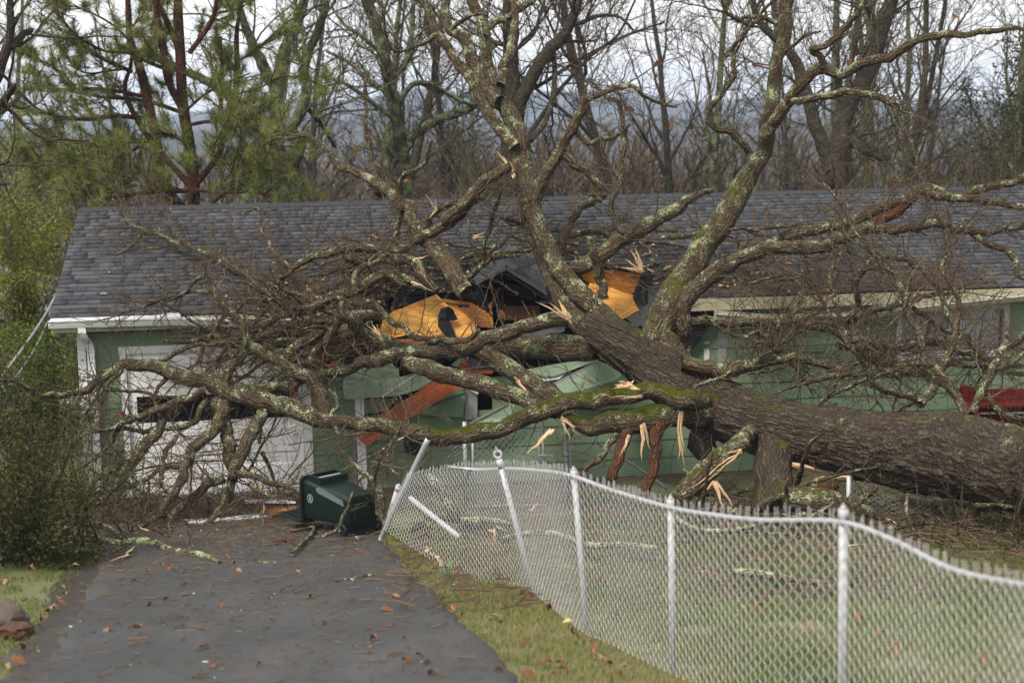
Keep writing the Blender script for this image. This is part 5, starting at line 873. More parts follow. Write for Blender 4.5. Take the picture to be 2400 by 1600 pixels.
# ================================================================ chain-link fences
def chain(base, top, pitch=.046, rows=None, wr=.0024, barb=.035, jitter=.0):
    """woven diamond wire between a bottom curve and a top curve (matching stations)"""
    B, _ = smooth_path(base, np.ones(len(base)), .03); n = len(B); tb = np.linspace(0, 1, n); Ls = np.linspace(0, 1, 400)
    # same parameter on both curves
    def res(P):
        P = np.asarray(P, float); E = np.vstack([2*P[0]-P[1], P, 2*P[-1]-P[-2]]); o = []
        for i in range(len(P)-1):
            p0, p1, p2, p3 = E[i:i+4]; t = np.linspace(0, 1, 24, endpoint=False)[:, None]; o.append(.5*(2*p1+(p2-p0)*t+(2*p0-5*p1+4*p2-p3)*t*t+(-p0+3*p1-3*p2+p3)*t**3))
        o.append(P[-1:]); return np.vstack(o)
    Bc, Tc = res(base), res(top); L = np.concatenate([[0], np.cumsum(np.linalg.norm(np.diff((Bc+Tc)/2, axis=0), axis=1))]); W = int(L[-1]/pitch); H = np.linalg.norm(Tc-Bc, axis=1).mean(); rows = rows or int(1.12/pitch)
    bx = lambda u, C: np.stack([np.interp(u, L, C[:, j]) for j in range(3)], 1)
    Vs = []; Qs = []; nv = 0
    nrm = np.cross(np.gradient(Bc, axis=0), Tc-Bc); nrm /= np.linalg.norm(nrm, axis=1)[:, None]+1e-9
    for w_ in range(W):
        v = np.arange(0, rows+1); u = (w_+((v+w_) % 2)*1.0)*pitch
        # rounded knuckles: two points each side of every bend
        uu = np.repeat(u, 2); vv = np.repeat(v.astype(float), 2); vv[0::2] -= .20; vv[1::2] += .20; uu[0::2] += np.where((v+w_) % 2, -.18, .18)*pitch; uu[1::2] += np.where((v+w_) % 2, -.18, .18)*pitch
        sd = np.where((np.repeat(v, 2)+w_) % 2, 1, -1)*.0035; sd[0::2] *= 1; 
        f = np.clip(vv/rows, 0, 1)[:, None]; b, t = bx(uu, Bc), bx(uu, Tc); n_ = bx(uu, nrm); P = b+(t-b)*f+n_*sd[:, None]
        if barb: P = np.vstack([P, P[-1]+(t[-1]-b[-1])/np.linalg.norm(t[-1]-b[-1])*barb*rnd.uniform(.7, 1.3)+n_[-1]*rnd.uniform(-.008, .008)+(P[-1]-P[-2])*.35])
        T = np.gradient(P, axis=0); T /= np.linalg.norm(T, axis=1)[:, None]; n2 = np.cross(T, np.array([0, 1., 0])); n2 /= np.linalg.norm(n2, axis=1)[:, None]+1e-9; n3 = np.cross(T, n2)
        V = np.stack([P+wr*(n2*math.cos(a)+n3*math.sin(a)) for a in (0, 2.094, 4.189)], 1).reshape(-1, 3); m = len(P); i = np.arange(m-1)[:, None]*3+np.arange(3)[None]; j = np.arange(m-1)[:, None]*3+(np.arange(3)[None]+1) % 3
        Qs.append(np.stack([i, j, j+3, i+3], 2).reshape(-1, 4)+nv); Vs.append(V); nv += len(V)
    return np.vstack(Vs), np.vstack(Qs)
def pipe(name, pts, r, mat, parent, k=12, org=None):
    ts = Tubes(); P, R = smooth_path(pts, np.full(len(pts), r), .08); ts.add(P if org is None else P-org, R, k); return ts.build(name, M[mat], parent)
fence = empty('chain_link_fence', onG(1365, 1485)); FO = np.array(fence.location); tag(fence, 'buckled silver chain-link fence running along the driveway toward the house', 'fence')
stn = [((896, 1243), (948, 1122)), ((965, 1287), (1003, 1113)), ((1041, 1335), (1058, 1104)), ((1110, 1363), (1112, 1099)), ((1222, 1378), (1176, 1097)), ((1288, 1425), (1252, 1101)), ((1362, 1484), (1328, 1113))]
base = []; top = []; FY = [16.0, 15.5, 14.95, 14.4, 13.5, 12.6, 11.8]
for b, t in stn:
    B = onG(*b); B = Wp(b[0], b[1], min(B[1], FY[len(base)])); base.append(B+[0, 0, .02]); top.append(Wp(t[0], t[1], B[1]))
def post_at(px, py, Y, h): T = Wp(px, py, Y); return T
for (px, py), Y in (((1420, 1146), 11.1), ((1553, 1186), 10.1), ((1660, 1205), 9.5), ((1772, 1217), 9.0), ((1955, 1221), 8.4), ((2082, 1265), 7.9), ((2220, 1333), 7.3), ((2400, 1372), 6.6), ((2700, 1420), 5.2), ((3100, 1480), 4.)):
    T = Wp(px, py, Y); top.append(T); base.append(np.array([T[0]+.02, T[1], gz(T[0], T[1])+.03]))
V, Q = chain(base, [t_+[0, 0, .02] for t_ in top], pitch=.048, rows=31, wr=.0027, barb=.05); tag(link('wire_mesh', bigmesh('wire_mesh', V-FO, Q, 4, True), M['bright_wire'], fence), kind='stuff')
pipe('top_rail', [top[3]+[-.25, .1, 0]]+[t+[.035, .03, -.012] for t in top[3:]], .015, 'galvanised', fence, 12, FO)
def fpost(P0, P1, r=.029, cap='dome', name='post'):
    m = MB(); P0 = np.array(P0)-FO; P1 = np.array(P1)-FO; d = (P1-P0)/np.linalg.norm(P1-P0); m.cyl(P0, P1, r, 14); o = m.build(name, M['galvanised'], fence, True)
    m = MB(); m.cyl(P1-d*.05, P1+d*.01, r+.002, 14); m.cyl(P1+d*.01, P1+d*.03, r*.8, 12, .012); m.cyl(P1+d*.03, P1+d*.045, .010, 8, .003)
    if cap == 'eye': m = MB(); m.cyl(P1-d*.06, P1+d*.02, r+.005, 14); m.ring(P1+d*.065, np.array([.2, 1, 0]), .032, .011, 20, 8); m.cyl(P1+d*.10, P1+d*.135, .012, 8, .003)
    m.build('post_cap', M['galvanised'], o, True); return o
fpost(Wp(1246, 1390, base[4][1])+[.05, 0, -.12], Wp(1163, 1083, base[4][1])+[.03, .03, 0], .024, 'eye'); fpost(base[6]+[.055, 0, -.15], top[6]+[.055, .03, .02], .023)
for i in (8, 11): fpost(base[i]+[.055, .03, -.15], top[i]+[.055, .03, .03 if i != 11 else .05], .023 if i != 11 else .027)
pipe('leaning_post', [Wp(893, 1262, 16.6), Wp(905, 1236, 16.5), Wp(950, 1140, 16.2), Wp(1004, 1027, 16.0)], .030, 'weathered_pipe', fence, 14, FO)
m = MB(); a, b = Wp(1004, 1027, 16.0)-FO, Wp(1005.5, 1023, 15.99)-FO; m.cyl(a, b, .027, 14); m.build('bore_shade_disc', M['bin_black'], fence)  # black disc on the closed pipe end paints in the bore's shade
fpost(Wp(905, 1235, 16.5), Wp(934, 1140, 16.3), .03, 'dome', 'terminal_post'); pipe('brace_rail', [Wp(962, 1167, 16.2), Wp(1076, 1258, 15.4)], .028, 'galvanised', fence, 12, FO)
# garden gate and side fence in front of the house wall
GY = 20.95
gate = empty('chain_link_gate', Wp(1190, 1190, GY)); GO = np.array(gate.location); tag(gate, 'narrow galvanised chain-link gate with latch in front of the green wall', 'gate')
def gp(px, py, dy=0): return Wp(px, py, GY+dy)
gl, gr_ = 1108, 1266; ztop = gp(1190, 966)[2]; zb = gz(gp(1190, 1190)[0], GY)+.05
def vp_(px, z, dy=0): p = Wp(px, 1050, GY+dy); return np.array([p[0], p[1], z])
for x, r in ((gl, .018), (gr_+7, .018)): m = MB(); m.cyl(vp_(x, zb)-GO, vp_(x, ztop-(.2 if x == gl else 0))-GO, r, 10); m.build('frame_pipe', M['weathered_pipe'], gate, True)
for z, z2 in ((zb, zb), (ztop-.2, ztop)): m = MB(); m.cyl(vp_(gl, z)-GO, vp_(gr_+7, z2)-GO, .018, 10); m.build('frame_pipe', M['weathered_pipe'], gate, True)
m = MB(); m.cyl(vp_(gr_-3, zb)-GO, vp_(gr_-3, ztop)-GO, .008, 8); m.build('tension_bar', M['galvanised'], gate, True)
zl = gp(1275, 1066)[2]; m = MB(); m.cyl(vp_(gr_-5, zl, -.02)-GO, vp_(gr_+12, zl, -.02)-GO, .012, 8); m.cyl(vp_(gr_+8, zl, -.03)-GO, vp_(1300, zl+.006, -.03)-GO, .012, 8); m.box(*sum([[vp_(1288, 0)[0]-GO[0], vp_(1296, 0)[0]-GO[0]], [-.05, -.02], [zl-.02-GO[2], zl+.02-GO[2]]], [])); m.cyl(vp_(gr_+7, zl-.02, 0)-GO, vp_(gr_+7, zl+.02, 0)-GO, .026, 10); m.build('latch', M['weathered_pipe'], gate)
V, Q = chain([vp_(gl, zb), vp_((gl+gr_)/2, zb), vp_(gr_, zb)], [vp_(gl, ztop-.2), vp_((gl+gr_)/2, ztop-.1), vp_(gr_, ztop)], wr=.0024, barb=0); tag(link('wire_mesh', bigmesh('wire_mesh', V-GO, Q, 4, True), M['galvanised'], gate), kind='stuff')
sf = empty('side_fence', vp_(1326, zb)); SO = np.array(sf.location); tag(sf, 'sagging chain-link side fence right of the gate, its top rail knocked down', 'fence')
for x, nm in ((1326, 'post'),): m = MB(); m.cyl(vp_(x, zb-.1)-SO, vp_(x, ztop-.18)-SO, .032, 14); o = m.build(nm, M['weathered_pipe'], sf, True); m = MB(); m.cyl(vp_(x, zl-.02)-SO, vp_(x, zl+.03)-SO, .04, 14); m.build('band', M['weathered_pipe'], o, True)
m = MB(); m.cyl(vp_(1337, zb)-SO, vp_(1337, ztop-.2)-SO, .008, 8); m.build('tension_bar', M['galvanised'], sf, True)
tp = [vp_(1337, ztop-.2), gp(1400, 1036), gp(1480, 1082), gp(1560, 1130), gp(1640, 1150), gp(1760, 1165)]; bt = [np.array([p[0], p[1], gz(p[0], p[1])+.03]) for p in tp]
V, Q = chain(bt, tp, wr=.0024, barb=0, rows=30); tag(link('wire_mesh', bigmesh('wire_mesh', V-SO, Q, 4, True), M['weathered_pipe'], sf), kind='stuff'); pipe('fallen_rail', [gp(1398, 1036, -.05), gp(1480, 1085, -.05), gp(1565, 1145, -.05)], .021, 'weathered_pipe', sf, 10, SO)
lf = empty('short_fence', vp_(1092, zb)); LO = np.array(lf.location); tag(lf, 'short crumpled chain-link panel left of the gate under the mossy limb', 'fence')
m = MB(); m.cyl(vp_(1090, zb-.1)-LO, vp_(1090, ztop-.12)-LO, .032, 14); m.build('post', M['weathered_pipe'], lf, True)
tp = [gp(1012, 1043, -.4), gp(1050, 1042, -.2), gp(1088, 1046)]; bt = [np.array([p[0], p[1], gz(p[0], p[1])+.05]) for p in tp]; V, Q = chain(bt, tp, wr=.0024, barb=0, rows=30); tag(link('wire_mesh', bigmesh('wire_mesh', V-LO, Q, 4, True), M['galvanised'], lf), kind='stuff')
# far piece of fence seen under the trunk
bf = empty('back_fence', onG(1990, 1190)); BO = np.array(bf.location); tag(bf, 'flattened chain-link fence with one pale post seen beneath the trunk', 'fence')
yb = 18.6; pst = np.array([Wp(1989, 1150, yb)[0], yb, 0]); z0 = gz(pst[0], pst[1]); m = MB(); m.cyl([pst[0]-BO[0], pst[1]-BO[1], z0-.1-BO[2]], [pst[0]-BO[0], pst[1]-BO[1], Wp(1989, 1115, yb)[2]-BO[2]], .028, 12); m.build('post', M['galvanised'], bf, True)
tp = [Wp(1994, 1123, yb), Wp(2060, 1135, yb), Wp(2140, 1160, yb-.1), Wp(2230, 1150, yb-.2), Wp(2330, 1165, yb-.2), Wp(2480, 1150, yb-.2)]; bt = [np.array([p[0], p[1]-.1, gz(p[0], p[1]-.1)+.04]) for p in tp]
V, Q = chain(bt, tp, wr=.0024, barb=0, rows=14); tag(link('wire_mesh', bigmesh('wire_mesh', V-BO, Q, 4, True), M['weathered_pipe'], bf), kind='stuff')
# ================================================================ tipped wheelie bin
by = 18.0; bp = Wp(850, 1236, by); bz = gz(bp[0], bp[1])+.035
binr = empty('wheelie_bin', (bp[0], bp[1], bz), math.radians(180-48)); binr.scale = (.86, .84, .75); tag(binr, 'dark green wheelie bin tipped on its back beside the garage', 'bin')
def frustum(a, b, x0, x1, n=7, rad=.06, inner=0):
    V = []
    for x, (hw, z0, z1) in ((x0, a), (x1, b)):
        for cx, cz, s0 in ((hw-rad, z0+rad, -90), (hw-rad, z1-rad, 0), (-hw+rad, z1-rad, 90), (-hw+rad, z0+rad, 180)):
            for i in range(n): an = math.radians(s0+90*i/(n-1)); V.append((x, cx+rad*math.cos(an), cz+rad*math.sin(an)))
    return V
# x: 0 = bottom of bin, 1.02 = mouth; lying on its back
m = MB(); N4 = 28; V = frustum((.225, .17, .62), (.30, .10, .76), .0, 1.0); m.add(V, [(i, (i+1) % N4, N4+(i+1) % N4, N4+i) for i in range(N4)]+[tuple(range(N4-1, -1, -1))])
Vi = frustum((.215, .18, .61), (.285, .115, .745), .03, 1.0); m.add(Vi, [(i, N4+i, N4+(i+1) % N4, (i+1) % N4) for i in range(N4)]+[tuple(range(N4))]); body = m.build('body', M['bin_green'], binr, True)
md = body.modifiers.new('e', 'EDGE_SPLIT'); md.split_angle = .7
m = MB(); Va = frustum((.335, .07, .80), (.335, .07, .80), .955, 1.005); Vb = frustum((.288, .112, .75), (.288, .112, .75), .955, 1.005); b0 = len(Va); m.add(Va+Vb, [(i, (i+1) % N4, N4+(i+1) % N4, N4+i) for i in range(N4)]+[(b0+i, b0+N4+i, b0+N4+(i+1) % N4, b0+(i+1) % N4) for i in range(N4)]+[(N4+i, N4+(i+1) % N4, b0+N4+(i+1) % N4, b0+N4+i) for i in range(N4)]+[(i, b0+i, b0+(i+1) % N4, (i+1) % N4) for i in range(N4)]); m.build('rim', M['bin_green'], binr)
m = MB(); m.box(.62, .95, -.24, -.215, .72, .83); m.box(.62, .95, .215, .24, .72, .83); m.box(.62, .645, -.215, .215, .70, .82); m.box(.92, .945, -.215, .215, .72, .825); m.build('lift_pocket', M['bin_green'], binr, bevel=.006); m = MB(); m.cyl((.78, -.215, .79), (.78, .215, .79), .014, 8); m.build('lift_bar', M['weathered_pipe'], binr)
m = MB(); m.box(.015, .6, -.16, .16, .607, .645); m.box(.02, .3, -.19, .19, .60, .632); m.build('front_rib', M['bin_green'], binr, bevel=.01)
m = MB(); m.add([(-.001, -.13, .27), (-.001, .13, .27), (-.001, .13, .52), (-.001, -.13, .52), (-.012, -.12, .28), (-.012, .12, .28), (-.012, .12, .51), (-.012, -.12, .51)], [(4, 7, 6, 5), (0, 4, 5, 1), (1, 5, 6, 2), (2, 6, 7, 3), (3, 7, 4, 0)]); m.build('bottom_panel', M['bin_green'], binr)
m = MB(); m.box(.02, .16, -.24, .24, .05, .19); m.cyl((.09, -.33, .10), (.09, .33, .10), .012, 8); m.build('axle_housing', M['bin_black'], binr, bevel=.01)
for sgn in (-1, 1):
    y0 = sgn*.30; w_ = empty('wheel'); w_.parent = binr; w_.location = (.09, y0, .115)
    m = MB(); m.ring((0, 0, 0), (0, 1, 0), .105, .024, 30, 8); m.build('tyre', M['bin_black'], w_, True)
    m = MB(); m.ring((0, 0, 0), (0, 1, 0), .082, .010, 28, 6); m.cyl((0, -.03, 0), (0, .03, 0), .024, 14)
    for q in range(8): an = q*math.pi/4; m.cyl((.02*math.cos(an), 0, .02*math.sin(an)), (.08*math.cos(an), 0, .08*math.sin(an)), .009, 6)
    m.build('rim', M['bin_black'], w_)
    m = MB(); m.cyl((0, sgn*.028, 0), (0, sgn*.036, 0), .012, 10); m.build('hub_cap', M['meter_grey'], w_)
m = MB(); V = [(1.02, -.33, .035), (1.62, -.30, .03), (1.62, .30, .03), (1.02, .33, .035), (1.02, -.33, .075), (1.60, -.28, .07), (1.60, .28, .07), (1.02, .33, .075)]; m.add(V, BOXF); m.cyl((1.0, -.3, .06), (1.0, .3, .06), .03, 10); m.box(1.12, 1.5, -.22, .22, .07, .09); m.build('lid', M['bin_green'], binr, bevel=.012)
m = MB(); m.cyl((.97, -.33, .05), (.97, -.12, .05), .02, 8); m.cyl((.97, .12, .05), (.97, .33, .05), .02, 8); m.box(.86, 1.0, -.34, -.30, .03, .10); m.build('handle', M['bin_green'], binr)
# side facing us is +y after the turn: print and film patch lie on it
def side(x, z, off=.004): hw = .225+(.30-.225)*x; return (x, hw+off, z)
def prt(m, pts): m.add([side(*p, .003) for p in pts]+[side(*p, .0055) for p in pts], [tuple(range(len(pts), 2*len(pts))), tuple(range(len(pts)-1, -1, -1))]+[(i, (i+1) % len(pts), (i+1) % len(pts)+len(pts), i+len(pts)) for i in range(len(pts))])
m = MB(); cx, cz = .82, .47; n = 26
for i in range(n):
    a0, a1 = 2*math.pi*i/n, 2*math.pi*(i+1)/n; prt(m, [(cx+.062*math.cos(a0), cz+.072*math.sin(a0)), (cx+.062*math.cos(a1), cz+.072*math.sin(a1)), (cx+.05*math.cos(a1), cz+.058*math.sin(a1)), (cx+.05*math.cos(a0), cz+.058*math.sin(a0))])
prt(m, [(cx-.03, cz-.035), (cx-.005, cz-.045), (cx-.002, cz+.04), (cx-.02, cz+.03)]); prt(m, [(cx+.005, cz-.04), (cx+.03, cz-.03), (cx+.012, cz), (cx+.03, cz+.035), (cx+.005, cz+.045)]); m.build('emblem', M['emblem_print'], binr)
m = MB(); prt(m, [(.10, .48), (.65, .595), (.69, .66), (.62, .70), (.12, .57)]); m.build('clear_label_patch', M['bin_film'], binr)
# ================================================================ smaller things
def tube_thing(name, label, cat, pts, r, mat, group=None, k=8):
    ts = Tubes(); P, R = smooth_path(pts, np.full(len(pts), r), .06); ts.add(P, R, k); return tag(ts.build(name, M[mat]), label, cat, group)
e0 = h2w(SL, NE+.5, ZE+.12)
def twist(name, label, a, mid, b, r, nstr, mat):
    ts = Tubes(); t = np.linspace(0, 1, 90)[:, None]; P = (1-t)**2*a+2*t*(1-t)*mid+t*t*b
    for q in range(nstr): ph = q*2*math.pi/nstr+t*60; ts.add(P+np.hstack([np.cos(ph)*r*1.1, np.sin(ph)*r*1.1, np.sin(ph)*r]), np.full(90, r), 6)
    return tag(ts.build(name, M[mat]), label, 'cable')
twist('service_cable', 'pale twisted service cable hanging from the left roof corner', Wp(132, 690, 22.6), Wp(90, 780, 22.3), Wp(-60, 960, 21.8), .010, 3, 'cable')
twist('thin_cable', 'thin grey cable sagging beside the twisted service cable', Wp(112, 752, 22.4), Wp(70, 860, 22.2), Wp(-30, 960, 21.8), .006, 2, 'cable')
tube_thing('cable_loop', 'black cable looped under the left end of the gutter', 'cable', [Wp(102, 768, 22.3), Wp(112, 786, 22.3), Wp(140, 793, 22.4), Wp(156, 776, 22.5)], .008, 'black_cable')
tube_thing('cable_stub', 'black cable loop standing out from the left roof edge', 'cable', [Wp(122, 700, 22.7), Wp(104, 706, 22.6), Wp(98, 730, 22.5), Wp(95, 765, 22.4)], .007, 'black_cable')
# red timber seat against the far wall
rb = empty('red_bench', Wp(2345, 1130, 20.6)); RO = np.array(rb.location); tag(rb, 'dark red painted timber bench behind the trunk at the right edge', 'bench')
def rp_(px, py, dy=0): return Wp(px, py, 20.6+dy)-RO
zt, x0 = rp_(2268, 903)[2], rp_(2262, 897)[0]; zg = gz(RO[0], 20.6)-RO[2]
MB().box(x0-.05, x0+.05, -.05, .05, zg, zt).build('post', M['red_paint_wood'], rb, bevel=.01); MB().box(x0+2.0, x0+2.1, -.05, .05, zg, zt).build('post', M['red_paint_wood'], rb, bevel=.01)
for i, (za, zb_) in enumerate(((zt-.36, zt-.05), (zt-.57, zt-.39), (zt-.8, zt-.6), (zt-1.02, zt-.83), (zt-1.25, zt-1.05))): MB().box(x0+.053, x0+1.997, -.03-.012*(i == 0), .01, za, zb_).build('plank', M['red_paint_wood'], rb, bevel=.006)
MB().box(x0-.08, x0+2.13, -.32, -.055, zt-.24, zt-.20).build('arm_board', M['red_paint_wood'], rb, bevel=.006); MB().box(x0-.03, x0+2.08, -.6, -.055, zt-.82, zt-.77).build('seat', M['red_paint_wood'], rb, bevel=.006)
for xa in (x0-.03, x0+2.0): MB().box(xa, xa+.08, -.6, -.52, zg, zt-.25).build('leg', M['red_paint_wood'], rb, bevel=.006)
# boards on the ground before the garage
def gboard(name, label, pix, thick, mat, lift=.02, wd=None):
    P = [onG(*p)+[0, 0, lift+.035] for p in pix]; return tag(plate(name, P, thick, M[mat], None, P[1]-P[0]), label, 'board')
gboard('white_trim_board', 'long white trim board lying on the drive left of the bin', [(428, 1226), (520, 1222), (690, 1200), (740, 1202), (600, 1222), (450, 1234)], .02, 'white_paint')
gboard('white_siding_strip', 'white strip of trim under the branches close to the garage door', [(575, 1187), (640, 1183), (642, 1188), (577, 1192)], .02, 'white_paint', .06)
gboard('orange_plank', 'short orange-brown plank lying beside the bin lid', [(612, 1212), (620, 1204), (690, 1206), (700, 1214), (640, 1217)], .05, 'lumber', .08)
gboard('white_plank', 'white painted plank resting on the orange plank by the bin', [(604, 1200), (690, 1202), (694, 1207), (615, 1206)], .02, 'white_paint', .15)
# fallen branches lying about
def fallen(name, label, spec, Y, mat='lichen_bark', tw=6, lift=0.02, moss=0., twl=(.1, .35), thing=True):
    pts = []; R = []
    for seg in spec.split(';'):
        k, body = seg.split(':')
        for tok in body.split():
            a = [float(v) for v in tok.split(',')]; px, py = cp(k, a[0], a[1]); P = onG(px, py); r = a[2]*CS[k]/F_PX*P[1]; 
            if Y: P = Wp(px, py, min(Y, P[1]-.02))
            pts.append(P+[0, 0, (r*.8+lift) if not Y else 0]); R.append(r)
    org = pts[0].copy(); P0, R0 = smooth_path(np.array(pts), np.array(R), .05); P0 = P0+rng.normal(0, .12, P0.shape)*np.minimum(R0, .02)[:, None]; ts = Tubes(); root = empty(name, org); tag(root, label, 'branch'); ts.add(P0-org, R0, None, .16, moss); ts.build('stem', M[mat], root)
    tt = Tubes(); twigs(tt, P0, R0, tw, twl, .005, 1, .3)
    if tt.any(): tag(tt.build('twig_spray', M['oak_bark'], root, org=org), kind='stuff')
    return root
fallen('fallen_branch', 'lichen-crusted branch with a broken end lying across the left of the drive', 'a:1500,780,18 1380,730,24 1250,710,24 1150,690,26 1060,650,28 930,635,28 800,650,28 700,620,24 600,600,20 480,570,15 380,590,10 335,570,8', None, tw=16)
fallen('fallen_branch', 'thin lichen branch forking off behind the big branch on the drive', 'a:830,630,16 740,570,15 660,545,14 560,530,12 490,490,11 480,480,9', None, tw=8, lift=.10)
fallen('fallen_branch', 'dark branch running from the drive into the left lawn', 'a:900,660,8 700,750,7 560,620,10 440,660,13 330,700,12 200,720,10 80,735,7', None, 'oak_bark', 14, .08)
fallen('fallen_branch', 'small branch with pale snapped tip in front of the bin wheel', 'a:1985,735,12 2060,660,15 2120,600,14 2140,550,11 2080,560,12 1980,580,9', None, tw=5, lift=.06)
fallen('fallen_branch', 'lichen branch leaning on the fence side of the bin', 'q:560,1450,34 650,1400,36 800,1350,34 870,1220,34 920,1080,30 1000,940,26 1020,860,20 1080,670,12', 17.3, tw=4)
fallen('fallen_branch', 'upright lichen branch standing against the fence corner', 'q:1650,1190,40 1600,1020,46 1580,850,50 1530,640,48 1420,480,40 1240,340,32 1100,200,24 990,70,18;z:380,760,14 440,690,13 400,560,10 355,520,6', 17.9, tw=10)
fallen('fallen_branch', 'grey stick lying on the drive beside the fence strip', 'b:-40,905,14 100,880,15 230,860,13 340,860,8 430,870,5', None, tw=3)
fallen('fallen_branch', 'short black stick near the bottom left of the drive', 'a:790,1500,13 880,1480,13 985,1455,12', None, 'oak_bark', 0)
fallen('fallen_branch', 'long thin twig lying across the middle of the drive', 'a:1660,1110,4 1860,1095,8 2050,1098,8 2323,1105,6;b:150,1130,3', None, 'oak_bark', 0)
fallen('fallen_branch', 'small lichen stick on the drive below the big fallen branch', 'a:1670,775,12 1740,770,14 1830,775,13', None, tw=1)
fallen('fallen_branch', 'chewed-looking brown stick by the bin with a raw orange end', 'a:1870,645,16 1950,630,20 2010,640,22 2040,660,18', None, 'stripped_wood', 0)
fallen('fallen_branch', 'lichen-speckled stick at the bottom right of the drive', 'a:1845,1430,10 1920,1425,11 1995,1428,10', None, tw=0)
fallen('fallen_branch', 'long lichen branch on the lawn behind the middle of the fence', 'b:1080,690,22 1250,640,22 1450,640,22 1700,720,22 1900,720,24 2150,740,20', None, tw=10, lift=.12)
fallen('fallen_branch', 'pale lichen branch lying on the lawn left of the thick fence post', 'c:-60,600,22 60,680,20 250,710,20 450,680,18 640,610,14', None, tw=8, lift=.25)
fallen('fallen_branch', 'lichen branch on the lawn behind the blurred right fence panel', 'c:350,880,26 500,900,28 700,930,24 900,960,24 1150,980,20', None, tw=10, lift=.08)
fallen('fallen_branch', 'heavy lichen branch lying in grass under the trunk at right', 'c:1500,400,26 1650,430,30 1850,430,30 2050,460,26 2323,450,22', None, tw=14, lift=.12)
fallen('fallen_branch', 'grey lichen branch lying in grass at the right edge', 'c:2010,470,18 2120,490,24 2230,560,24 2330,620,24', None, tw=10, lift=.15)
fallen('fallen_log', 'mossy log lying beneath the trunk next to the standing stub', '9:700,1075,70 850,1085,78 1000,1090,72 1100,1110,50 1300,1180,40 1420,1230,30', 18.2, 'oak_bark', 6, .0, .3)
fallen('fallen_log', 'brown stripped limb lying behind the mossy stub', '9:730,1000,20 850,1010,26 980,990,28 1060,970,20', 18.7, 'stripped_wood', 2)

fallen('fallen_branch', 'lichen branch tangled behind the fence near its corner', 'b:560,150,26 640,220,30 700,300,30 760,420,30 800,470,20', 17.0, tw=6)
fallen('fallen_branch', 'brown bark-stripped limb lying behind the leaning fence post', 'b:740,450,30 820,520,36 900,570,36 1020,600,26', None, 'stripped_wood', 2, .10)
fallen('fallen_branch', 'lichen branch lying low behind the fence at the leaning post', 'b:600,600,26 700,570,26 850,600,28 1000,590,26 1150,620,20', None, tw=10, lift=.2)
for spec, lab in (('b:490,600,24 540,560,30 590,590,24', 'broken log end with orange core caught in the fence corner'),): fallen('fallen_log', lab, spec, None, 'stripped_wood', 0, .08)
sg = 'fresh wood splinters'
def splinter(label, k, x, y, dx, dy, wd, lift=.06):
    px, py = cp(k, x, y); a = onG(px, py)+[0, 0, lift]; b = onG(px+dx*CS[k], py+dy*CS[k])+[0, 0, lift]; m = MB(); c = (a+b)/2; shard(m, a-c, b-a, np.linalg.norm(b-a), wd*CS[k]/F_PX*a[1], .014); shard(m, a-c, a-b+rng.normal(0, .02, 3), np.linalg.norm(b-a)*.25, wd*CS[k]/F_PX*a[1], .014)
    V = np.array(m.v); e = (b-a)/np.linalg.norm(b-a); o = link('wood_splinter', mesh('wood_splinter', V, m.f, uv=np.stack([V@e, np.cross(V, e)[:, 2]], 1)), M['fresh_wood']); o.location = c; tag(o, label, 'splinter', sg)
for a in (('long yellow splinter of fresh wood lying across the left of the drive', 'a', 890, 700, -125, 105, 20), ('pale slab of torn wood caught under the fence bottom', 'b', 590, 690, 90, 120, 44), ('upright pale splinter behind the leaning fence post', 'b', 1040, 680, 5, 100, 12, .25), ('chunk of torn wood behind the fence left of the leaning post', 'b', 1010, 560, 90, 60, 26, .2), ('pale splinter in the heap behind the second fence post', 'b', 1290, 560, 60, -40, 22, .3),
    ('thin splinter in the grass behind the thick blurred post', 'c', 1090, 670, 260, -40, 12, .05), ('flat yellow splinter on the ground under the trunk', 'c', 1200, 470, 130, 15, 12, .1), ('short pale splinter under the trunk right of the blurred post', 'c', 1400, 510, 70, 40, 14, .1), ('curved peeled splinter under the trunk at right', 'c', 1810, 380, 70, 90, 26, .25), ('upright torn stake under the trunk', 'c', 1490, 430, -10, -90, 14, .05), ('small brown splinter lying near the garage corner', 'a', 1000, 560, -60, -20, 12)): splinter(*a)
# stones at the lower left
def stone(label, px, py, s, mat):
    P = onG(px, py); bm = bmesh.new(); bmesh.ops.create_icosphere(bm, subdivisions=3, radius=1); q = rng.normal(0, 1, (9, 3)); q /= np.linalg.norm(q, axis=1)[:, None]
    for v in bm.verts:
        c = np.array(v.co); d = max(q@c); c = c*min(1., .72/max(.3, d))*np.array(s)+rng.normal(0, .006, 3); v.co = c
    me = bpy.data.meshes.new('stone'); bm.to_mesh(me); bm.free(); o = link('stone', me, M[mat]); o.location = P+[0, 0, s[2]*.45]; o.rotation_euler = (rnd.random()*.3, rnd.random()*.3, rnd.random()*3); tag(o, label, 'stone', 'edging stones')
for a in (('ochre wedge-shaped stone at the left edge of the picture', 8, 1475, (.20, .18, .17), 'stone'), ('dark reddish stone on top of the stone heap at left', 14, 1447, (.13, .13, .10), 'rust_stone'), ('small brown stone at the right of the left stone heap', 45, 1462, (.12, .11, .09), 'stone'), ('low dark stone under the left stone heap', 40, 1490, (.16, .14, .09), 'rust_stone')): stone(*a)
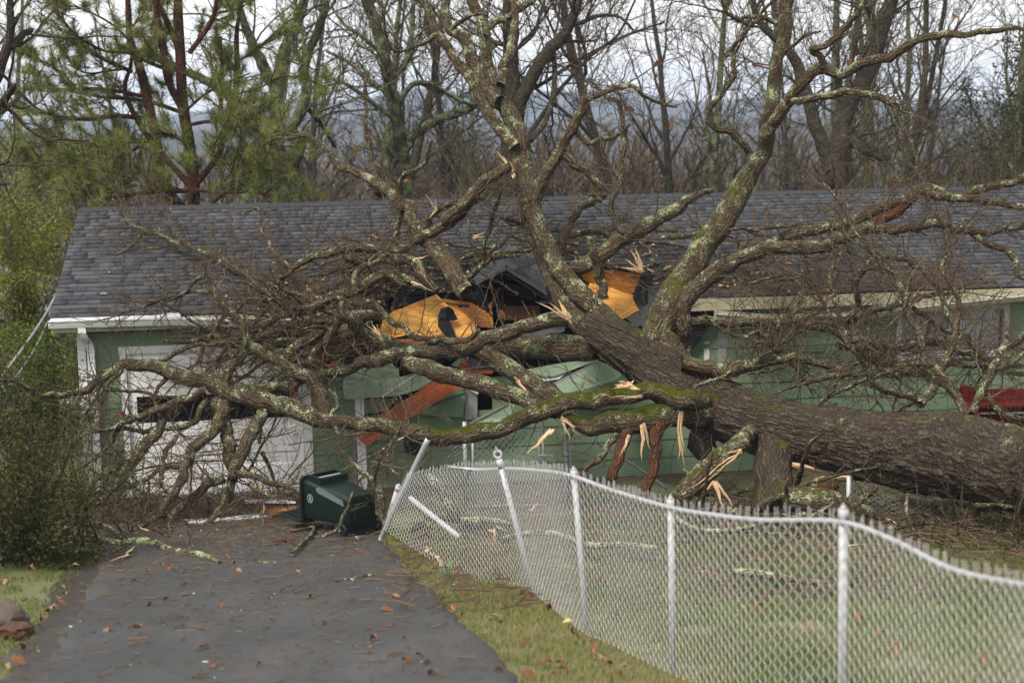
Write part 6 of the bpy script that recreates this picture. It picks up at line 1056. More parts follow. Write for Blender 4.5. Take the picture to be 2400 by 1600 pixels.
# fallen leaves: lobed oak leaves, curled
def leaf_mesh(nm, sc, lobes, curl, mat, tone):
    k = 2*lobes+1; pts = [(0, 0)]
    for i in range(k): t = (i+.5)/k; wv = .30*math.sin(math.pi*min(1, t*.95+.05))**.7*(1.15 if i % 2 else .62); pts.append((t, wv))
    pts.append((1.02, 0)); up = pts; dn = [(t, -w_) for t, w_ in pts[1:-1]]; V = []; n = len(up)
    for t, w_ in up: V.append((t*sc-sc/2, w_*sc, curl*sc*(abs(w_)*1.6+.35*math.sin(t*5))))
    for t, w_ in dn: V.append((t*sc-sc/2, w_*sc, curl*sc*(abs(w_)*1.9+.3*math.sin(t*4+1))))
    mid = len(V)
    for i in range(1, n-1): V.append((up[i][0]*sc-sc/2, 0, curl*sc*.25*math.sin(up[i][0]*4)))
    Fc = [(0, mid, 1)]+[(i, mid+i-1, mid+i, i+1) for i in range(1, n-2)]+[(n-2, mid+n-3, n-1)]+[(0, n, mid)]+[(mid+i, mid+i-1, n+i-1, n+i) for i in range(1, n-2)]+[(n-1, mid+n-3, n+n-3)]
    me = mesh(nm, V, Fc, True, fattr=[tone]*len(Fc)); me.materials.append(M[mat]); return me
LM = [leaf_mesh('oak_leaf', s_, l_, c_, m_, t_) for s_, l_, c_, m_, t_ in ((.14, 3, .5, 'dead_leaf', .2), (.12, 3, .9, 'dead_leaf', .8), (.16, 4, .3, 'dead_leaf', .5), (.10, 2, .7, 'pale_dead_leaf', .4), (.13, 3, .4, 'pale_dead_leaf', .8), (.11, 3, .6, 'dead_leaf', .05))]
YL = leaf_mesh('oval_leaf', .12, 1, .3, 'yellow_fallen_leaf', .5); GL = leaf_mesh('oval_leaf', .07, 2, .3, 'green_fallen_leaf', .5)
def drop(me, P, lab, grp, lift=.02):
    o = link('fallen_leaf', me); o.location = (P[0], P[1], P[2]+lift); o.rotation_euler = (rnd.gauss(0, .3), rnd.gauss(0, .3), rnd.random()*6.3); s_ = rnd.uniform(.4, .8); o.scale = (s_, s_, s_); tag(o, lab, 'leaf', grp)
for px, py in ((350, 1352), (240, 1297), (545, 1330), (560, 1348), (380, 1336), (395, 1344), (315, 1372), (760, 1472), (500, 1575), (348, 1426), (436, 1403), (700, 1350), (726, 1412), (390, 1418), (660, 1396), (590, 1300), (1003, 1565), (535, 1316), (280, 1338), (870, 1530), (955, 1566), (985, 1550), (876, 1512), (830, 1528), (250, 1490), (640, 1465), (520, 1432), (750, 1245), (640, 1272), (320, 1480), (480, 1530), (930, 1410), (905, 1440), (1060, 1440), (1015, 1590), (945, 1508), (1170, 1585), (610, 1570), (405, 1255), (840, 1300)): P = onG(px, py); drop(rnd.choice(LM), P, 'curled brown oak leaf lying on the wet asphalt', 'oak leaves on the drive', .045)
for px, py in ((1235, 1412), (1130, 1390), (1085, 1449), (1155, 1455), (1180, 1430), (1235, 1512), (1290, 1440), (1390, 1540), (1405, 1548), (1420, 1555), (1280, 1565), (1315, 1565), (1390, 1530), (1460, 1575), (1450, 1590), (1350, 1500), (1250, 1400), (1230, 1420), (1060, 1436), (1340, 1490), (1385, 1500), (1300, 1590), (1405, 1500), (1400, 1562), (1425, 1570), (1320, 1578), (1110, 1363), (1240, 1590), (1170, 1470)): drop(rnd.choice(LM), onG(px, py), 'brown oak leaf in the grass strip beside the fence', 'oak leaves in the grass strip', .035)
for px, py in ((165, 1372), (160, 1365), (155, 1385), (150, 1405), (140, 1415), (145, 1425), (100, 1468), (75, 1510), (60, 1530), (35, 1555), (45, 1565), (20, 1575), (180, 1345), (15, 1375), (110, 1450), (90, 1480), (130, 1440), (180, 1335), (75, 1345), (125, 1435), (60, 1500), (85, 1545), (30, 1520)): drop(rnd.choice(LM), onG(px, py), 'brown oak leaf on the muddy left edge of the drive', 'oak leaves along the mud', .05)
for px, py in ((1760, 1310), (1745, 1445), (1780, 1440), (1870, 1410), (2010, 1462), (1900, 1480), (2100, 1540), (2150, 1390), (2200, 1430), (1700, 1520), (1930, 1545), (2060, 1500), (2300, 1560), (2370, 1450)): drop(rnd.choice(LM), onG(px, py), 'oak leaf on the lawn seen through the chain-link mesh', 'oak leaves on the lawn', .05)
drop(YL, onG(1330, 1473), 'yellow oval leaf in the grass near the fence foot', None, .06); drop(YL, onG(1068, 1376), 'pale yellow leaf in the grass near the bulb shoots', None, .03)
for px, py in ((384, 1478), (560, 1494), (215, 1576), (520, 1582), (572, 1538), (230, 1410), (430, 1440)): drop(GL, onG(px, py), 'small green leaf on the asphalt', 'green leaves on the drive', .045)
# leaves still caught on twigs behind
for px, py, Y in ((820, 318, 24), (865, 307, 24), (1475, 257, 22.5), (1770, 150, 22), (1540, 150, 25), (1458, 360, 23), (950, 420, 24), (835, 350, 24), (1990, 145, 30), (2240, 40, 28), (2180, 388, 24), (1845, 460, 27), (285, 972, 19.5)): P = Wp(px, py, Y); o = link('clinging_leaf', rnd.choice(LM[:3])); o.location = P; o.rotation_euler = (1.4+rnd.gauss(0, .4), rnd.gauss(0, .6), rnd.random()*6); tag(o, 'dry orange leaf still clinging to a bare twig', 'leaf', 'clinging leaves')
# spring bulbs in the grass strip
bl = empty('bulb_shoots', onG(1053, 1368)); tag(bl, 'tuft of green bulb shoots in the grass by the fence', 'plant'); 
for i in range(14):
    a = rnd.random()*6.3; q = np.array([math.cos(a), math.sin(a), 0]); L = rnd.uniform(.12, .24); r0 = q*rnd.random()*.06; V = []
    for j in range(5): t = j/4; c = r0+q*.09*t*t+[0, 0, L*t]; wv = .007*(1-t**3*.9); nx = np.array([-q[1], q[0], 0]); V += [c-nx*wv, c+nx*wv]
    link('leaf_blade', mesh('leaf_blade', V, [(2*j, 2*j+1, 2*j+3, 2*j+2) for j in range(4)]), M['bulb_leaf'], bl)
# ---------------- litter (stuff)
def sticks(name, pts, up, mat, Lr, wr, label):
    n = len(pts); P = np.asarray(pts); U = np.asarray(up); d = np.cross(U, rng.normal(0, 1, (n, 3))); d /= np.linalg.norm(d, axis=1)[:, None]; d += U*rng.normal(0, .14, (n, 1)); b = np.cross(U, d); L = rng.uniform(*Lr, n)[:, None]*rng.choice([.4, .7, 1, 1.6], (n, 1)); w_ = rng.uniform(*wr, n)[:, None]; mid = rng.normal(0, .16, (n, 1))*L
    r = []; 
    for t, k in ((-.5, 0.), (0., 1.), (.5, 0.2)):
        c = P+d*L*t+b*mid*k; r += [c-b*w_+U*.000, c+U*w_*1.7, c+b*w_]
    V = np.stack(r, 1).reshape(-1, 3); T = np.array([(0, 1, 4, 3), (1, 2, 5, 4), (3, 4, 7, 6), (4, 5, 8, 7)]); Q = (T[None]+9*np.arange(n)[:, None, None]).reshape(-1, 4)
    tag(link(name, bigmesh(name, V, Q, 4, False, None, {'tone': ('FACE', np.repeat(rng.random(n), 4))}), M[mat]), label, 'litter', kind='stuff')
nR = np.array(HN*(-st)+HZ*ct) if False else (HN*(-math.sin(th))+HZ*math.cos(th)); pts = []
for _ in range(5200):
    t = rng.random()*.84
    s_ = rng.normal(6.2, 2.6) if t < .72 else rng.uniform(.1, 15); v = abs(rng.normal(0, 1.15)) if t < .72 else rng.uniform(.1, SLOPE-.2)
    if s_ < SL+.2 or s_ > 16 or v > SLOPE-.1 or in_hole(s_, v): continue
    pts.append(h2w(*rl(s_, v, .026)))
for c_ in ((10.4, .35, .7), (3.6, .5, .6), (12.6, .25, .6)): pts += [h2w(*rl(c_[0]+rng.normal(0, c_[2]), abs(rng.normal(c_[1], .35)), .03)) for _ in range(700)]
cp_ = [h2w(*rl(s_, v_, .035)) for s_, v_ in zip(rng.normal(6.2, 1.9, 420), np.abs(rng.normal(.7, .6, 420))) if v_ < 3 and not in_hole(s_, v_)]
sticks('wood_chips', cp_, np.repeat(nR[None], len(cp_), 0), 'fresh_wood', (.03, .11), (.005, .016), 'pale chips of torn wood around the hole in the roof')
sticks('roof_twig_litter', pts, np.repeat(nR[None], len(pts), 0), 'litter', (.05, .16), (.002, .0065), 'broken brown twigs strewn over the shingles')
pts = []; lp = []
for _ in range(6500):
    y = 22.2-abs(rng.normal(0, 3.2)) if rng.random() < .74 else rng.uniform(9, 21); x = rng.uniform(np.interp(y, yy, lx), np.interp(y, yy, rx))
    if y < 8: continue
    (pts if rng.random() < .98 else lp).append((x, y, gz(x, y)+.05))
for _ in range(2600): x, y = rng.uniform(-6.3, -1.8), 22-abs(rng.normal(0, 1.1)); pts.append((x, y, gz(x, y)+.05+rng.random()*.12))
sticks('drive_twig_litter', pts, np.repeat([[0, 0, 1.]], len(pts), 0), 'litter', (.03, .12), (.0015, .006), 'small brown twigs and bark bits scattered over the drive'); sticks('lichen_bits', lp, np.repeat([[0, 0, 1.]], len(lp), 0), 'lichen_bit', (.006, .03), (.002, .006), 'pale lichen flakes scattered over the drive')
pts = []
for _ in range(4200): x, y = rng.uniform(-1.2, 8.5), rng.uniform(12.5, 21.5); pts.append((x, y, gz(x, y)+.04+rng.random()*.12))
sticks('lawn_twig_litter', pts, np.repeat([[0, 0, 1.]], len(pts), 0), 'litter', (.06, .30), (.003, .010), 'heap of broken twigs under the trunk behind the fence')
# ---------------- grass (stuff)
def grass(name, n, xr, yr, mat, hr, label, keep):
    x = rng.uniform(*xr, n); y = rng.uniform(*yr, n); k = keep(x, y) & (fbm(x*2.2, y*2.2, 3) > .30); x, y = x[k], y[k]; n = len(x); z = gzn(x, y)-.004; h = rng.uniform(*hr, n)*(.5+fbm(x*1.4+50, y*1.4, 3)); a = rng.random(n)*6.283; lean = rng.uniform(.15, .9, n)*h; w_ = rng.uniform(.0018, .004, n)
    dx, dy = np.cos(a), np.sin(a); P = np.stack([x, y, z], 1); S_ = np.stack([-dy*w_, dx*w_, 0*w_], 1); Mi = P+np.stack([dx*lean*.3, dy*lean*.3, h*.65], 1); Tp = P+np.stack([dx*lean, dy*lean, h], 1)
    V = np.stack([P-S_, P+S_, Mi+S_*.7, Mi-S_*.7, Tp], 1).reshape(-1, 3); T = np.array([(0, 1, 2), (0, 2, 3), (3, 2, 4)]); Q = (T[None]+5*np.arange(n)[:, None, None]).reshape(-1, 3); tone = np.clip(fbm(x*1.1, y*1.1+30, 3)*1.8-.4+rng.normal(0, .22, n), 0, 1)
    tag(link(name, bigmesh(name, V, Q, 3, False, None, {'tone': ('FACE', np.repeat(tone, 3))}), M[mat]), label, 'grass', kind='stuff')
rxf = lambda y: np.interp(y, yy, rx); lxf = lambda y: np.interp(y, yy, lx)
grass('strip_grass', 130000, (-2.2, 2.2), (8.5, 19), 'grass_blade', (.025, .065), 'short mossy grass between drive and fence', lambda x, y: (x > rxf(y)-.02) & (x < rxf(y)+1.6))
grass('left_lawn_grass', 60000, (-7.5, -2.5), (9, 18.5), 'lawn_blade', (.025, .06), 'short green lawn left of the drive', lambda x, y: (x < lxf(y)-.22+.15*fbm(y*3, y*0, 2)))
grass('right_lawn_grass', 175000, (-.5, 8.5), (7.5, 20), 'lawn_blade', (.03, .08), 'green lawn behind the chain-link fence', lambda x, y: (x > rxf(y)+1.2) & (x < .42*y+.5))
# ================================================================ background trees
def tree_from(name, label, Y, specs, mat, seed_twigs, group=None, nsec=10, Lsec=(1., 2.6), tws=10, rsec=.03, base_extra=True, wig=.12):
    """specs[0] is the trunk, others its forks and limbs (picture crops, distance Y)"""
    ts = Tubes(); tw = Tubes(); first = None; paths = []
    for i, sp in enumerate(specs):
        P, R = parse(sp, Y, Y+(rng.uniform(-1, 1) if i else 0), False); 
        if first is None:
            g = np.array([P[0][0], P[0][1], gz(P[0][0], P[0][1])-.2]); first = g
            if P[0][2] > g[2]+.3: P = np.vstack([g, P]); R = np.concatenate([[R[0]*1.15], R])
        P0, R0 = smooth_path(P, R, max(.15, R.mean())); P0 = P0+rng.normal(0, .10, P0.shape)*np.minimum(R0, .2)[:, None]; ts.add(P0, R0, None, .10, .25); paths.append((P0, R0))
    org = first
    for j, (P0, R0) in enumerate(paths):
        L = np.linalg.norm(np.diff(P0, axis=0), axis=1).sum()
        for _ in range(int(nsec*L/6)+2):
            p, tg, i = at(P0, .25+.75*rng.random() if j == 0 else .05+.95*rng.random()); 
            if p[2] < 1.5: continue
            d = perp_dir(tg, rng.uniform(.6, 1.2)); d[2] += .25; d /= np.linalg.norm(d); Ls = rng.uniform(*Lsec); q = walk(p, d, Ls, 12, wig, rng.uniform(-.2, .5)); ra = min(R0[i]*.5, rsec*rng.uniform(.5, 1.2)); rr = np.linspace(ra, ra*.3, 13); ts.add(q, rr, None, .08)
            for _ in range(tws):
                p2, t2, i2 = at(q, .2+.8*rng.random()); d2 = perp_dir(t2, rng.uniform(.5, 1.1)); d2[2] += .12; L2 = rng.uniform(.3, 1.) * Ls*.5; q2 = walk(p2, d2/np.linalg.norm(d2), L2, 7, .15, rng.uniform(-.2, .3)); tw.add(q2, np.linspace(min(.011, rr[i2]*.6), .0035, 8), 3)
                for _ in range(4):
                    p3, t3, _i = at(q2, .15+.85*rng.random()); d3 = perp_dir(t3, rng.uniform(.4, 1.)); q3 = walk(p3, d3, L2*rng.uniform(.25, .6), 4, .16, .1); tw.add(q3, np.linspace(.0055, .0025, 5), 3)
    root = empty(name, org); tag(root, label, 'tree', group)
    for T, nm in ((ts, 'trunk'), (tw, 'crown')):
        T.build(nm, M[mat], root, org=org)
    return root
tree_from('bare_tree', 'tall straight bare tree rising behind the roof in the middle', 33, ['2:1150,1360,56 1145,1100,54 1160,700,58 1155,400,54 1150,0,50 1148,-300,42 1140,-700,30', '2:1190,850,52 1220,690,48 1290,540,46 1400,370,44 1510,240,40 1580,100,32 1650,-120,26', '2:1440,330,20 1450,520,18 1430,700,18 1380,840,22 1280,960,24', '2:1190,640,16 1350,580,14 1600,420,12 1900,260,10 2200,150,6', '2:1100,300,17 1020,280,17 960,200,13 850,120,10', '2:1200,330,13 1310,230,12 1350,100,10 1400,-60,8', '2:1600,170,16 1750,110,14 1900,120,10 2000,230,7', '2:1250,960,18 1400,740,14 1480,620,14 1700,380,12 1880,240,9 2000,0,7'], 'far_bark', 1, nsec=11)
tree_from('bare_tree', 'leaning bare tree with bulging mossy limb behind the roof left of centre', 34, ['2:440,1300,48 420,1100,46 395,880,46 345,650,44 300,420,38 240,200,36 170,-60,30 130,-400,22', '2:450,950,34 560,870,34 700,800,32 850,750,30 950,690,24 1060,640,16', '2:350,640,22 200,560,18 60,430,14 -100,350,9', '2:380,760,20 440,620,20 530,560,18 640,590,15 800,680,14 900,720,9', '2:330,540,14 440,440,13 480,200,17 490,-20,15', '2:310,780,18 150,650,15 0,560,12 -150,520,8', '2:390,830,17 320,870,22 300,1000,34 300,1150,40 260,1320,40', '2:290,380,13 120,230,14 20,170,11 -60,60,9'], 'mossy_far_bark', 2, nsec=10)
tree_from('bare_tree', 'big dark forked tree behind the roof at right', 33, ['3:1040,1300,78 1050,1120,74 1080,900,68 1130,700,66 1240,520,62 1310,380,56 1340,220,52 1410,50,46 1460,-150,40 1480,-500,28', '3:1010,1150,58 960,1000,46 890,820,44 840,620,42 780,450,38 710,330,32 600,230,28 510,120,24 470,-30,22', '3:1320,200,26 1280,90,22 1240,20,18 1230,-100,14', '3:1110,930,46 1200,990,44 1300,1050,40 1400,1080,34', '3:640,230,16 620,50,20 600,-80,18', '3:1090,800,13 980,740,10 860,650,8', '3:1200,330,13 1170,380,13 1190,260,12 1250,240,8', '3:1380,120,10 1500,40,9 1600,-60,7'], 'far_bark', 3, nsec=14)
tree_from('bare_tree', 'twisted dark tree behind the roof beside the pine', 32, ['1:2010,1300,40 1990,1150,42 2050,1000,40 1990,880,36 2060,740,40 2090,600,38 2080,420,32 2200,100,26 2250,-200,20', '1:2060,700,22 2180,840,16 2280,1000,14', '1:2090,500,20 1980,250,20 2050,50,16 2100,-100,12'], 'mossy_far_bark', 4, nsec=12)
tree_from('bare_tree', 'pale mossy trunk standing behind the right of the pine', 36, ['1:1930,1300,50 1890,1000,52 1890,700,52 1930,400,46 2020,150,36 2080,-60,30 2100,-500,20', '1:1880,620,44 1740,350,36 1650,120,26 1600,-100,20', '1:1880,900,38 1700,760,36 1550,640,34 1300,500,28 1100,420,20 800,300,14'], 'mossy_far_bark', 5, nsec=8)
tree_from('bare_tree', 'dark gnarled tree trunk at the far left edge of the picture', 19.5, ['1:-260,1500,50 -160,900,46 -60,620,42 10,430,36 60,280,30 75,150,26 70,30,22 60,-200,18', '1:70,330,26 110,280,26 160,230,24 220,205,16', '1:-40,740,32 20,690,30 80,610,22 100,580,14', '1:-60,800,22 40,740,20 150,640,10', '1:80,200,18 130,100,12 110,160,8', '1:-60,1260,9 40,1255,10', '1:-40,1130,14 60,1100,12'], 'far_bark', 6, nsec=6, tws=6)
def procedural_tree(name, label, x, Y, h, r, seed, mat='far_bark', group=None, tws=8, n1=9, lean=.05):
    ts = Tubes(); tw = Tubes(); g = np.array([x, Y, gz(x, Y)-.2]); P = walk(g, (rng.normal(0, lean), rng.normal(0, lean), 1), h, 14, .035); R = np.linspace(r, r*.25, 15); ts.add(P-g, R, None, .08, .2)
    for _ in range(n1):
        p, tg, i = at(P, .25+.72*rng.random()); d = perp_dir(tg, rng.uniform(.5, 1.0)); d[2] += .3; L = rng.uniform(.16, .34)*h; q = walk(p, d/np.linalg.norm(d), L, 11, .11, .5); rr = np.linspace(R[i]*.5, R[i]*.12, 12); ts.add(q-g, rr, None, .06)
        for _ in range(tws):
            p2, t2, i2 = at(q, .15+.85*rng.random()); d2 = perp_dir(t2, rng.uniform(.5, 1.1)); d2[2] += .2; L2 = rng.uniform(.25, .6)*L; q2 = walk(p2, d2/np.linalg.norm(d2), L2, 8, .14, .3); tw.add(q2-g, np.linspace(min(.02, rr[i2]*.6), .005, 9), 3)
            for _ in range(7):
                p3, t3, _i = at(q2, .1+.9*rng.random()); d3 = perp_dir(t3, rng.uniform(.4, 1.)); q3 = walk(p3, d3, L2*rng.uniform(.25, .7), 3, .18, .15); tw.add(q3-g, np.linspace(.0075, .003, 4), 3)
    root = empty(name, g); tag(root, label, 'tree', group); ts.build('trunk', M[mat], root); tw.build('crown', M[mat], root); return root
def copytree(o, loc, rz, sc):
    c = o.copy(); C.objects.link(c); c.location = loc; c.rotation_euler = (0, 0, rz); c.scale = (sc,)*3
    for ch in o.children: d = ch.copy(); C.objects.link(d); d.parent = c
    return c
G1 = 'bare trees beyond the house'; lab = 'slender bare grey-brown tree among many beyond the house'
protos = [procedural_tree('bare_tree', lab, 8.5, 38, 13, .16, 1, 'mossy_far_bark', G1), procedural_tree('bare_tree', lab, 12.5, 41, 14, .14, 2, 'far_bark', G1, 9), procedural_tree('bare_tree', lab, 4.6, 44, 12, .15, 3, 'far_bark', G1, 9, 11), procedural_tree('bare_tree', lab, -3.0, 43, 13, .14, 4, 'mossy_far_bark', G1, 9)]
spots = [(15.5, 44), (10.6, 47), (17.5, 52), (13.6, 37), (20, 49), (3.2, 39), (15, 58), (9.5, 60), (-1.5, 61), (-12, 56), (-16, 47), (-19, 58), (21, 60), (5.2, 64), (11.8, 68), (-14.5, 38), (16.8, 40), (19.5, 42)]
for _ in range(16):
    Y = rng.uniform(36, 64); f_ = rng.uniform(-.36, .0) if rng.random() < .4 else rng.uniform(.12, .37); spots.append((f_*Y, Y))
for i, (x, Y) in enumerate(spots): copytree(protos[i % 4], (x, Y, gz(x, Y)-.2), rnd.random()*6.3, rnd.uniform(.8, 1.15))
# pine behind the left of the roof
def needles(tufts, L=(.13, .22), per=52):
    n = len(tufts)*per; c = np.repeat(np.array([t[0] for t in tufts]), per, 0); ax = np.repeat(np.array([t[1] for t in tufts]), per, 0); sz = np.repeat(np.array([t[2] for t in tufts]), per)
    r = rng.normal(0, 1, (n, 3)); r /= np.linalg.norm(r, axis=1)[:, None]; d = ax*.55+r*.8; d /= np.linalg.norm(d, axis=1)[:, None]; b = c-ax*rng.random((n, 1))*.12; L_ = rng.uniform(*L, n)*sz; s_ = np.cross(d, rng.normal(0, 1, (n, 3))); s_ /= np.linalg.norm(s_, axis=1)[:, None]; s_ *= .0042
    e = b+d*L_[:, None]; e[:, 2] -= L_*.08
    V = np.stack([b-s_, b+s_, e], 1).reshape(-1, 3); Q = np.arange(3*n).reshape(-1, 3); tone = np.clip(np.repeat(rng.random(len(tufts)), per)*.7+rng.random(n)*.3, 0, 1); return V, Q, tone
pine = empty('pine_tree', (Wp(450, 470, 29.5)[0], 29.5, gz(-5.9, 29.5))); PO = np.array(pine.location); tag(pine, 'big green pine with reddish multiple stems behind the left of the roof', 'tree')
stems = ['1:1330,1900,46 1320,1320,40 1290,1000,38 1245,720,36 1225,320,34 1210,0,30 1200,-500,20', '1:1325,1500,36 1130,1280,34 1070,980,34 1005,680,33 940,420,30 885,260,24 870,0,18 860,-300,12', '1:1310,1280,22 1130,1080,22 960,860,20 850,620,15 890,450,12 900,330,9', '1:1330,1260,24 1440,1120,20 1500,1030,20 1540,780,22 1600,650,24 1615,450,20 1610,250,16 1640,0,10', '1:1230,720,26 1150,560,26 1110,350,24 1070,120,22 1050,-100,16', '1:1215,330,22 1150,180,20 1100,70,18 1000,-100,12', '1:1290,360,18 1400,210,18 1460,90,16 1480,-80,12', '1:1500,750,16 1510,500,12 1500,250,10']
boughs = ['1:1010,810,17 800,790,16 600,812,15 400,795,12 250,740,9 150,650,6', '1:1085,940,16 850,970,14 600,980,13 430,950,11 290,890,8 190,770,5', '1:1235,765,15 1000,690,13 750,665,11 560,640,9 400,600,6', '1:985,660,14 800,620,12 550,600,9 380,620,6 250,560,4', '1:900,490,15 720,410,14 600,340,14 500,230,12 400,100,9 360,-40,7', '1:1150,480,14 1000,420,13 870,360,12 720,350,10 560,270,8 430,150,6', '1:880,1220,13 700,1180,14 520,1125,12 380,1100,8 200,1090,5', '1:1460,1370,12 1580,1280,11 1690,1230,10 1715,1130,9 1680,980,8', '1:1250,860,14 1400,830,12 1600,820,10 1800,800,7', '1:1260,760,10 1400,640,9 1560,560,7 1700,500,5', '1:1320,1300,17 1200,1300,17 1000,1310,13 800,1340,9 600,1350,6', '1:1310,1290,13 1480,1310,10 1700,1310,8 1900,1330,5', '1:1060,940,12 930,1010,9 760,1100,7 560,1250,5', '1:1300,1010,10 1180,920,9 1100,860,7', '1:900,300,10 780,180,8 600,80,6 300,-20,5', '1:880,200,9 960,120,7 1000,60,5', '1:1100,420,9 1000,300,8 960,200,6', '1:1620,420,10 1750,330,8 1900,200,6 2000,120,5', '1:1620,640,10 1760,600,8 1950,520,6 2150,560,4', '1:1540,900,10 1650,860,8 1780,900,7 1900,1000,5', '1:1440,1120,10 1560,1120,8 1700,1150,7 1900,1160,5', '1:560,640,6 400,480,6 250,400,5 160,330,4', '1:880,470,8 760,480,7 600,500,6 460,440,4', '1:1480,90,9 1620,60,7 1760,-20,5', '1:500,1130,7 350,1200,6 220,1120,5 80,1050,4', '1:700,980,8 560,1060,7 380,1010,5 180,960,4', '1:940,1210,8 800,1270,7 640,1300,5 470,1290,4']
ts = Tubes(); tufts = []; tb = Tubes()
for i, sp in enumerate(stems):
    P, R = parse(sp, 29.5, 29.5+rng.uniform(-.6, .6), False); P0, R0 = smooth_path(P, R, .12); t_ = Tubes(); t_.add(P0-PO, R0, None, .08); t_.build('stem', M['pine_bark'], pine)
    if i: boughs.append(None)
def tuft_branch(P0, R0, dens):
    for _ in range(dens):
        p, tg, i = at(P0, .12+.88*rng.random()); d = perp_dir(tg, rng.uniform(.4, 1.0)); d[2] += .2; d /= np.linalg.norm(d); L = rng.uniform(.25, .9); q = walk(p, d, L, 8, .10, .45); tb.add(q-PO, np.linspace(.011, .005, 9), 4)
        for f in (1., .72, .45):
            if rng.random() < .92: pp, t2, _i = at(q, min(.999, f)); tufts.append((pp-PO, t2, rng.uniform(.75, 1.2)))
        for _ in range(2): pp, t2, _i = at(q, .3+.6*rng.random()); d2 = perp_dir(t2, .7); q2 = walk(pp, d2, L*.4, 5, .1, .4); tb.add(q2-PO, np.linspace(.007, .004, 6), 3); tufts.append((q2[-1]-PO, q2[-1]-q2[-2], rng.uniform(.7, 1.1)))
tufts = []
for sp in boughs:
    if sp is None: continue
    P, R = parse(sp, 29.5+rng.uniform(-.3, .3), 29.5+rng.uniform(-1.6, .9), False); P0, R0 = smooth_path(P, R, .1); t_ = Tubes(); t_.add(P0-PO, R0, None, .08); t_.build('bough', M['pine_bark'], pine); L = np.linalg.norm(np.diff(P0, axis=0), axis=1).sum(); tuft_branch(P0, R0, int(L*5.0)+4)
for sp in stems[3:]:
    P, R = parse(sp, 29.5, 29.5, False); P0, R0 = smooth_path(P, R, .12); tuft_branch(P0, R0, 12)
# dense leafy lower skirt of the pine just above the roof line
for _ in range(38):
    px, py = rng.uniform(150, 700), rng.uniform(395, 500); 
    if px > 480: py = rng.uniform(290, 480)
    p = Wp(px, py, 28.2+rng.uniform(-1.0, 1.6)); q = walk(p, (rng.normal(0, .5), rng.normal(0, .5), .8), .7, 7, .12, .3); tb.add(q-PO, np.linspace(.012, .005, 8), 4)
    for f in (1., .7, .4): pp, t2, _i = at(q, min(.999, f)); tufts.append((pp-PO, t2, rng.uniform(.8, 1.3)))
    tuft_branch(q, np.full(len(q), .01), 2)
ax = [t/np.linalg.norm(t) for _, t, _s in tufts]; V, Q, tone = needles([(a, b, c) for (a, _, c), b in zip(tufts, ax)], per=52)
tb.build('twigs', M['pine_bark'], pine); tag(link('needles', bigmesh('needles', V, Q, 3, False, None, {'tone': ('FACE', tone)}), M['needle'], pine), kind='stuff')
# evergreen at the right edge
def leaves(c, n, rad, size, shell=.5):
    r = rng.normal(0, 1, (n, 3)); r /= np.linalg.norm(r, axis=1)[:, None]; rr = rng.random(n)**shell; return c+r*rr[:, None]*rad
def leafmesh(P, size, tone_base):
    n = len(P); d = rng.normal(0, 1, (n, 3)); d /= np.linalg.norm(d, axis=1)[:, None]; a = np.cross(d, rng.normal(0, 1, (n, 3))); a /= np.linalg.norm(a, axis=1)[:, None]; s_ = rng.uniform(.6, 1.3, n)[:, None]*size
    V = np.stack([P-d*s_, P+a*s_*.45, P+d*s_, P-a*s_*.45], 1).reshape(-1, 3); return V, np.arange(4*n).reshape(-1, 4), np.clip(tone_base+rng.normal(0, .25, n), 0, 1)
def shrub(name, label, cat, px, py, Y, w_, h, n, size, mat, stem_mat='far_bark', nst=14, clumps=60, base=None, spread=.5, depth=.8, sparse=1.0, fine=8):
    c0 = Wp(px, py, Y); g = np.array([c0[0], Y, gz(c0[0], Y)-.05]) if base is None else np.array(base, float); ts = Tubes(); cl = []
    for _ in range(nst):
        tgt = c0+np.array([rng.normal(0, w_*.28), rng.normal(0, depth*.4), rng.normal(0, h*.28)]); b = g+np.array([rng.normal(0, w_*.1), rng.normal(0, .12), 0]); d = tgt-b; L = np.linalg.norm(d); q = walk(b, d/L, L, 10, .06); rr = np.linspace(.018, .005, 11); ts.add(q-g, rr, 4)
        for _ in range(fine):
            p, tg, i = at(q, .3+.7*rng.random()); d2 = perp_dir(tg, rng.uniform(.4, .9)); d2[2] += .3; q2 = walk(p, d2/np.linalg.norm(d2), rng.uniform(.2, .7)*spread*1.6, 6, .12, .2); ts.add(q2-g, np.linspace(.006, .0025, 7), 3); cl += [at(q2, f)[0] for f in (.5, .8, .999)]
    for _ in range(clumps):
        r = rng.normal(0, 1, 3); r /= np.linalg.norm(r); cl.append(c0+r*rng.random()**.45*np.array([w_*.5, depth*.5, h*.5]))
    cl = np.array(cl); per = max(2, int(n/len(cl))); P = np.repeat(cl, per, 0)+rng.normal(0, .075*sparse, (len(cl)*per, 3)); tone = np.repeat(rng.random(len(cl)), per); P[:, 2] = np.maximum(P[:, 2], gz(P[:, 0], P[:, 1])+.05)
    root = empty(name, g); tag(root, label, cat); ts.build('stems', M[stem_mat], root); V, Q, tn = leafmesh(P-g, size, tone); tag(link('foliage', bigmesh('foliage', V, Q, 4, False, None, {'tone': ('FACE', tn)}), M[mat], root), kind='stuff'); return root
shrub('shrub', 'dense fine-leaved shrub at the left edge beside the drive', 'shrub', 35, 1120, 16.2, 1.5, 1.6, 15000, .024, 'shrub_leaf', nst=44, clumps=120, spread=.5, depth=1.3, fine=14)
shrub('shrub', 'loose yellow-green shrub between the left shrub and the house corner', 'shrub', 175, 1075, 17.6, .7, .9, 2600, .013, 'bright_leaf', nst=12, clumps=18, spread=.35, depth=.6, sparse=.8)
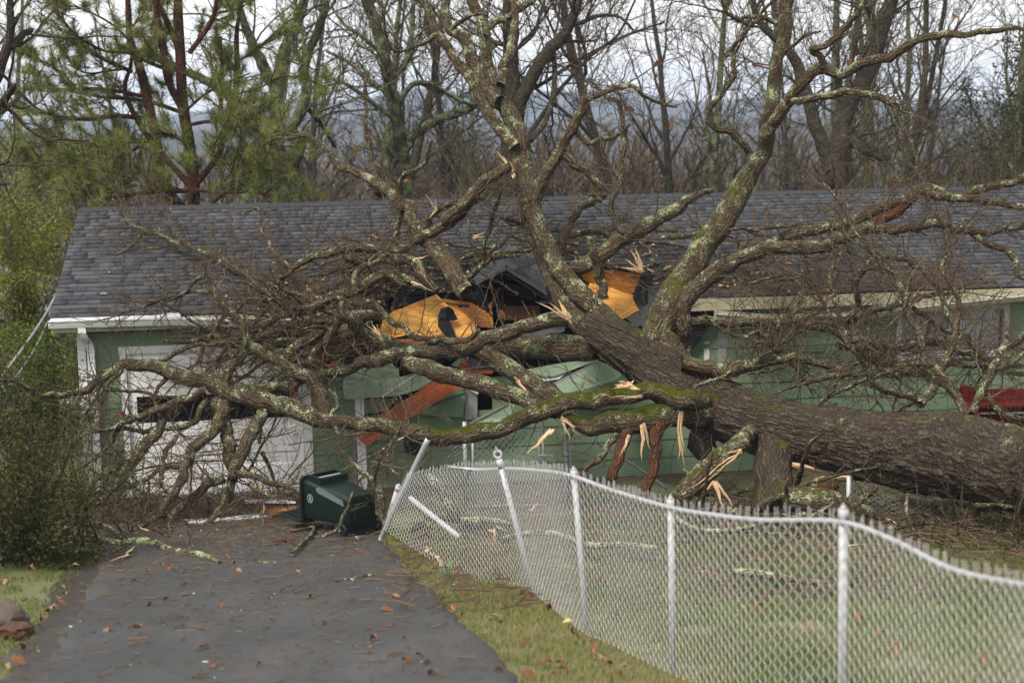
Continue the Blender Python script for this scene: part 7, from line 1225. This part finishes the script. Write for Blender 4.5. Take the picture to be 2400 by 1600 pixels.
shrub('small_tree', 'bright green leafy sapling behind the left corner of the house', 'tree', 110, 850, 25.5, 1.7, 1.7, 12000, .034, 'bright_leaf', nst=12, clumps=70, spread=.5, depth=1.2)
shrub('small_tree', 'yellow-green budding tree behind the left end of the roof', 'tree', 70, 600, 29, 2.2, 2.6, 16000, .036, 'yellow_leaf', nst=16, clumps=60, spread=.7, depth=1.5, sparse=1.4)
shrub('shrub', 'dark evergreen shrub at the left behind the service cable', 'shrub', 60, 930, 21.5, 1.9, 1.1, 12000, .024, 'shrub_leaf', nst=16, clumps=90, depth=1.0)
shrub('evergreen_tree', 'dark evergreen at the far right edge behind the roof', 'tree', 2400, 250, 40, 1.6, 4.2, 7000, .05, 'shrub_leaf', nst=10, clumps=120, spread=.8, depth=1.6, sparse=2.0)
shrub('shrub', 'grey-green bush beyond the roof left of the central tree', 'shrub', 1105, 390, 62, 3.6, 2.6, 6000, .07, 'shrub_leaf', nst=8, clumps=70, spread=1, depth=2, sparse=3)
shrub('shrub', 'olive bush beyond the roof at the far left', 'shrub', 20, 400, 40, 3.0, 3.0, 6000, .05, 'needle', nst=8, clumps=60, spread=1, depth=2, sparse=2.5)
# far leafless wood, one mass
def far_wood(name, label, n, yr, hr, xf, mat, seed):
    ts = Tubes(); bl = []
    for _ in range(n):
        Y = rng.uniform(*yr); x = rng.uniform(-xf, xf)*Y; g = np.array([x, Y, gz(x, Y)-.5+(fbm(x*.05, Y*.05, 3)-.5)*5]); h = max(3., 5.9-Y*math.tan(math.radians(rng.uniform(2.5, 3.7)))-g[2]); P = walk(g, (0, 0, 1), h, 5, .05); r = .10*rng.uniform(.6, 1.4); ts.add(P, np.linspace(r, .02, 6), 3)
        for _ in range(20):
            p, tg, i = at(P, .25+.74*rng.random()); d = perp_dir(tg, rng.uniform(.4, 1.1)); d[2] += .4; q = walk(p, d/np.linalg.norm(d), h*rng.uniform(.1, .28), 3, .16, .4); ts.add(q, np.linspace(.035, .01, 4), 3)
            for _ in range(5): p3, t3, _i = at(q, .2+.8*rng.random()); d3 = perp_dir(t3, .7); d3[2] += .15; bl.append((p3, d3*h*rng.uniform(.05, .14)))
    o = ts.build(name, M[mat]); tag(o, label, 'woodland', kind='stuff')
    p = np.array([b[0] for b in bl]); d = np.array([b[1] for b in bl]); s_ = np.cross(d, rng.normal(0, 1, d.shape)); s_ *= .016/(np.linalg.norm(s_, axis=1)[:, None]+1e-9); V = np.stack([p-s_, p+s_, p+d*.6+s_*2+rng.normal(0, .05, d.shape), p+d], 1).reshape(-1, 3); i = 4*np.arange(len(p))[:, None]
    tag(link(name+'_twigs', bigmesh(name+'_twigs', V, np.vstack([i+np.array([[0, 1, 2]]), i+np.array([[0, 2, 3]])]), 3), M[mat]), 'fine leafless twigs of the valley woodland', 'woodland', kind='stuff')
far_wood('far_wood', 'leafless brown woodland filling the valley beyond the house', 420, (48, 150), (8, 12.0), .42, 'far_bark', 1)
def brush(name, label, n, xr, yr, hr, mat):
    ts = Tubes()
    for _ in range(n):
        Y = rng.uniform(*yr); x = rng.uniform(*xr)*Y/30; g = np.array([x, Y, gz(x, Y)-.1]); L = rng.uniform(*hr); q = walk(g, (rng.normal(0, .35), rng.normal(0, .35), 1), L, 4, .14); ts.add(q, np.linspace(.014, .005, 5), 3)
        for _ in range(5): p, tg, i = at(q, .3+.7*rng.random()); q2 = walk(p, perp_dir(tg, .8), L*rng.uniform(.15, .4), 2, .2, .2); ts.add(q2, np.linspace(.007, .003, 3), 3)
    tag(ts.build(name, M[mat]), label, 'brush', kind='stuff')
brush('brushwood', 'tangled bare brushwood behind the house', 2400, (-13, 13), (31, 48), (1.5, 5.5), 'mossy_far_bark')
# neighbour's house at the left edge
nb = empty('neighbour_house', Wp(-60, 850, 36)*np.array([1, 1, 0])); NO = np.array(nb.location); tag(nb, 'grey-roofed neighbouring house half hidden by bushes at the left', 'house')
a = Wp(75, 745, 36)-NO; zr_ = Wp(-60, 690, 36)[2]; zl_ = a[2]
m = MB(); m.add([(-6, -.4, zr_), (-1.2, -.4, zr_), (a[0]+.3, -.4, zl_), (a[0]+.3, -.4, zl_-.12), (-1.2, -.4, zr_-.12), (-6, -.4, zr_-.12), (-6, 6, zr_), (-1.2, 6, zr_), (a[0]+.3, 6, zl_), (a[0]+.3, 6, zl_-.12), (-1.2, 6, zr_-.12), (-6, 6, zr_-.12)], [(0, 5, 4, 1), (1, 4, 3, 2), (0, 1, 7, 6), (1, 2, 8, 7), (2, 3, 9, 8), (5, 11, 10, 4), (4, 10, 9, 3), (6, 7, 10, 11), (7, 8, 9, 10), (0, 6, 11, 5)]); m.build('roof', M['neighbour_roof'], nb)
m = MB(); m.box(-6, a[0]-.1, -.0, 5.6, -1.5, zl_-.1); m.build('wall', M['neighbour_wall'], nb); m = MB(); m.box(-1.6, -.9, -.03, .0, .2, 1.1); m.build('window', M['glass_dark'], nb)
for o in [o for o in C.objects if o.type == 'MESH' and o.parent is None and 'label' not in o.keys() and o.get('kind') is None]: print('UNTAGGED', o.name)
print('TRIS', sum(len(m_.loops)-2*len(m_.polygons) for m_ in bpy.data.meshes), 'OBJ', len(C.objects))
